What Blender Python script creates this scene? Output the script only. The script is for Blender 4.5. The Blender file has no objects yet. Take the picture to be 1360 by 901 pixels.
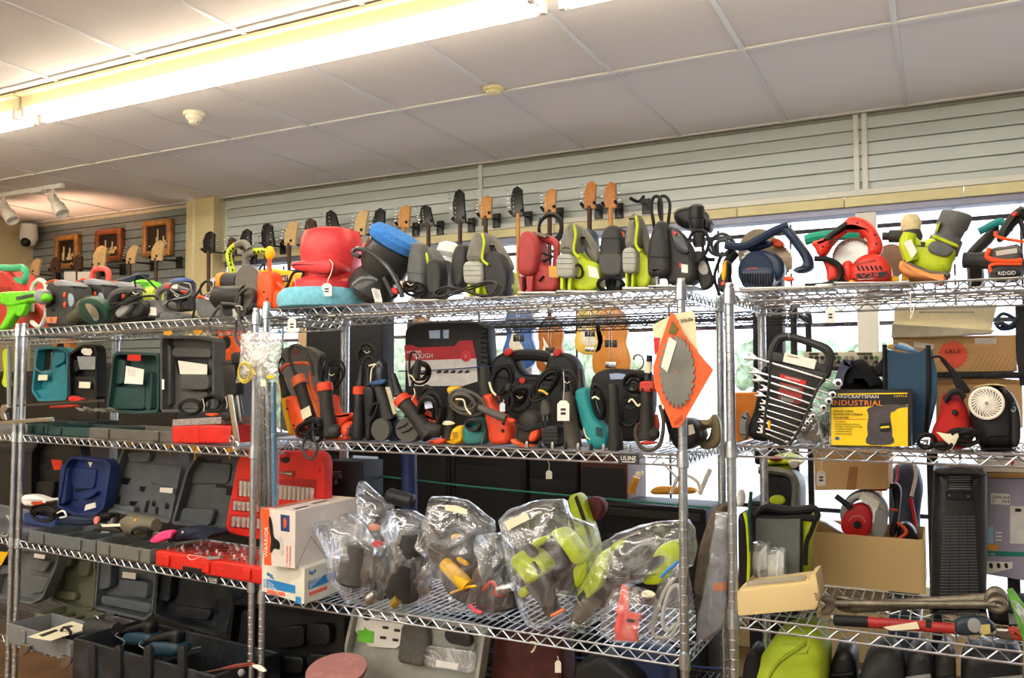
import bpy, bmesh, math, random
from mathutils import Vector, Matrix, noise, geometry as mgeo
random.seed(7)
COL = bpy.context.scene.collection
rad = math.radians
V = Vector
# ---------------------------------------------------------------- camera
FPX = 1120.0
YAW = rad(27); PIT = math.atan(57.5 / FPX)
CAM = V((0, 0, 1.57))
fw = V((-math.sin(YAW) * math.cos(PIT), math.cos(YAW) * math.cos(PIT), math.sin(PIT)))
rt = V((math.cos(YAW), math.sin(YAW), 0)); up = rt.cross(fw)
cd = bpy.data.cameras.new('camera'); cam = bpy.data.objects.new('camera', cd); COL.objects.link(cam)
cd.sensor_width = 36; cd.lens = FPX / 1360 * 36; cd.clip_start = .05; cd.clip_end = 200
cam.matrix_world = Matrix((( rt.x, up.x, -fw.x, CAM.x), (rt.y, up.y, -fw.y, CAM.y), (rt.z, up.z, -fw.z, CAM.z), (0, 0, 0, 1)))
bpy.context.scene.camera = cam
def ray(x, y): return fw + rt * ((x - 680) / FPX) - up * ((y - 450.5) / FPX)

class Frame:
    """a vertical working plane through (ox, oy), turned by ang about Z; d = distance behind it"""
    def __init__(s, ox, oy, ang=0.0):
        s.o = V((ox, oy, 0)); a = rad(ang)
        s.u = V((math.cos(a), math.sin(a), 0)); s.n = V((-math.sin(a), math.cos(a), 0)); s.w = V((0, 0, 1))
    def p(s, x, y, d=0.0):
        r = ray(x, y); t = ((s.o - CAM).dot(s.n) + d) / r.dot(s.n)
        return CAM + r * t
    def rel(s, P): q = P - s.o; return V((q.dot(s.u), q.dot(s.n), q.z))
    def W(s, a, b, c): return s.o + s.u * a + s.n * b + s.w * c
    def mpp(s, x, y, d=0.0): return (s.p(x + 1, y, d) - s.p(x, y, d)).length
C_ = Frame(-0.643, 2.3, 0)
R_ = Frame(-0.51, 2.3, 0)
L_ = Frame(-2.215, 2.3, -4.5)
W_ = Frame(0, 5.18, 0)
def turned(fr, x, y, d, ang):
    """a frame through the point seen at x, y, turned further by ang degrees"""
    P = fr.p(x, y, d); f = Frame(P.x, P.y, 0)
    a = math.atan2(fr.u.y, fr.u.x) + rad(ang)
    f.u = V((math.cos(a), math.sin(a), 0)); f.n = V((-math.sin(a), math.cos(a), 0)); return f
def tilted(fr, x, y, d, ang=0, lean=0):
    """plane through a point, turned by ang and leaning back by lean degrees"""
    f = turned(fr, x, y, d, ang); f.o = fr.p(x, y, d)
    l = rad(lean); w = V((0, 0, 1))
    n0 = f.n.copy()
    f.w = w * math.cos(l) + n0 * math.sin(l)
    f.n = n0 * math.cos(l) - w * math.sin(l)
    return f
def flat(fr, x, y, z):
    """horizontal plane at height z: its normal points down, so d>0 is below"""
    f = Frame(0, 0, 0); r = ray(x, y); f.o = CAM + r * ((z - CAM.z) / r.z)
    f.u = fr.u.copy(); f.w = fr.n.copy(); f.n = V((0, 0, -1)); return f

# ---------------------------------------------------------------- materials
def lin(c):
    if isinstance(c, str):
        c = tuple(int(c[i:i + 2], 16) / 255 for i in (0, 2, 4))
    return tuple((v / 12.92 if v <= .04045 else ((v + .055) / 1.055) ** 2.4) for v in c)
MATS = {}
def mat(col, rough=.5, metal=0.0, var=.12, scale=30, bump=0.0, dirt=None, dirt_amt=.35, spec=.35, coat=0.0, bscale=None):
    key = (col, rough, metal, var, scale, bump, dirt, dirt_amt, spec, coat, bscale)
    if key in MATS: return MATS[key]
    m = bpy.data.materials.new('mat_%s' % (col if isinstance(col, str) else 'c')); m.use_nodes = True
    nt = m.node_tree; b = nt.nodes['Principled BSDF']
    c = lin(col)
    b.inputs['Roughness'].default_value = rough; b.inputs['Metallic'].default_value = metal
    b.inputs['Specular IOR Level'].default_value = spec; b.inputs['Coat Weight'].default_value = coat
    tc = nt.nodes.new('ShaderNodeTexCoord')
    nz = nt.nodes.new('ShaderNodeTexNoise'); nz.inputs['Scale'].default_value = scale; nz.inputs['Detail'].default_value = 5
    nt.links.new(tc.outputs['Object'], nz.inputs['Vector'])
    rp = nt.nodes.new('ShaderNodeValToRGB'); e = rp.color_ramp.elements
    e[0].position = .3; e[1].position = .72
    e[0].color = (*[v * (1 - var) for v in c], 1); e[1].color = (*[min(1, v * (1 + var)) for v in c], 1)
    nt.links.new(nz.outputs['Fac'], rp.inputs['Fac'])
    out = rp.outputs['Color']
    if dirt:
        n2 = nt.nodes.new('ShaderNodeTexNoise'); n2.inputs['Scale'].default_value = 11; n2.inputs['Detail'].default_value = 8; n2.inputs['Roughness'].default_value = .7
        nt.links.new(tc.outputs['Object'], n2.inputs['Vector'])
        r2 = nt.nodes.new('ShaderNodeMapRange'); r2.inputs[1].default_value = .48; r2.inputs[2].default_value = .75; r2.inputs[4].default_value = dirt_amt
        nt.links.new(n2.outputs['Fac'], r2.inputs[0])
        mx = nt.nodes.new('ShaderNodeMixRGB'); mx.inputs[2].default_value = (*lin(dirt), 1)
        nt.links.new(r2.outputs[0], mx.inputs[0]); nt.links.new(out, mx.inputs[1]); out = mx.outputs[0]
    nt.links.new(out, b.inputs['Base Color'])
    if bump:
        nb = nt.nodes.new('ShaderNodeTexNoise'); nb.inputs['Scale'].default_value = bscale or scale * 4; nb.inputs['Detail'].default_value = 4
        nt.links.new(tc.outputs['Object'], nb.inputs['Vector'])
        bp = nt.nodes.new('ShaderNodeBump'); bp.inputs['Strength'].default_value = bump; bp.inputs['Distance'].default_value = .004
        nt.links.new(nb.outputs['Fac'], bp.inputs['Height']); nt.links.new(bp.outputs['Normal'], b.inputs['Normal'])
    MATS[key] = m; return m
def emit(col, s):
    m = bpy.data.materials.new('emit'); m.use_nodes = True; nt = m.node_tree; nt.nodes.clear()
    e = nt.nodes.new('ShaderNodeEmission'); e.inputs[0].default_value = (*lin(col), 1); e.inputs[1].default_value = s
    o = nt.nodes.new('ShaderNodeOutputMaterial'); nt.links.new(e.outputs[0], o.inputs[0]); return m
def clear_mat(tint=(.9, .93, .97), base=.06, edge=.5, wr=0.0, rough=.12, scale=9, milky=.25):
    """thin clear sheet: mostly see-through, glossy highlights, milky creases"""
    m = bpy.data.materials.new('clear'); m.use_nodes = True; nt = m.node_tree; nt.nodes.clear()
    N = nt.nodes.new; Lk = nt.links.new
    o = N('ShaderNodeOutputMaterial'); t = N('ShaderNodeBsdfTransparent'); g = N('ShaderNodeBsdfGlossy'); df = N('ShaderNodeBsdfDiffuse')
    t.inputs[0].default_value = (*tint, 1); g.inputs['Roughness'].default_value = rough; g.inputs[0].default_value = (1, 1, 1, 1)
    df.inputs[0].default_value = (.86, .9, .95, 1)
    tc = N('ShaderNodeTexCoord')
    lw = N('ShaderNodeLayerWeight'); lw.inputs[0].default_value = .35
    m1 = N('ShaderNodeMixShader'); m2 = N('ShaderNodeMixShader')
    mr = N('ShaderNodeMapRange'); mr.inputs[3].default_value = base; mr.inputs[4].default_value = edge
    Lk(lw.outputs['Facing'], mr.inputs[0]); Lk(mr.outputs[0], m1.inputs[0]); Lk(t.outputs[0], m1.inputs[1]); Lk(g.outputs[0], m1.inputs[2])
    if wr:
        nz = N('ShaderNodeTexNoise'); nz.inputs['Scale'].default_value = scale; nz.inputs['Detail'].default_value = 3; nz.inputs['Distortion'].default_value = 1.2
        Lk(tc.outputs['Object'], nz.inputs['Vector'])
        # ridged creases
        ab = N('ShaderNodeMath'); ab.operation = 'SUBTRACT'; ab.inputs[1].default_value = .5; Lk(nz.outputs['Fac'], ab.inputs[0])
        a2 = N('ShaderNodeMath'); a2.operation = 'ABSOLUTE'; Lk(ab.outputs[0], a2.inputs[0])
        bp = N('ShaderNodeBump'); bp.inputs['Strength'].default_value = wr; bp.inputs['Distance'].default_value = .03
        Lk(a2.outputs[0], bp.inputs['Height'])
        for q in (g, df, lw): Lk(bp.outputs['Normal'], q.inputs['Normal'])
        m3 = N('ShaderNodeMapRange'); m3.inputs[1].default_value = 0; m3.inputs[2].default_value = .05; m3.inputs[3].default_value = milky * 1.6; m3.inputs[4].default_value = milky * .35
        Lk(a2.outputs[0], m3.inputs[0]); Lk(m3.outputs[0], m2.inputs[0])
    else: m2.inputs[0].default_value = milky
    Lk(m1.outputs[0], m2.inputs[1]); Lk(df.outputs[0], m2.inputs[2]); Lk(m2.outputs[0], o.inputs[0])
    return m
BLK = mat('141416', .45, var=.25, dirt='5a5650', dirt_amt=.22)
BLKC = mat('0f0f10', .6, var=.2)            # cords
DGR = mat('2d2d2d', .55, var=.15, dirt='66625a', dirt_amt=.25)
MGR = mat('5f6060', .6, var=.12, dirt='8a857b', dirt_amt=.3)
LGR = mat('8f9190', .55, var=.1, dirt='b0a99c')
CHR = mat('cfd0d2', .22, 1.0, var=.08)
STL = mat('a9a8a5', .35, 1.0, var=.15)
IRN = mat('6d655c', .5, .8, var=.35)
LIME = mat('bfd11e', .45, dirt='6d6a3a', dirt_amt=.35)
WHT = mat('e9e7e0', .6, var=.05)
PAPER = mat('efe9dc', .8, var=.04)
CREAM = mat('ece3c4', .8, var=.05)
RED = mat('d32a22', .4, dirt='5a2a22', dirt_amt=.35)
ORG = mat('f0541e', .45, dirt='8a4a2a', dirt_amt=.3)
ZIN = mat('c6ccd3', .30, 1.0, var=.1)

# ---------------------------------------------------------------- mesh builder
def chaikin(pts, n, cap=.013):
    for _ in range(n):
        q = []
        for i in range(len(pts)):
            a, b = pts[i], pts[(i + 1) % len(pts)]; e = b - a; k = min(.27, cap / max(1e-6, e.length))
            q += [a + e * k, b - e * k]
        pts = q; cap *= .4
    return pts
def catmull(P, n=6):
    if len(P) < 3: return P
    Q = [P[0] * 2 - P[1]] + P + [P[-1] * 2 - P[-2]]; out = []
    for i in range(1, len(Q) - 2):
        a, b, c, d = Q[i - 1:i + 3]
        for k in range(n):
            t = k / n
            out.append(.5 * ((2 * b) + (c - a) * t + (2 * a - 5 * b + 4 * c - d) * t * t + (3 * b - a - 3 * c + d) * t ** 3))
    out.append(P[-1].copy()); return out
class G:
    """collects shapes into one mesh"""
    def __init__(s): s.v = []; s.f = []
    def add(s, vs, fs):
        k = len(s.v); s.v += vs; s.f += [tuple(i + k for i in f) for f in fs]; return s
    def box(s, c, size, fr=None, rz=0, bev=0.0):
        """box centred at world c; axes = frame axes"""
        u, n, w = (fr.u, fr.n, fr.w) if fr else (V((1, 0, 0)), V((0, 1, 0)), V((0, 0, 1)))
        if rz: u, w = u * math.cos(rz) + w * math.sin(rz), w * math.cos(rz) - u * math.sin(rz)
        a, b, h = size[0] / 2, size[1] / 2, size[2] / 2
        q = min(bev, a * .9, b * .9, h * .9)
        if q <= 0:
            vs = [c + u * a * i + n * b * j + w * h * k for k in (-1, 1) for j in (-1, 1) for i in (-1, 1)]
            return s.add(vs, [(0, 2, 3, 1), (4, 5, 7, 6), (0, 1, 5, 4), (2, 6, 7, 3), (0, 4, 6, 2), (1, 3, 7, 5)])
        P = [V((x, z)) for x, z in ((-a, -h), (a, -h), (a, h), (-a, h))]
        r = []
        for i, (sx, sz) in enumerate(((-1, -1), (1, -1), (1, 1), (-1, 1))):
            cc = V((sx * (a - q), sz * (h - q))); a0 = math.pi + i * math.pi / 2
            for k in range(3): r.append(cc + V((math.cos(a0 + k * math.pi / 4), math.sin(a0 + k * math.pi / 4))) * q)
        return s._loft(r, lambda p, d: c + u * p.x + w * p.y + n * (d - b), 2 * b, q)
    def _loft(s, poly, fn, t, bev, seg=3, back=True):
        n = len(poly)
        area = sum(poly[i].x * poly[(i + 1) % n].y - poly[(i + 1) % n].x * poly[i].y for i in range(n))
        if area < 0: poly = poly[::-1]
        nrm = []
        for i in range(n):
            a, b, c = poly[i - 1], poly[i], poly[(i + 1) % n]
            e1 = (b - a); e2 = (c - b)
            if e1.length < 1e-9: e1 = e2
            if e2.length < 1e-9: e2 = e1
            e1 = e1.normalized(); e2 = e2.normalized()
            n1 = V((-e1.y, e1.x)); n2 = V((-e2.y, e2.x)); m = n1 + n2
            m = m / max(m.length, .3); k = min(1.6, 1 / max(.45, m.dot(n1))); nrm.append(m * k)
        bev = min(bev, t / 2)
        L = []
        if bev > 0:
            for k in range(seg + 1):
                th = k / seg * math.pi / 2
                L.append((bev * (1 - math.sin(th)), bev * (1 - math.cos(th))))
            L2 = [(i, t - d) for i, d in reversed(L)] if back else [(0, t)]
            L = [(i, d) for i, d in L] + L2
        else: L = [(0, 0), (0, t)]
        vs = []
        for ins, d in L:
            for i in range(n): vs.append(fn(poly[i] + nrm[i] * ins, d))
        fs = []
        for k in range(len(L) - 1):
            for i in range(n):
                j = (i + 1) % n; fs.append((k * n + i, k * n + j, (k + 1) * n + j, (k + 1) * n + i))
        o_ = (len(L) - 1) * n
        tri = mgeo.tessellate_polygon([[V((q.x, q.y, 0)) for q in poly]]) if n > 4 else [tuple(range(n))]
        for q in tri:
            a_, b_, c_ = (poly[q[0]], poly[q[1]], poly[q[2]])
            q = tuple(q) if (b_ - a_).cross(c_ - a_) > 0 else tuple(q)[::-1]
            fs.append(tuple(i for i in q)[::-1]); fs.append(tuple(o_ + i for i in q))
        fs = [f[::-1] for f in fs]
        return s.add(vs, fs)
    def slab(s, fr, pts, d, t, bev=.004, c=0, seg=3):
        """outline given in picture pixels, laid on the plane d behind the frame, made t thick away from us"""
        P = []
        for x, y in pts:
            w = fr.p(x, y, d) - fr.o; P.append(V((w.dot(fr.u), w.dot(fr.w))))
        P = chaikin(P, c + (c > 0))
        return s._loft(P, lambda p, q: fr.o + fr.u * p.x + fr.w * p.y + fr.n * (d + q), t, bev, seg)
    def tube(s, P, r, n=8, sm=5, closed=False):
        if sm and len(P) > 2:
            m = len(P)
            if not isinstance(r, (int, float)):
                R = [r[min(m - 1, i // 1)] for i in range(m)]; rr = []
                for i in range(m - 1):
                    for k in range(sm): rr.append(R[i] + (R[i + 1] - R[i]) * k / sm)
                rr.append(R[-1]); r = rr
            P = catmull(P, sm)
        m = len(P); R = [r] * m if isinstance(r, (int, float)) else list(r) + [r[-1]] * (m - len(r))
        T = [(P[min(i + 1, m - 1)] - P[max(i - 1, 0)]) for i in range(m)]
        T = [t.normalized() if t.length > 1e-9 else V((0, 0, 1)) for t in T]
        a = T[0].orthogonal().normalized(); vs = []
        for i in range(m):
            a = a - T[i] * a.dot(T[i])
            a = a.normalized() if a.length > 1e-6 else T[i].orthogonal().normalized()
            b = T[i].cross(a)
            for k in range(n):
                th = 2 * math.pi * k / n; vs.append(P[i] + (a * math.cos(th) + b * math.sin(th)) * R[i])
        fs = [(i * n + k, i * n + (k + 1) % n, (i + 1) * n + (k + 1) % n, (i + 1) * n + k) for i in range(m - 1) for k in range(n)]
        fs += [tuple(range(n))[::-1], tuple((m - 1) * n + k for k in range(n))]
        return s.add(vs, fs)
    def lathe(s, p0, ax, prof, n=24, sx=1.0):
        """profile (height along ax, radius); sx squeezes one way"""
        ax = ax.normalized(); a = (V((0, 0, 1)) - ax * ax.z)
        a = a.normalized() if a.length > .05 else ax.orthogonal().normalized()
        b = ax.cross(a); vs = []
        for h, r in prof:
            for k in range(n):
                th = 2 * math.pi * k / n; vs.append(p0 + ax * h + a * math.cos(th) * r + b * math.sin(th) * r * sx)
        m = len(prof)
        fs = [(i * n + k, i * n + (k + 1) % n, (i + 1) * n + (k + 1) % n, (i + 1) * n + k) for i in range(m - 1) for k in range(n)]
        fs += [tuple(range(n))[::-1], tuple((m - 1) * n + k for k in range(n))]
        return s.add(vs, fs)
    def ball(s, c, r, fr=None, n=16, m=10):
        """ellipsoid, r = (along u, depth, up)"""
        u, nn, w = (fr.u, fr.n, fr.w) if fr else (V((1, 0, 0)), V((0, 1, 0)), V((0, 0, 1)))
        if isinstance(r, (int, float)): r = (r, r, r)
        vs = [c + w * r[2]]
        for i in range(1, m):
            t = math.pi * i / m
            for k in range(n):
                p = 2 * math.pi * k / n; vs.append(c + u * r[0] * math.sin(t) * math.cos(p) + nn * r[1] * math.sin(t) * math.sin(p) + w * r[2] * math.cos(t))
        vs.append(c - w * r[2]); e = len(vs) - 1
        fs = [(0, 1 + (k + 1) % n, 1 + k) for k in range(n)][::-1]
        for i in range(m - 2):
            for k in range(n): fs.append((1 + i * n + k, 1 + (i + 1) * n + k, 1 + (i + 1) * n + (k + 1) % n, 1 + i * n + (k + 1) % n))
        for k in range(n): fs.append((1 + (m - 2) * n + k, e, 1 + (m - 2) * n + (k + 1) % n))
        return s.add(vs, fs)
    def text(s, fr, txt, x, y, d, h, x2=None, ang=0, ctr=False, th=.0008):
        """lettering: cap height h pixels, baseline start at pixel x, y on the plane; x2 squeezes it to end there"""
        V0 = text_geo(txt); P = fr.p(x, y, d); k = (fr.p(x, y - h, d) - P).dot(fr.w) / .70
        wd = max(v[0] for v in V0[0]) if V0[0] else 1
        kx = k
        if x2 is not None: kx = (fr.p(x2, y, d) - P).length / wd
        ca, sa = math.cos(rad(ang)), math.sin(rad(ang)); vs = []
        for v in V0[0]:
            a, b = v[0] * kx - (wd * kx / 2 if ctr else 0), v[1] * k
            a, b = a * ca - b * sa, a * sa + b * ca
            vs.append(P + fr.u * a + fr.w * b - fr.n * (th if v[2] > 0 else -.0002))
        return s.add(vs, V0[1])
    def build(s, name, m, parent=None, flatsh=False):
        me = bpy.data.meshes.new(name)
        o = bpy.data.objects.new(name, me); COL.objects.link(o)
        c0 = V((0, 0, 0))
        if s.v:
            xs = [v.x for v in s.v]; ys = [v.y for v in s.v]; zs = [v.z for v in s.v]
            c0 = V(((min(xs) + max(xs)) / 2, (min(ys) + max(ys)) / 2, min(zs)))
        me.from_pydata([v - c0 for v in s.v], [], s.f); o.location = c0
        me.materials.append(m)
        bm = bmesh.new(); bm.from_mesh(me)
        bmesh.ops.recalc_face_normals(bm, faces=bm.faces)
        if not flatsh:
            for f in bm.faces: f.smooth = True
            for e in bm.edges:
                if len(e.link_faces) == 2 and e.calc_face_angle(0) > .7: e.smooth = False
        bm.to_mesh(me); bm.free()
        if parent is not None:
            parent.setdefault('kids', []).append(o) if isinstance(parent, dict) else None
        return o
TXT = {}
def text_geo(t):
    if t in TXT: return TXT[t]
    cu = bpy.data.curves.new('t', 'FONT'); cu.body = t; cu.extrude = .5; cu.resolution_u = 2; cu.space_character = 1.05
    o = bpy.data.objects.new('t', cu); COL.objects.link(o)
    bpy.context.view_layer.update()
    me = bpy.data.meshes.new_from_object(o.evaluated_get(bpy.context.evaluated_depsgraph_get()))
    r = ([tuple(v.co) for v in me.vertices], [tuple(p.vertices) for p in me.polygons])
    bpy.data.objects.remove(o); bpy.data.curves.remove(cu); bpy.data.meshes.remove(me); TXT[t] = r; return r

ALL = []
class T:
    """a thing: collects parts, then makes an Empty at its base that parents them"""
    def __init__(s, name, label, cat, group=None, kind=None):
        s.name, s.label, s.cat, s.group, s.kind = name, label, cat, group, kind; s.parts = []; s.done = None
    def part(s, name, g, m, label=None, under=None):
        o = g.build(name, m)
        if label: o['label'] = label
        s.parts.append((o, under)); return o
    def end(s, sit=None, off=V((0, 0, 0))):
        bpy.context.view_layer.update() if False else None
        lo = V((1e9,) * 3); hi = V((-1e9,) * 3)
        for o, _ in s.parts:
            for v in o.data.vertices:
                w = v.co + o.location
                for i in range(3): lo[i] = min(lo[i], w[i]); hi[i] = max(hi[i], w[i])
        base = V(((lo.x + hi.x) / 2, (lo.y + hi.y) / 2, lo.z))
        if sit is not None and sit > 1.8 and lo.z - sit > .3 * (hi.z - lo.z): sit = None   # lies on its neighbours
        if sit is not None and hi.z - lo.z > .02 and -.8 * (hi.z - lo.z) < sit - lo.z < .4 * (hi.z - lo.z):
            k = (hi.z - sit) / (hi.z - lo.z)          # stand it on its shelf, top kept in place
            for o, _ in s.parts:
                for v in o.data.vertices: v.co.z = hi.z - (hi.z - (v.co.z + o.location.z)) * k - o.location.z
            base.z = sit; lo.z = sit
        mv = V((0, 0, (sit - lo.z) if sit is not None else 0)) + off
        if len(s.parts) == 1:
            r = s.parts[0][0]; r.location += mv; r.name = s.name
        else:
            r = bpy.data.objects.new(s.name, None); r.empty_display_size = .05; COL.objects.link(r)
            r.location = base + mv
            for o, un in s.parts:
                if un is None: o.parent = r; o.location = o.location - base
            for o, un in s.parts:
                if un is not None: o['_d'] = 1; 
            locs = {o: o.location.copy() for o, un in s.parts}
            for o, un in s.parts:
                if un is not None:
                    o.parent = un; o.location = o.location - base - locs[un]; del o['_d']
        r['label'] = s.label; r['category'] = s.cat
        if s.group: r['group'] = s.group
        if s.kind: r['kind'] = s.kind
        s.done = r; ALL.append(s); return r
def one(name, g, m, label, cat, group=None, sit=None, kind=None):
    t = T(name, label, cat, group, kind); t.part(name, g, m); return t.end(sit)
def struct(name, g, m):
    o = g.build(name, m); o['kind'] = 'structure'; return o
def children(o): return [c for c in bpy.data.objects if c.parent is o]
def copy_tree(o, parent=None):
    c = o.copy(); COL.objects.link(c); c.parent = parent
    for ch in list(o.children): copy_tree(ch, c)
    return c
def dup(o, shift, label=None, rz=0):
    c = copy_tree(o); c.location = o.location + shift; c.rotation_euler[2] += rz
    if label: c['label'] = label
    return c
def loop_pts(fr, cx, cy, d, rx, ry, turns, rot=0, jit=.08, dd=.02, n=14, ph=0):
    """a wound cable: px centre, px radii"""
    P = []; ca, sa = math.cos(rad(rot)), math.sin(rad(rot)); R = random.Random(int(cx * 7 + cy * 13)); k = int(turns * n)
    m = int(turns) + 2; S = [1 + R.uniform(-3.2, 1) * jit for _ in range(m)]; X = [R.uniform(-1, 1) * jit * 1.6 for _ in range(m)]; Y = [R.uniform(-1, 1) * jit * 1.6 for _ in range(m)]
    for i in range(k + 1):
        j, f = divmod(i / n, 1); j = int(j); g_ = lambda A: A[j] * (1 - f) + A[j + 1] * f
        th = ph + 2 * math.pi * i / n; s = g_(S)
        x, y = rx * (s * math.cos(th) + g_(X)), ry * (s * math.sin(th) + g_(Y))
        P.append(fr.p(cx + x * ca - y * sa, cy + x * sa + y * ca, d + dd * (i / k - .5) + dd * .3 * math.sin(th)))
    return P
def px(fr, L, d=0):
    return [fr.p(q[0], q[1], q[2] if len(q) > 2 else d) for q in L]
def cord(t, fr, L, d=0, r=.004, name='power_cord', m=None, under=None):
    return t.part(name, G().tube(px(fr, L, d), r), m or BLKC, under=under)
def coil(t, fr, cx, cy, d, rx, ry, turns, r=.0038, rot=0, name='cord_bundle', m=None, jit=.1, dd=.03, under=None):
    return t.part(name, G().tube(loop_pts(fr, cx, cy, d, rx, ry, turns, rot, jit, dd), r, n=6, sm=3), m or BLKC, under=under)
def tag(fr, x, y, d, w, h, label, strx=None, stry=None, m=None, group=None, ang=0, mark=True):
    """a small hanging price tag; each is a thing that hangs from a tool"""
    t = T('price_tag', label, 'tag', group)
    a = rad(ang); ca, sa = math.cos(a), math.sin(a)
    q = [(-w / 2, -h / 2 + h * .18), (-w / 4, -h / 2), (w / 4, -h / 2), (w / 2, -h / 2 + h * .18), (w / 2, h / 2), (-w / 2, h / 2)]
    q = [(x + X * ca - Y * sa, y + X * sa + Y * ca) for X, Y in q]
    t.part('tag_card', G().slab(fr, q, d, .0012, 0), m or PAPER)
    if strx is not None:
        t.part('string', G().tube(px(fr, [(x + h / 2 * sa, y - h / 2 * ca, d - .001), ((x + strx) / 2 + 1, (y - h / 2 + stry) / 2, d - .002), (strx, stry, d)]), .0012, n=5), PAPER)
    if mark:
        g = G()
        for k in range(2 if h > 16 else 1): g.slab(fr, [(x - w * .22, y - h * .12 + k * h * .2), (x + w * .2, y - h * .12 + k * h * .2), (x + w * .2, y + k * h * .2), (x - w * .22, y + k * h * .2)], d - .0008, .0006, 0)
        t.part('print', g, DGR)
    return t.end()
def rect(x0, y0, x1, y1): return [(x0, y0), (x1, y0), (x1, y1), (x0, y1)]
def quad(t, fr, pts, d, m, name='sticker', label=None, under=None, th=.0012, bev=0, c=0):
    return t.part(name, G().slab(fr, pts, d, th, bev, c), m, label, under)
def vents(t, fr, x0, y0, x1, y1, n, d, vert=False, m=None, name='vent', slant=0, under=None, fill=.5):
    """a row of dark slots"""
    g = G()
    for k in range(n):
        if vert:
            w = (x1 - x0) / n; a = x0 + k * w; q = [(a, y0), (a + w * fill, y0), (a + w * fill + slant, y1), (a + slant, y1)]
        else:
            w = (y1 - y0) / n; a = y0 + k * w; q = [(x0, a), (x1, a + slant), (x1, a + w * fill + slant), (x0, a + w * fill)]
        g.slab(fr, q, d, .002, 0)
    return t.part(name, g, m or BLKC, under=under)
# ================================================================ the room
XL, XR, YB, YF, ZC = -7.9, 3.6, 5.18, -4.2, 3.115
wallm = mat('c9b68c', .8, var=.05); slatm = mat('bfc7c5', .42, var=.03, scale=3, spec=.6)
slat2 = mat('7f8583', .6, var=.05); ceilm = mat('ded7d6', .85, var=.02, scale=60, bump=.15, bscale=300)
trimm = mat('d9dad2', .4, var=.02); darkm = mat('141414', .8)
beamm = mat('d9cfa0', .5, var=.05, scale=8); framem = mat('7b7d92', .35, .3, var=.05)
floorm = mat('75583f', .45, var=.3, scale=6)
struct('floor', G().box(V(((XL + XR) / 2, .5, -.05)), (12, 9.8, .1)), floorm)
g = G().box(V(((XL + XR) / 2, .5, ZC + .05)), (12, 9.8, .1))
struct('ceiling', g, ceilm)
# suspended ceiling grid bars
g = G()
for i in range(-18, 13):
    x = -.147 + i * .642
    if XL < x < XR: g.box(V((x, .5, ZC - .003)), (.024, 9.3, .008))
struct('trim_1', g, mat('c9c6c8', .3, var=.03, spec=.8))
g = G()
for y in (5.12, 3.9, 2.68, 1.46, .24, -.98, -2.2, -3.42): g.box(V(((XL + XR) / 2, y, ZC - .004)), (11.4, .024, .010))
struct('trim_2', g, mat('d8d6d2', .35, var=.03))
struct('wall_left', G().box(V((XL - .05, .5, ZC / 2)), (.1, 9.6, ZC)), wallm)
struct('wall_right', G().box(V((XR + .05, .5, ZC / 2)), (.1, 9.6, ZC)), mat('d3d4d2', .8))
struct('wall_front', G().box(V(((XL + XR) / 2, YF - .05, ZC / 2)), (11.6, .1, ZC)), mat('d3d4d2', .8))
# back wall: slat panels above the windows
XCOL0, XCOL1 = -5.68, -5.36
def slats(x0, x1, z0, z1, m, name):
    g = G(); z = z1
    g.box(V(((x0 + x1) / 2, YB + .05, (z0 + z1) / 2)), (x1 - x0, .06, z1 - z0))
    while z - .0768 > z0 - .02:
        zz = max(z0, z - .0768)
        g.box(V(((x0 + x1) / 2, YB + .008, (z + zz) / 2 + .0035)), (x1 - x0, .022, z - zz - .0075), bev=.003); z -= .0768
    struct(name, g, m)
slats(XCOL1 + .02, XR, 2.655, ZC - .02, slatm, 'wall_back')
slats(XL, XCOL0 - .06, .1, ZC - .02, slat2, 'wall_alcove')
# shadow-gap channel behind the slats, dark joints come from the gap itself
struct('trim_3', G().box(V(((XCOL1 + XR) / 2, YB - .012, 2.655)), (XR - XCOL1, .03, .036), bev=.004), trimm)      # aluminium strip under the slats
g = G()
for k in range(15):
    x = XCOL1 + k * .61
    g.box(V((x + .305, YB + .06, 2.607)), (.606, .16, .056), bev=.002)
struct('trim_4', g, beamm)                                        # tiled lintel
for i, x in enumerate((-2.885, -.41, -.365, 2.06)):
    struct('trim_%d' % (5 + i), G().box(V((x, YB - .008, 2.885)), (.03, .022, .46), bev=.003), trimm)
g = G().box(V(((XL + XCOL0) / 2, YB - .01, ZC - .02)), (XCOL0 - XL, .02, .03)); struct('trim_9', g, mat('c8bea0', .6))
struct('trim_10', G().box(V(((XCOL1 + XR) / 2, YB - .006, ZC - .012)), (XR - XCOL1, .016, .02)), mat('8a8a80', .5))
colm = mat('cfc092', .7, var=.04)
g = G().box(V(((XCOL0 + XCOL1) / 2 + .05, YB - .04, ZC / 2)), (.22, .16, ZC), bev=.004); struct('column', g, colm)
g = G().box(V((XCOL0 - .02, YB - .02, ZC / 2)), (.07, .1, ZC), bev=.004); struct('column', g, colm)
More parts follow.
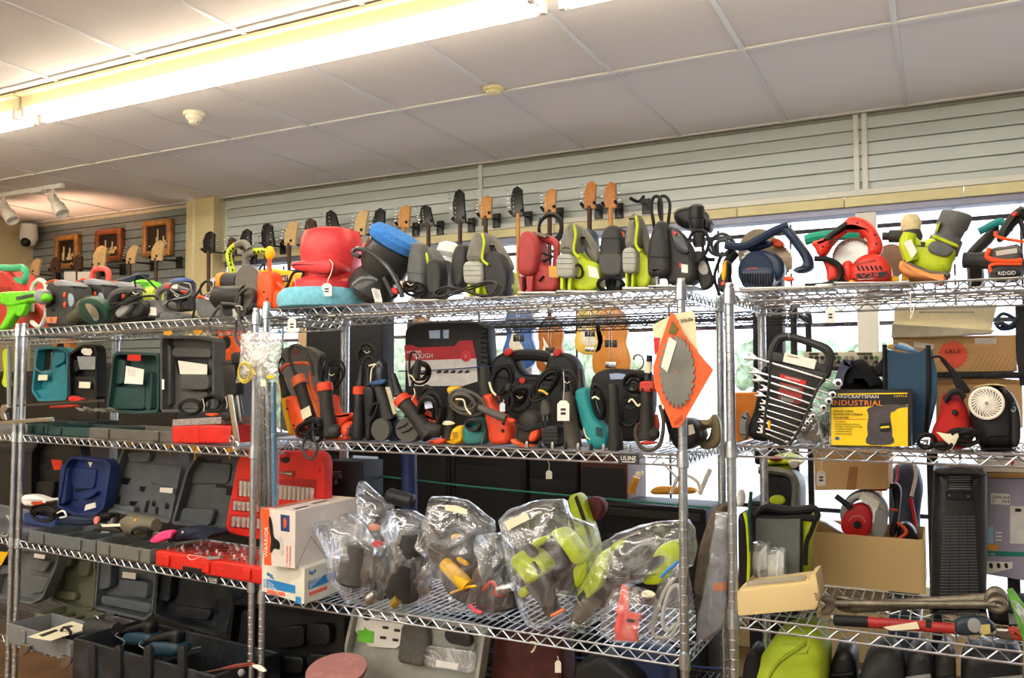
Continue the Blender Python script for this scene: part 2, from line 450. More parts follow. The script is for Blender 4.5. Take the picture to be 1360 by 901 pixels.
# windows: head, mullions, sill, glass
g = G().box(V(((XCOL1 + XR) / 2, YB + .07, 2.56)), (XR - XCOL1, .12, .04), bev=.003)
struct('window_frame', g, framem)
ZS = .45
for i, x in enumerate((-5.2, -2.55, -.37, 1.9)):
    struct('window_%d' % (i + 1), G().box(V((x, YB + .07, (ZS + 2.55) / 2)), (.11 if i else .25, .12, 2.55 - ZS), bev=.003), mat('e4e2da', .5, var=.03))
struct('window_sill', G().box(V(((XCOL1 + XR) / 2, YB + .03, ZS)), (XR - XCOL1, .26, .05), bev=.005), mat('e4e2da', .5, var=.03))
struct('wall_below_window', G().box(V(((XCOL1 + XR) / 2, YB + .06, ZS / 2)), (XR - XCOL1, .12, ZS)), wallm)
glassm = clear_mat((.97, .98, 1), .03, .3, 0, .02, milky=0.0)
struct('window_glass', G().box(V(((XCOL1 + XR) / 2, YB + .1, (ZS + 2.55) / 2)), (XR - XCOL1, .006, 2.55 - ZS)), glassm)
# outside: wrought-iron security bars, street and trees
irn = mat('2a2226', .5, .5)
g = G()
for z in (1.92, 2.5, .8): g.box(V(((XCOL1 + XR) / 2, YB + .25, z)), (XR - XCOL1, .015, .025))
k = 0; x = XCOL1 + .1
while x < XR:
    g.box(V((x, YB + .25, 1.5)), (.012, .012, 2.1))
    if k % 4 == 1:
        for sg in (1, -1):
            for zc in (1.72, 2.2):
                P = []
                for j in range(22):
                    a = j / 21 * 4.2 * math.pi / 2; rr = .012 + .085 * j / 21
                    P.append(V((x + sg * (.1 - rr * math.cos(a)), YB + .25, zc + rr * math.sin(a))))
                g.tube(P, .006, n=5, sm=0)
    x += .33 if k % 7 < 4 else .45; k += 1
one('security_grille', g, irn, 'black wrought iron security grille outside the shop window', 'grille')
struct('pavement', G().box(V((-4, YB + 12, -.2)), (60, 23.4, .1)), mat('b9b6ae', .9))
lf = mat('93a584', .9, var=.5, scale=6)
for i, (x, y, z, s) in enumerate(((-6.2, 14, 1.3, 1.5), (-1.9, 16, 1.3, 1.5), (-11, 15, 1.3, 1.7), (-16, 17, 1.5, 2.0), (3.6, 22, .9, 1.2))):
    t = T('street_tree', ['bushy green tree across the street behind the hanging guitars', 'green tree seen through the window beside the brown guitar body', 'green tree across the street beyond the left window', 'tall green tree far down the street', 'low green tree across the street behind the box shelf'][i], 'tree', 'trees across the street')
    t.part('trunk', G().tube([V((x, y, -.2)), V((x + .1, y, z))], .12), mat('5b4632', .9))
    g = G(); rr = random.Random(i)
    for k in range(60):
        c = V((x + rr.uniform(-s, s) * .8, y + rr.uniform(-s, s) * .5, z + rr.uniform(-s, s) * .5)); g.ball(c, s * rr.uniform(.12, .28), n=22, m=14)
    g.v = [v + (noise.noise_vector(v * 6) * .12 + noise.noise_vector(v * 17) * .05) for v in g.v]
    t.part('crown', g, lf); t.end()
# ---- fluorescent fixtures
housing = mat('e6dcae', .5, var=.03)
tubem = emit('fff3d8', 13.5)
tubem2 = emit('fff9f0', 15.5)
def fixture(x0, x1, y, label, tubem=tubem):
    t = T('fluorescent_fixture', label, 'light fixture', 'fluorescent strip fixtures')
    L = x1 - x0; cx = (x0 + x1) / 2
    h = t.part('housing', G().box(V((cx, y, ZC - .05)), (L, .12, .075), bev=.006).box(V((cx, y, ZC - .0135)), (L, .19, .016), bev=.003), housing)
    for s_ in (-1, 1):
        t.part('lamp_tube', G().lathe(V((x0 + .05, y + s_ * .055, ZC - .115)), V((1, 0, 0)), [(0, .012), (.01, .019), (L - .11, .019), (L - .10, .012)], 14), tubem)
        for xx in (x0 + .03, x1 - .03): t.part('lamp_holder', G().box(V((xx, y + s_ * .055, ZC - .108)), (.025, .03, .055), bev=.004), WHT)
    t.end()
FX = -4.35
fixture(FX, FX + 3.05, 2.82, 'long glowing fluorescent strip on the ceiling in front of the slat wall')
fixture(FX - 2.46, FX - .02, 2.82, 'glowing fluorescent strip, the end section at the left edge')
fixture(FX + 3.07, FX + 6.1, 2.82, 'fluorescent strip running on past the top edge of the picture')
for j, yy in enumerate((.95, -.75, -2.4, -3.7)):  # rows out of view, added because the frontal light was too weak
    for i in range(3):
        fixture(FX + (i - 1) * 2.46, FX + (i - 1) * 2.46 + 2.44, yy, 'unseen fluorescent strip added overhead to light the shelf fronts', tubem2)
# ---- smoke detectors
def lathez(p, prof, n=24): return G().lathe(p, V((0, 0, -1)), prof, n)
p = CAM + ray(258, 150) * ((ZC - CAM.z) / ray(258, 150).z)
t = T('smoke_detector', 'round cream smoke detector with stepped body on the ceiling', 'smoke detector')
sm = mat('e8dfc6', .5, var=.03)
t.part('base', lathez(p, [(0, .06), (.015, .06), (.02, .055)]), sm)
t.part('body', lathez(p + V((0, 0, -.02)), [(0, .048), (.018, .045), (.03, .03), (.045, .028), (.05, .02)]), sm)
t.part('vent', lathez(p + V((0, 0, -.052)), [(0, .0285), (.01, .0285)]).box(p + V((0, 0, -.058)), (.062, .006, .007)), DGR); t.end()
p = CAM + ray(655, 117) * ((ZC - CAM.z) / ray(655, 117).z)
t = T('smoke_detector', 'flat yellowed smoke detector disc where ceiling bars cross', 'smoke detector')
t.part('base', lathez(p, [(0, .055), (.012, .057), (.018, .05)]), mat('dfd49a', .5)); t.part('body', lathez(p + V((0, 0, -.018)), [(0, .04), (.012, .034), (.016, .02)]), mat('e3d9a6', .5)); t.end()
# ---- track light
def oz(x, y, z=ZC): r = ray(x, y); return CAM + r * ((z - CAM.z) / r.z)
t = T('track_light', 'white ceiling track light with two spot heads near the left', 'track light')
a = oz(84, 243); b = V((a.x - 1.6, a.y, ZC))
t.part('track', G().box(V(((a.x + b.x) / 2, a.y, ZC - .02)), (1.6, .035, .035), bev=.003), WHT)
t.part('feed_box', G().box(V((a.x - .3, a.y, ZC - .03)), (.16, .05, .04), bev=.004), WHT)
for q, (hx, hy) in enumerate(((70, 264), (26, 270))):
    xx = a.x - .12 - q * .62
    p0 = V((xx, a.y, ZC - .04)); 
    h = t.part('spot_head', G().lathe(p0 + V((-.05, .02, -.04)), V((.62, .05, -.75)), [(0, .025), (.01, .035), (.10, .036), (.11, .05), (.2, .053), (.2, .045), (.16, .04)], 20), mat('ece6da', .4))
    t.part('spot_stem', G().tube([p0, p0 + V((0, 0, -.05)), p0 + V((.02, 0, -.09))], .012), WHT)
t.end()
# the warm pool the spots throw on the ceiling and wall
for q in range(2):
    ld = bpy.data.lights.new('spot_lamp', 'SPOT'); lo = bpy.data.objects.new('spot_lamp', ld); COL.objects.link(lo)
    ld.energy = 13; ld.color = (1, .6, .38); ld.spot_size = rad(100); ld.spot_blend = 1; ld.shadow_soft_size = .04
    lo.location = (a.x - .5 - q * .62, a.y + .35, ZC - .55); lo.rotation_euler = (rad(180 - 20), 0, 0)
# ---- dome camera in the corner
t = T('security_camera', 'white dome security camera high in the far left corner', 'camera')
p = V((XL + .14, YB - .14, 2.93))
t.part('mount', G().lathe(p + V((0, 0, .03)), V((0, 0, -1)), [(-.12, .07), (0, .08), (.03, .075), (.08, .05)], 20), WHT)
t.part('dome', G().ball(p + V((.03, -.05, -.03)), .045), BLK); t.end()
# ---- still life pictures on the alcove wall
for i, (x0, y0, x1, y1) in enumerate(((72, 311, 103, 358), (126, 303, 161, 349), (189, 291, 227, 342))):
    t = T('framed_picture', ['still life in a carved gilt frame, nearest the room corner', 'still life of two bottles in a reddish wooden frame, the middle one', 'still life in a gilt frame, nearest the column'][i], 'picture', 'framed still lifes on the alcove wall')
    d = -.05; fr = W_; k = 5
    ax, ay = fr.p(x0, (y0 + y1) / 2, d), fr.p(x1, (y0 + y1) / 2, d); 
    top = fr.p((x0 + x1) / 2, y0 + 1, d); bot = fr.p((x0 + x1) / 2, y1 - 1, d)
    cx = (ax.x + ay.x) / 2; w = ay.x - ax.x; cz = (top.z + bot.z) / 2; h = top.z - bot.z; y = YB - .035
    b = .15 * w
    wood = mat(['a8743a', '96522a', 'b47a42'][i], .35, .2, var=.35, scale=20, bump=.4)
    g = G(); g.box(V((cx - w / 2 + b / 2, y, cz)), (b, .06, h), bev=.018).box(V((cx + w / 2 - b / 2, y, cz)), (b, .06, h), bev=.018)
    g.box(V((cx, y, cz + h / 2 - b / 2)), (w, .058, b), bev=.018).box(V((cx, y, cz - h / 2 + b / 2)), (w, .058, b), bev=.018)
    t.part('picture_frame', g, wood)
    cv = t.part('canvas', G().box(V((cx, y + .012, cz)), (w - 1.8 * b, .02, h - 1.8 * b)), mat('2a1c14', .5, var=.4, scale=8))
    g = G()
    for bx, bh in ((-.14, .42), (.12, .36)) if i < 2 else ((.0, .5), (.2, .3)):
        g.lathe(V((cx + bx * w, y - .002, cz - h * .25)), V((0, 0, 1)), [(0, .03 * w), (h * bh * .5, .05 * w), (h * bh * .6, .02 * w), (h * bh, .02 * w)], 10, sx=.1)
    t.part('painted_bottles', g, mat('c9b27a', .5)); 
    g = G()
    for k in range(4): g.ball(V((cx + (.02 + .07 * k) * w, y - .002, cz - h * .2 + (k % 2) * .03)), (.06 * w, .004, .05 * w))
    t.part('painted_fruit', g, mat('d8b67c', .5)); t.end()
# ---- world + view
w = bpy.data.worlds.new('world'); bpy.context.scene.world = w; w.use_nodes = True
nt = w.node_tree; bg = nt.nodes['Background']
bg.inputs[0].default_value = (*lin('e6edfa'), 1); bg.inputs[1].default_value = 2.6
s = bpy.context.scene
s.view_settings.view_transform = 'Standard'; s.view_settings.look = 'None'; s.view_settings.gamma = 1; s.view_settings.use_curve_mapping = False
s.view_settings.exposure = .95
# ================================================================ chrome wire shelving
def post(p, h, z0=.0, n=12):
    prof = [(0, .0127)]; z = .05
    while z < h - .01:
        prof += [(z - .0012, .0127), (z, .0116), (z + .0012, .0127)]; z += .0254
    prof += [(h - .003, .0127), (h, .011)]
    return G().lathe(V((p.x, p.y, z0)), V((0, 0, 1)), prof, n)
def truss(g, a, b, up_=.028, pitch=.05, r=.0032, drop=.0):
    """two rails and the zigzag between them"""
    d = (b - a); n = max(2, round(d.length / pitch)); z1 = V((0, 0, -up_))
    g.tube([a, b], r, n=6, sm=0); g.tube([a + z1, b + z1], r, n=6, sm=0)
    P = []
    for i in range(2 * n + 1):
        q = a + d * (i / (2 * n)); P.append(q + (z1 * .93 if i % 2 else z1 * .07))
    g.tube(P, r * .85, n=5, sm=0)
def shelf_unit(fr, width, x0, zs, height, label, chrome=ZIN, deck=True, name='wire_shelving_unit', plate=(), depth=.46, posts=(0, 1, 2, 3), wire=.0032, nwire=True):
    """x0 = left post in the frame's own u; front posts on the frame plane"""
    t = T(name, label, 'shelving unit', 'chrome wire shelving units' if chrome is ZIN else None)
    cs = [fr.W(x0, 0, 0), fr.W(x0 + width, 0, 0), fr.W(x0, depth, 0), fr.W(x0 + width, depth, 0)]
    for k in posts: t.part('post', post(cs[k], height), chrome)
    for zi, z in enumerate(zs):
        g = G(); i_ = .012
        A = [fr.W(x0 + i_, 0, z), fr.W(x0 + width - i_, 0, z), fr.W(x0 + i_, depth, z), fr.W(x0 + width - i_, depth, z)]
        truss(g, A[0], A[1]); truss(g, A[2], A[3])
        truss(g, fr.W(x0, i_, z), fr.W(x0, depth - i_, z)); truss(g, fr.W(x0 + width, i_, z), fr.W(x0 + width, depth - i_, z))
        n = int(width / .026)
        for k in range(1, n):
            x = x0 + width * k / n
            g.tube([fr.W(x, 0, z + .001), fr.W(x, depth, z + .001)], wire * .7, n=5, sm=0)
        for q in (.33, .66): truss(g, fr.W(x0 + .01, depth * q, z - .003), fr.W(x0 + width - .01, depth * q, z - .003), up_=.02, pitch=.08, r=.0025)
        s_ = t.part('shelf', g, chrome)
        for k in posts:
            c = cs[k]; t.part('collar', G().lathe(V((c.x, c.y, z - .034)), V((0, 0, 1)), [(0, .0145), (.002, .0175), (.03, .0165), (.045, .0148)], 16), chrome, under=s_)
        for (pz, pu) in plate:
            if pz == zi:
                c = fr.W(pu, -.006, z - .016)
                pl = t.part('brand_plate', G().box(c, (.062, .003, .027), fr), mat('2a2c2e', .5), under=s_)
                g = G(); f2 = Frame(0, 0, 0); 
                V0 = text_geo('ULINE'); wd = max(v[0] for v in V0[0]); k = .046 / wd
                g.add([c + fr.u * (v[0] * k - .023) + V((0, 0, v[1] * k * 1.1 - .003)) - fr.n * (.0016 + (v[2] > 0) * .0005) for v in V0[0]], V0[1])
                g.box(c - fr.n * .0018 + V((0, 0, -.0075)), (.038, .0006, .002), fr)
                t.part('lettering', g, WHT, under=s_)
    return t.end()
ZCs = (1.832, 1.368, .822, .36); ZLs = (1.812, 1.33, .855, .415); ZRs = (1.815, 1.40, .947, .45)
shelf_unit(C_, 1.522, -1.522, ZCs, 1.86, 'chrome wire shelving in the centre with jigsaws on its top shelf', plate=((1, -.155),))
shelf_unit(L_, 1.524, -1.524, ZLs, 1.84, 'chrome wire shelving with open tool cases, left of the centre', plate=((2, -.20),))
shelf_unit(R_, 1.524, 0, ZRs, 1.84, 'chrome wire shelving on the right with yellow sander box')
LL_ = Frame(-2.215 - 1.58 * math.cos(rad(4.5)), 2.3 + 1.58 * math.sin(rad(4.5)), -9)
shelf_unit(LL_, 1.524, -1.524, ZLs, 1.84, 'chrome wire shelving cut off by the left edge')
B_ = Frame(-2.6, 3.35, 0)
shelf_unit(B_, 1.75, .35, (1.845, .66, .3), 1.87, 'black wire shelving standing behind the central chrome unit', chrome=mat('1b1b1d', .4), depth=.4)
# ================================================================ more builders
def crop(ox, oy, s):
    def f(*L):
        L = L[0] if len(L) == 1 and not isinstance(L[0][0], (int, float)) else list(L)
        return [(ox + q[0] / s, oy + q[1] / s) + tuple(q[2:]) if not isinstance(q, (int, float)) else q for q in L]
    f.s = s; f.o = (ox, oy)
    f.t = lambda q: (ox + q[0] / s, oy + q[1] / s)
    return f
A4 = crop(0, 270, 5.633); A5 = crop(220, 270, 5.633); A6 = crop(440, 270, 5.633); A7 = crop(660, 230, 4.507); A8 = crop(930, 250, 3.163)
B1 = crop(0, 420, 5.004); B2 = crop(200, 420, 5.004); B3 = crop(350, 420, 5.004); B4 = crop(530, 410, 4.504); B5 = crop(720, 400, 4.096); B6 = crop(960, 390, 3.918); B7 = crop(1100, 390, 3.919); B8 = crop(960, 590, 3.467)
D1 = crop(0, 570, 5.004); D2 = crop(180, 570, 4.096); D3 = crop(0, 700, 4.483); D4 = crop(200, 720, 4.977); D5 = crop(330, 620, 4.097); D6 = crop(600, 600, 3.218); D7 = crop(380, 780, 2.267); D8 = crop(1160, 590, 3.465)
def sl(t, name, fr, pts, d, th, m, bev=.006, c=1, label=None, under=None):
    return t.part(name, G().slab(fr, pts, d, th, bev, c), m, label, under)
def tb(t, name, fr, pts, d, r, m, label=None, under=None, n=8, sm=5):
    return t.part(name, G().tube(px(fr, pts, d), r, n=n, sm=sm), m, label, under)
def lv(g, fr, a, b, d, prof, n=22, d2=None, sx=1.0):
    """lathe between two picture points; profile (0..1 along, px radius)"""
    p0 = fr.p(a[0], a[1], d); p1 = fr.p(b[0], b[1], d if d2 is None else d2); ax = p1 - p0; L = ax.length
    k = fr.mpp(a[0], a[1], d)
    return g.lathe(p0, ax, [(h * L, r * k) for h, r in prof], n, sx)
def lt(t, name, fr, a, b, d, prof, m, label=None, under=None, n=22, d2=None, sx=1.0):
    return t.part(name, lv(G(), fr, a, b, d, prof, n, d2, sx), m, label, under)
def disc(t, name, fr, c, rpx, d, th, m, teeth=0, label=None, under=None, hole=0):
    """a blade or wheel in the frame plane"""
    P = fr.p(c[0], c[1], d); k = fr.mpp(c[0], c[1], d); r = rpx * k; g = G()
    if teeth:
        q = []
        for i in range(teeth):
            a = 2 * math.pi * i / teeth
            for da, rr in ((0, .90), (.25, .93), (.8, 1.0), (.85, .9)):
                a2 = a + da * 2 * math.pi / teeth; q.append(V((r * rr * math.cos(a2), r * rr * math.sin(a2))))
        g._loft(q, lambda p, w: P + fr.u * p.x + fr.w * p.y + fr.n * w, th, 0)
    else: g.lathe(P, fr.n, [(0, r * .96), (th * .3, r), (th * .7, r), (th, r * .96)], 32)
    return t.part(name, g, m, label, under)
def txt(t, fr, s, x, y, d, h, m=None, x2=None, ang=0, under=None, name='lettering'):
    return t.part(name, G().text(fr, s, x, y, d, h, x2, ang), m or WHT, under=under)
def N(x0, y0, w, h):
    return lambda *L: [(x0 + q[0] * w, y0 + q[1] * h) + tuple(q[2:]) for q in (L[0] if len(L) == 1 else L)]
def screws(t, fr, pts, d, r=.0025, m=None):
    for x, y in pts: t.part('screw', G().lathe(fr.p(x, y, d + .001), -fr.n, [(0, r), (.0015, r * .8)], 10), m or BLKC)
def tie(t, fr, pts, d, m=None, r=.0016): return tb(t, 'twist_tie', fr, pts, d, r, m or CREAM, n=5)
GRLIME = mat('a9a99f', .55, dirt='7d7a6c', dirt_amt=.3)
RUB = mat('77756b', .7, dirt='8f8b7d', dirt_amt=.3)
YEL = mat('f2b80c', .45, dirt='8c6a14', dirt_amt=.35)
TEAL = mat('1f8a8c', .45, dirt='2b5f60', dirt_amt=.4)
DTEAL = mat('23423f', .55, dirt='38504c', dirt_amt=.4)
NAVY = mat('23304a', .45, dirt='3a4658', dirt_amt=.3)
CARD = mat('d2a872', .8, var=.05, scale=6, bump=.1)
KHA = mat('6c6857', .6, dirt='857f68', dirt_amt=.3)
CASE = mat('4e5254', .55, var=.1, dirt='7b7c78', dirt_amt=.3)
CASEB = mat('1d2024', .5, var=.2, dirt='5a5f62', dirt_amt=.5)
CASE2 = mat('606466', .55, var=.1, dirt='85857e', dirt_amt=.3)
ALU = mat('b9bab8', .3, 1.0, var=.12, dirt='77746e')
def G_ring(g, fr, pts, d, t, w, c=1):
    """the raised rim of a case: outline in pixels, w metres wide, t deep"""
    P = []
    for x, y in pts:
        q = fr.p(x, y, d) - fr.o; P.append(V((q.dot(fr.u), q.dot(fr.w))))
    P = chaikin(P, c); n = len(P); c0 = sum(P, V((0, 0))) / n
    Q = []
    for i in range(n):
        a, b, e = P[i - 1], P[i], P[(i + 1) % n]
        t1 = (e - a).normalized(); nn = V((-t1.y, t1.x))
        if nn.dot(c0 - b) < 0: nn = -nn
        Q.append(b + nn * w)
    vs = []
    for L, dd in ((P, .002), (P, t), (Q, t), (Q, .003)): vs += [fr.o + fr.u * p.x + fr.w * p.y + fr.n * (d + dd) for p in L]
    fs = []
    for k in range(4):
        for i in range(n):
            j = (i + 1) % n; k2 = (k + 1) % 4; fs.append((k * n + i, k * n + j, k2 * n + j, k2 * n + i))
    return g.add(vs, fs)
def lid(t, fr, pts, d, m, depth=.045, blocks=(), dark=(), w=.012, name='lid', m2=None, c=1):
    """an open case lid seen from inside: back shell, rim, moulded blocks, black plates painting the shade of deeper hollows"""
    s_ = t.part(name, G().slab(fr, pts, d + depth - .004, .010, .003, c), m)
    g = G(); G_ring(g, fr, pts, d, depth, w, c); t.part('lid_rim', g, m, under=s_)
    for q in blocks:
        h = .6
        if isinstance(q[-1], (int, float)): h = q[-1]; q = q[:-1]
        t.part('moulded_block', G().slab(fr, list(q), d + depth * (1 - h), depth * h, .005, 1), m2 or m, under=s_)
    for q in dark: t.part('recess_shade', G().slab(fr, list(q), d + depth - .007, .004, .001, 0), BLK, under=s_)  # thin black plates: shade of the hollows painted on, shell not cut
    return s_
def tray(t, fr, xa, xb, z0, h, d0, dep, m, name='base', ribs=3, wall=.008, latches=2):
    """open box on a shelf: xa, xb picture columns of its front face at d0"""
    a = fr.p(xa, 500, d0); b = fr.p(xb, 500, d0); L = (b - a).dot(fr.u); c = a + fr.u * (L / 2)
    base = V((c.x, c.y, z0))
    g = G(); g.box(base + fr.n * (dep / 2) + V((0, 0, wall / 2)), (L, dep, wall), fr, bev=.003)
    s_ = t.part(name, g, m)
    zc = V((0, 0, h / 2))
    t.part('front_wall', G().box(base + fr.n * (wall / 2) + zc, (L, wall, h), fr, bev=.004), m, under=s_); t.part('back_wall', G().box(base + fr.n * (dep - wall / 2) + zc, (L, wall, h), fr, bev=.004), m, under=s_)
    for sg in (-1, 1): t.part('side_wall', G().box(base + fr.n * (dep / 2) + fr.u * sg * (L / 2 - wall / 2) + zc, (wall, dep - .002, h), fr, bev=.003), m, under=s_)
    for k in range(ribs):
        x = (k + 1) / (ribs + 1) - .5
        t.part('divider', G().box(base + fr.n * (dep * .5) + fr.u * (L * x) + zc * .7, (.02, dep * .8, h * .6), fr, bev=.004), m, under=s_)
    for k in range(latches):
        x = (.22, .78)[k] - .5
        t.part('latch', G().box(base + fr.u * (L * x) - fr.n * .004 + zc, (.035, .010, h * .8), fr, bev=.003), m, under=s_)
    return s_
def bag(t, fr, pts, d, dep, m, name='bag', amp=.009, freq=14, seed=0, rings=13, under=None, c=None):
    P = []
    for x, y in pts:
        q = fr.p(x, y, d + dep / 2) - fr.o; P.append(V((q.dot(fr.u), q.dot(fr.w))))
    # resample
    L = [0]
    for i in range(len(P)): L.append(L[-1] + (P[(i + 1) % len(P)] - P[i]).length)
    n = 84; Q = []; j = 0
    for k in range(n):
        s = L[-1] * k / n
        while L[j + 1] < s: j += 1
        f = (s - L[j]) / max(1e-9, L[j + 1] - L[j]); Q.append(P[j].lerp(P[(j + 1) % len(P)], f))
    c0 = sum(Q, V((0, 0))) / n
    vs = []
    def pt(q, r, sgn):
        p = c0 + (q - c0) * r; z = math.sqrt(max(0, 1 - r * r)) ** .8 * dep / 2 * sgn
        w = fr.o + fr.u * p.x + fr.w * p.y + fr.n * (d + dep / 2 + z)
        o = noise.noise(w * freq + V((seed * 3.1, 0, 0))); o2 = noise.noise(w * freq * 2.6 + V((0, seed * 1.7, 5)))
        k = (1 - abs(o) * 3) * amp + (1 - abs(o2) * 3) * amp * .45
        e = min(1, (1 - r) * 4)
        return w + fr.n * k * sgn * e + (fr.u * noise.noise(w * 22) + fr.w * noise.noise(w * 21 + V((7, 7, 7)))) * amp * .5
    R = [math.cos(math.pi / 2 * k / rings) for k in range(rings)]
    for sgn in (-1, 1):
        for r in R[(0 if sgn < 0 else 1):]:
            for q in Q: vs.append(pt(q, r, sgn))
    vs.append(pt(c0, 0, -1)); vs.append(pt(c0, 0, 1)); e0, e1 = len(vs) - 2, len(vs) - 1
    fs = []
    def strip(a, b): return [(a + i, a + (i + 1) % n, b + (i + 1) % n, b + i) for i in range(n)]
    for k in range(rings - 1): fs += strip(k * n, (k + 1) * n)
    fs += [((rings - 1) * n + i, (rings - 1) * n + (i + 1) % n, e0) for i in range(n)]
    o = rings * n; fs += strip(0, o)
    for k in range(rings - 2): fs += strip(o + k * n, o + (k + 1) * n)
    fs += [(o + (rings - 2) * n + i, o + (rings - 2) * n + (i + 1) % n, e1) for i in range(n)]
    return t.part(name, G().add(vs, fs), m, under=under)
BAGM = clear_mat((.95, .97, 1), .06, .7, .7, .11, scale=7, milky=.10)
def grinder(fr, top, bot, r, d, m, acc, label, head=1, cat='grinder', name='angle_grinder', headm=None, d2=None):
    """slim grinder standing on its head: grip, coloured collar, gear head and guard"""
    t = T(name, label, cat)
    lt(t, 'grip', fr, bot, top, d, [(0, r * 1.25), (.06, r * 1.3), (.25, r * 1.1), (.6, r * .95), (.86, r), (.88, r * .9)], m, d2=d2)
    lt(t, 'collar', fr, (bot[0] * .16 + top[0] * .84, bot[1] * .16 + top[1] * .84), top, d if d2 is None else d2, [(0, r * 1.12), (.1, r * 1.15), (.85, r * 1.1), (1, r * .8)], acc)
    lt(t, 'gear_head', fr, (bot[0] - head * r * .8, bot[1] - r), (bot[0] + head * r * 1.8, bot[1] - r * .8), d, [(0, r * .8), (.1, r * 1.1), (.8, r), (1, r * .6)], headm or DGR)
    return t

def dep(fr, x, y, z):
    """how far behind the frame plane the picture point x, y meets height z"""
    r = ray(x, y); P = CAM + r * ((z - CAM.z) / r.z); return (P - fr.o).dot(fr.n)
# ================================================================ top shelf, centre unit
ZT = 1.8355
def ryo(x0, y0, w, h, d, label, side=1.0, cordlike=True, txts=True):
    """grey and lime jigsaw seen nose-on"""
    t = T('jigsaw', label, 'jigsaw', None); n = N(x0, y0, w, h)
    s = side
    sl(t, 'body', C_, n((.30, .18), (.45, .40), (.55 * s + .1, .55), (.93 * s, .58), (.98 * s, .88), (.78 * s, .98), (.40, .98), (.32, .8)), d + .02, .075, LIME, .012, 1)
    sl(t, 'grip', C_, n((.33, .05), (.45, .04), (.62 * s + .05, .15), (.95 * s, .50), (.93 * s, .60), (.78 * s, .57), (.66 * s, .46), (.62 * s, .34), (.52 * s, .24), (.47, .36), (.40, .34)), d + .035, .05, RUB, .014, 1)
    sl(t, 'nose', C_, n((.02, .48), (.06, .28), (.19, .05), (.32, .0), (.42, .08), (.44, .30), (.41, .50)), d - .012, .09, RUB, .022, 2)
    sl(t, 'nose_panel', C_, n((.0, .46), (.40, .46), (.40, .74), (.36, .79), (.06, .79), (.01, .74)), d - .016, .08, GRLIME, .008, 1)
    tb(t, 'lime_stripe', C_, n((.40, .06), (.44, .2), (.40, .42), (.52, .52)), d - .012, .0045, LIME)
    sl(t, 'blade_holder', C_, n((.10, .79), (.17, .79), (.17, .98), (.10, .95)), d, .05, LIME, .002, 0)
    sl(t, 'blade_guard', C_, n((.28, .79), (.35, .79), (.33, .98), (.26, .96)), d, .05, LIME, .002, 0)
    sl(t, 'blade', C_, n((.19, .78), (.25, .78), (.24, 1.0), (.2, 1.0)), d + .02, .004, DGR, 0, 0)
    sl(t, 'shoe', C_, n((.02, .965), (.9, .965), (.92, 1.0), (.02, 1.0)), d - .02, .09, STL, .002, 0)
    lt(t, 'dial', C_, (x0 + .57 * w * s + 2, y0 + .22 * h), (x0 + .57 * w * s + 2, y0 + .23 * h), d + .03, [(0, 3), (1, 3)], GRLIME, n=14)
    for k in range(3): tb(t, 'panel_groove', C_, n((.03, .53 + k * .07), (.38, .53 + k * .07)), d - .0165, .0008, DGR, n=4, sm=0)
    return t
def jig(x0, y0, w, h, d, label, m, m2, frame=C_):
    """plain jigsaw seen nose-on with its body running back to the right"""
    t = T('jigsaw', label, 'jigsaw'); n = N(x0, y0, w, h)
    sl(t, 'body', frame, n((.30, .10), (.62, .06), (.86, .26), (.98, .52), (1, .86), (.9, .97), (.35, .97), (.28, .6)), d + .03, .08, m, .016, 1)
    sl(t, 'nose', frame, n((.02, .40), (.08, .12), (.18, .0), (.36, .0), (.48, .12), (.52, .5), (.5, .8), (.42, .86), (.08, .86), (.0, .74)), d - .01, .07, m2, .016, 1)
    sl(t, 'shoe', frame, n((.08, .955), (.95, .955), (.97, 1.0), (.08, 1.0)), d - .02, .10, STL, .002, 0)
    sl(t, 'blade', frame, n((.22, .8), (.29, .8), (.28, 1.0), (.23, 1.0)), d + .02, .004, STL, 0, 0)
    tb(t, 'seam', frame, n((.04, .52), (.50, .54)), d - .0105, .001, BLKC, n=4, sm=0)
    return t
# --- orange corded tool and the yellow one behind it
t = T('corded_drill', 'orange corded tool standing on end beside the red polisher', 'drill')
sl(t, 'body', C_, A5((675, 512), (775, 503), (800, 600), (785, 797), (668, 797)), .04, .07, ORG, .014)
sl(t, 'motor_housing', C_, A5((770, 640), (850, 640), (940, 690), (925, 797), (770, 797)), .05, .07, ORG, .018)
tb(t, 'trigger_loop', C_, A5((760, 555), (820, 590), (880, 640), (900, 680)), .07, .009, ORG)
vents(t, C_, *A5.t((832, 705)), *A5.t((862, 765)), 6, .0495)
screws(t, C_, A5((762, 718), (735, 665)), .039, .005)
cord(t, C_, A5((870, 790), (880, 700), (920, 600), (960, 520), (1030, 520), (1000, 600), (950, 650)), .02, .005)
cord(t, C_, A5((740, 500), (735, 450), (700, 500)), .06, .004)
tie(t, C_, A5((960, 570), (975, 620), (950, 700), (940, 760)), .012, PAPER)
t.end(ZT)
t = T('angle_grinder', 'yellow tool with black nose lying behind the orange one', 'grinder')
sl(t, 'body', C_, A5((665, 500), (740, 480), (930, 505), (1030, 540), (1030, 620), (930, 640), (800, 610), (700, 620)), .17, .07, YEL, .016)
sl(t, 'nose', C_, A5((1000, 520), (1060, 525), (1062, 600), (1010, 612)), .165, .075, BLK, .01)
quad(t, C_, A5((818, 545), (912, 538), (916, 588), (822, 598)), .168, BLK)
txt(t, C_, 'DEWALT', *A5.t((826, 582)), .167, 5, x2=A5.t((908, 580))[0])
tb(t, 'side_handle', C_, A5((780, 520), (775, 420)), .14, .008, ORG)
t.part('handle_knob', G().ball(C_.p(*A5.t((779, 375)), .14), (.020, .018, .028)), YEL)
t.end(ZT)
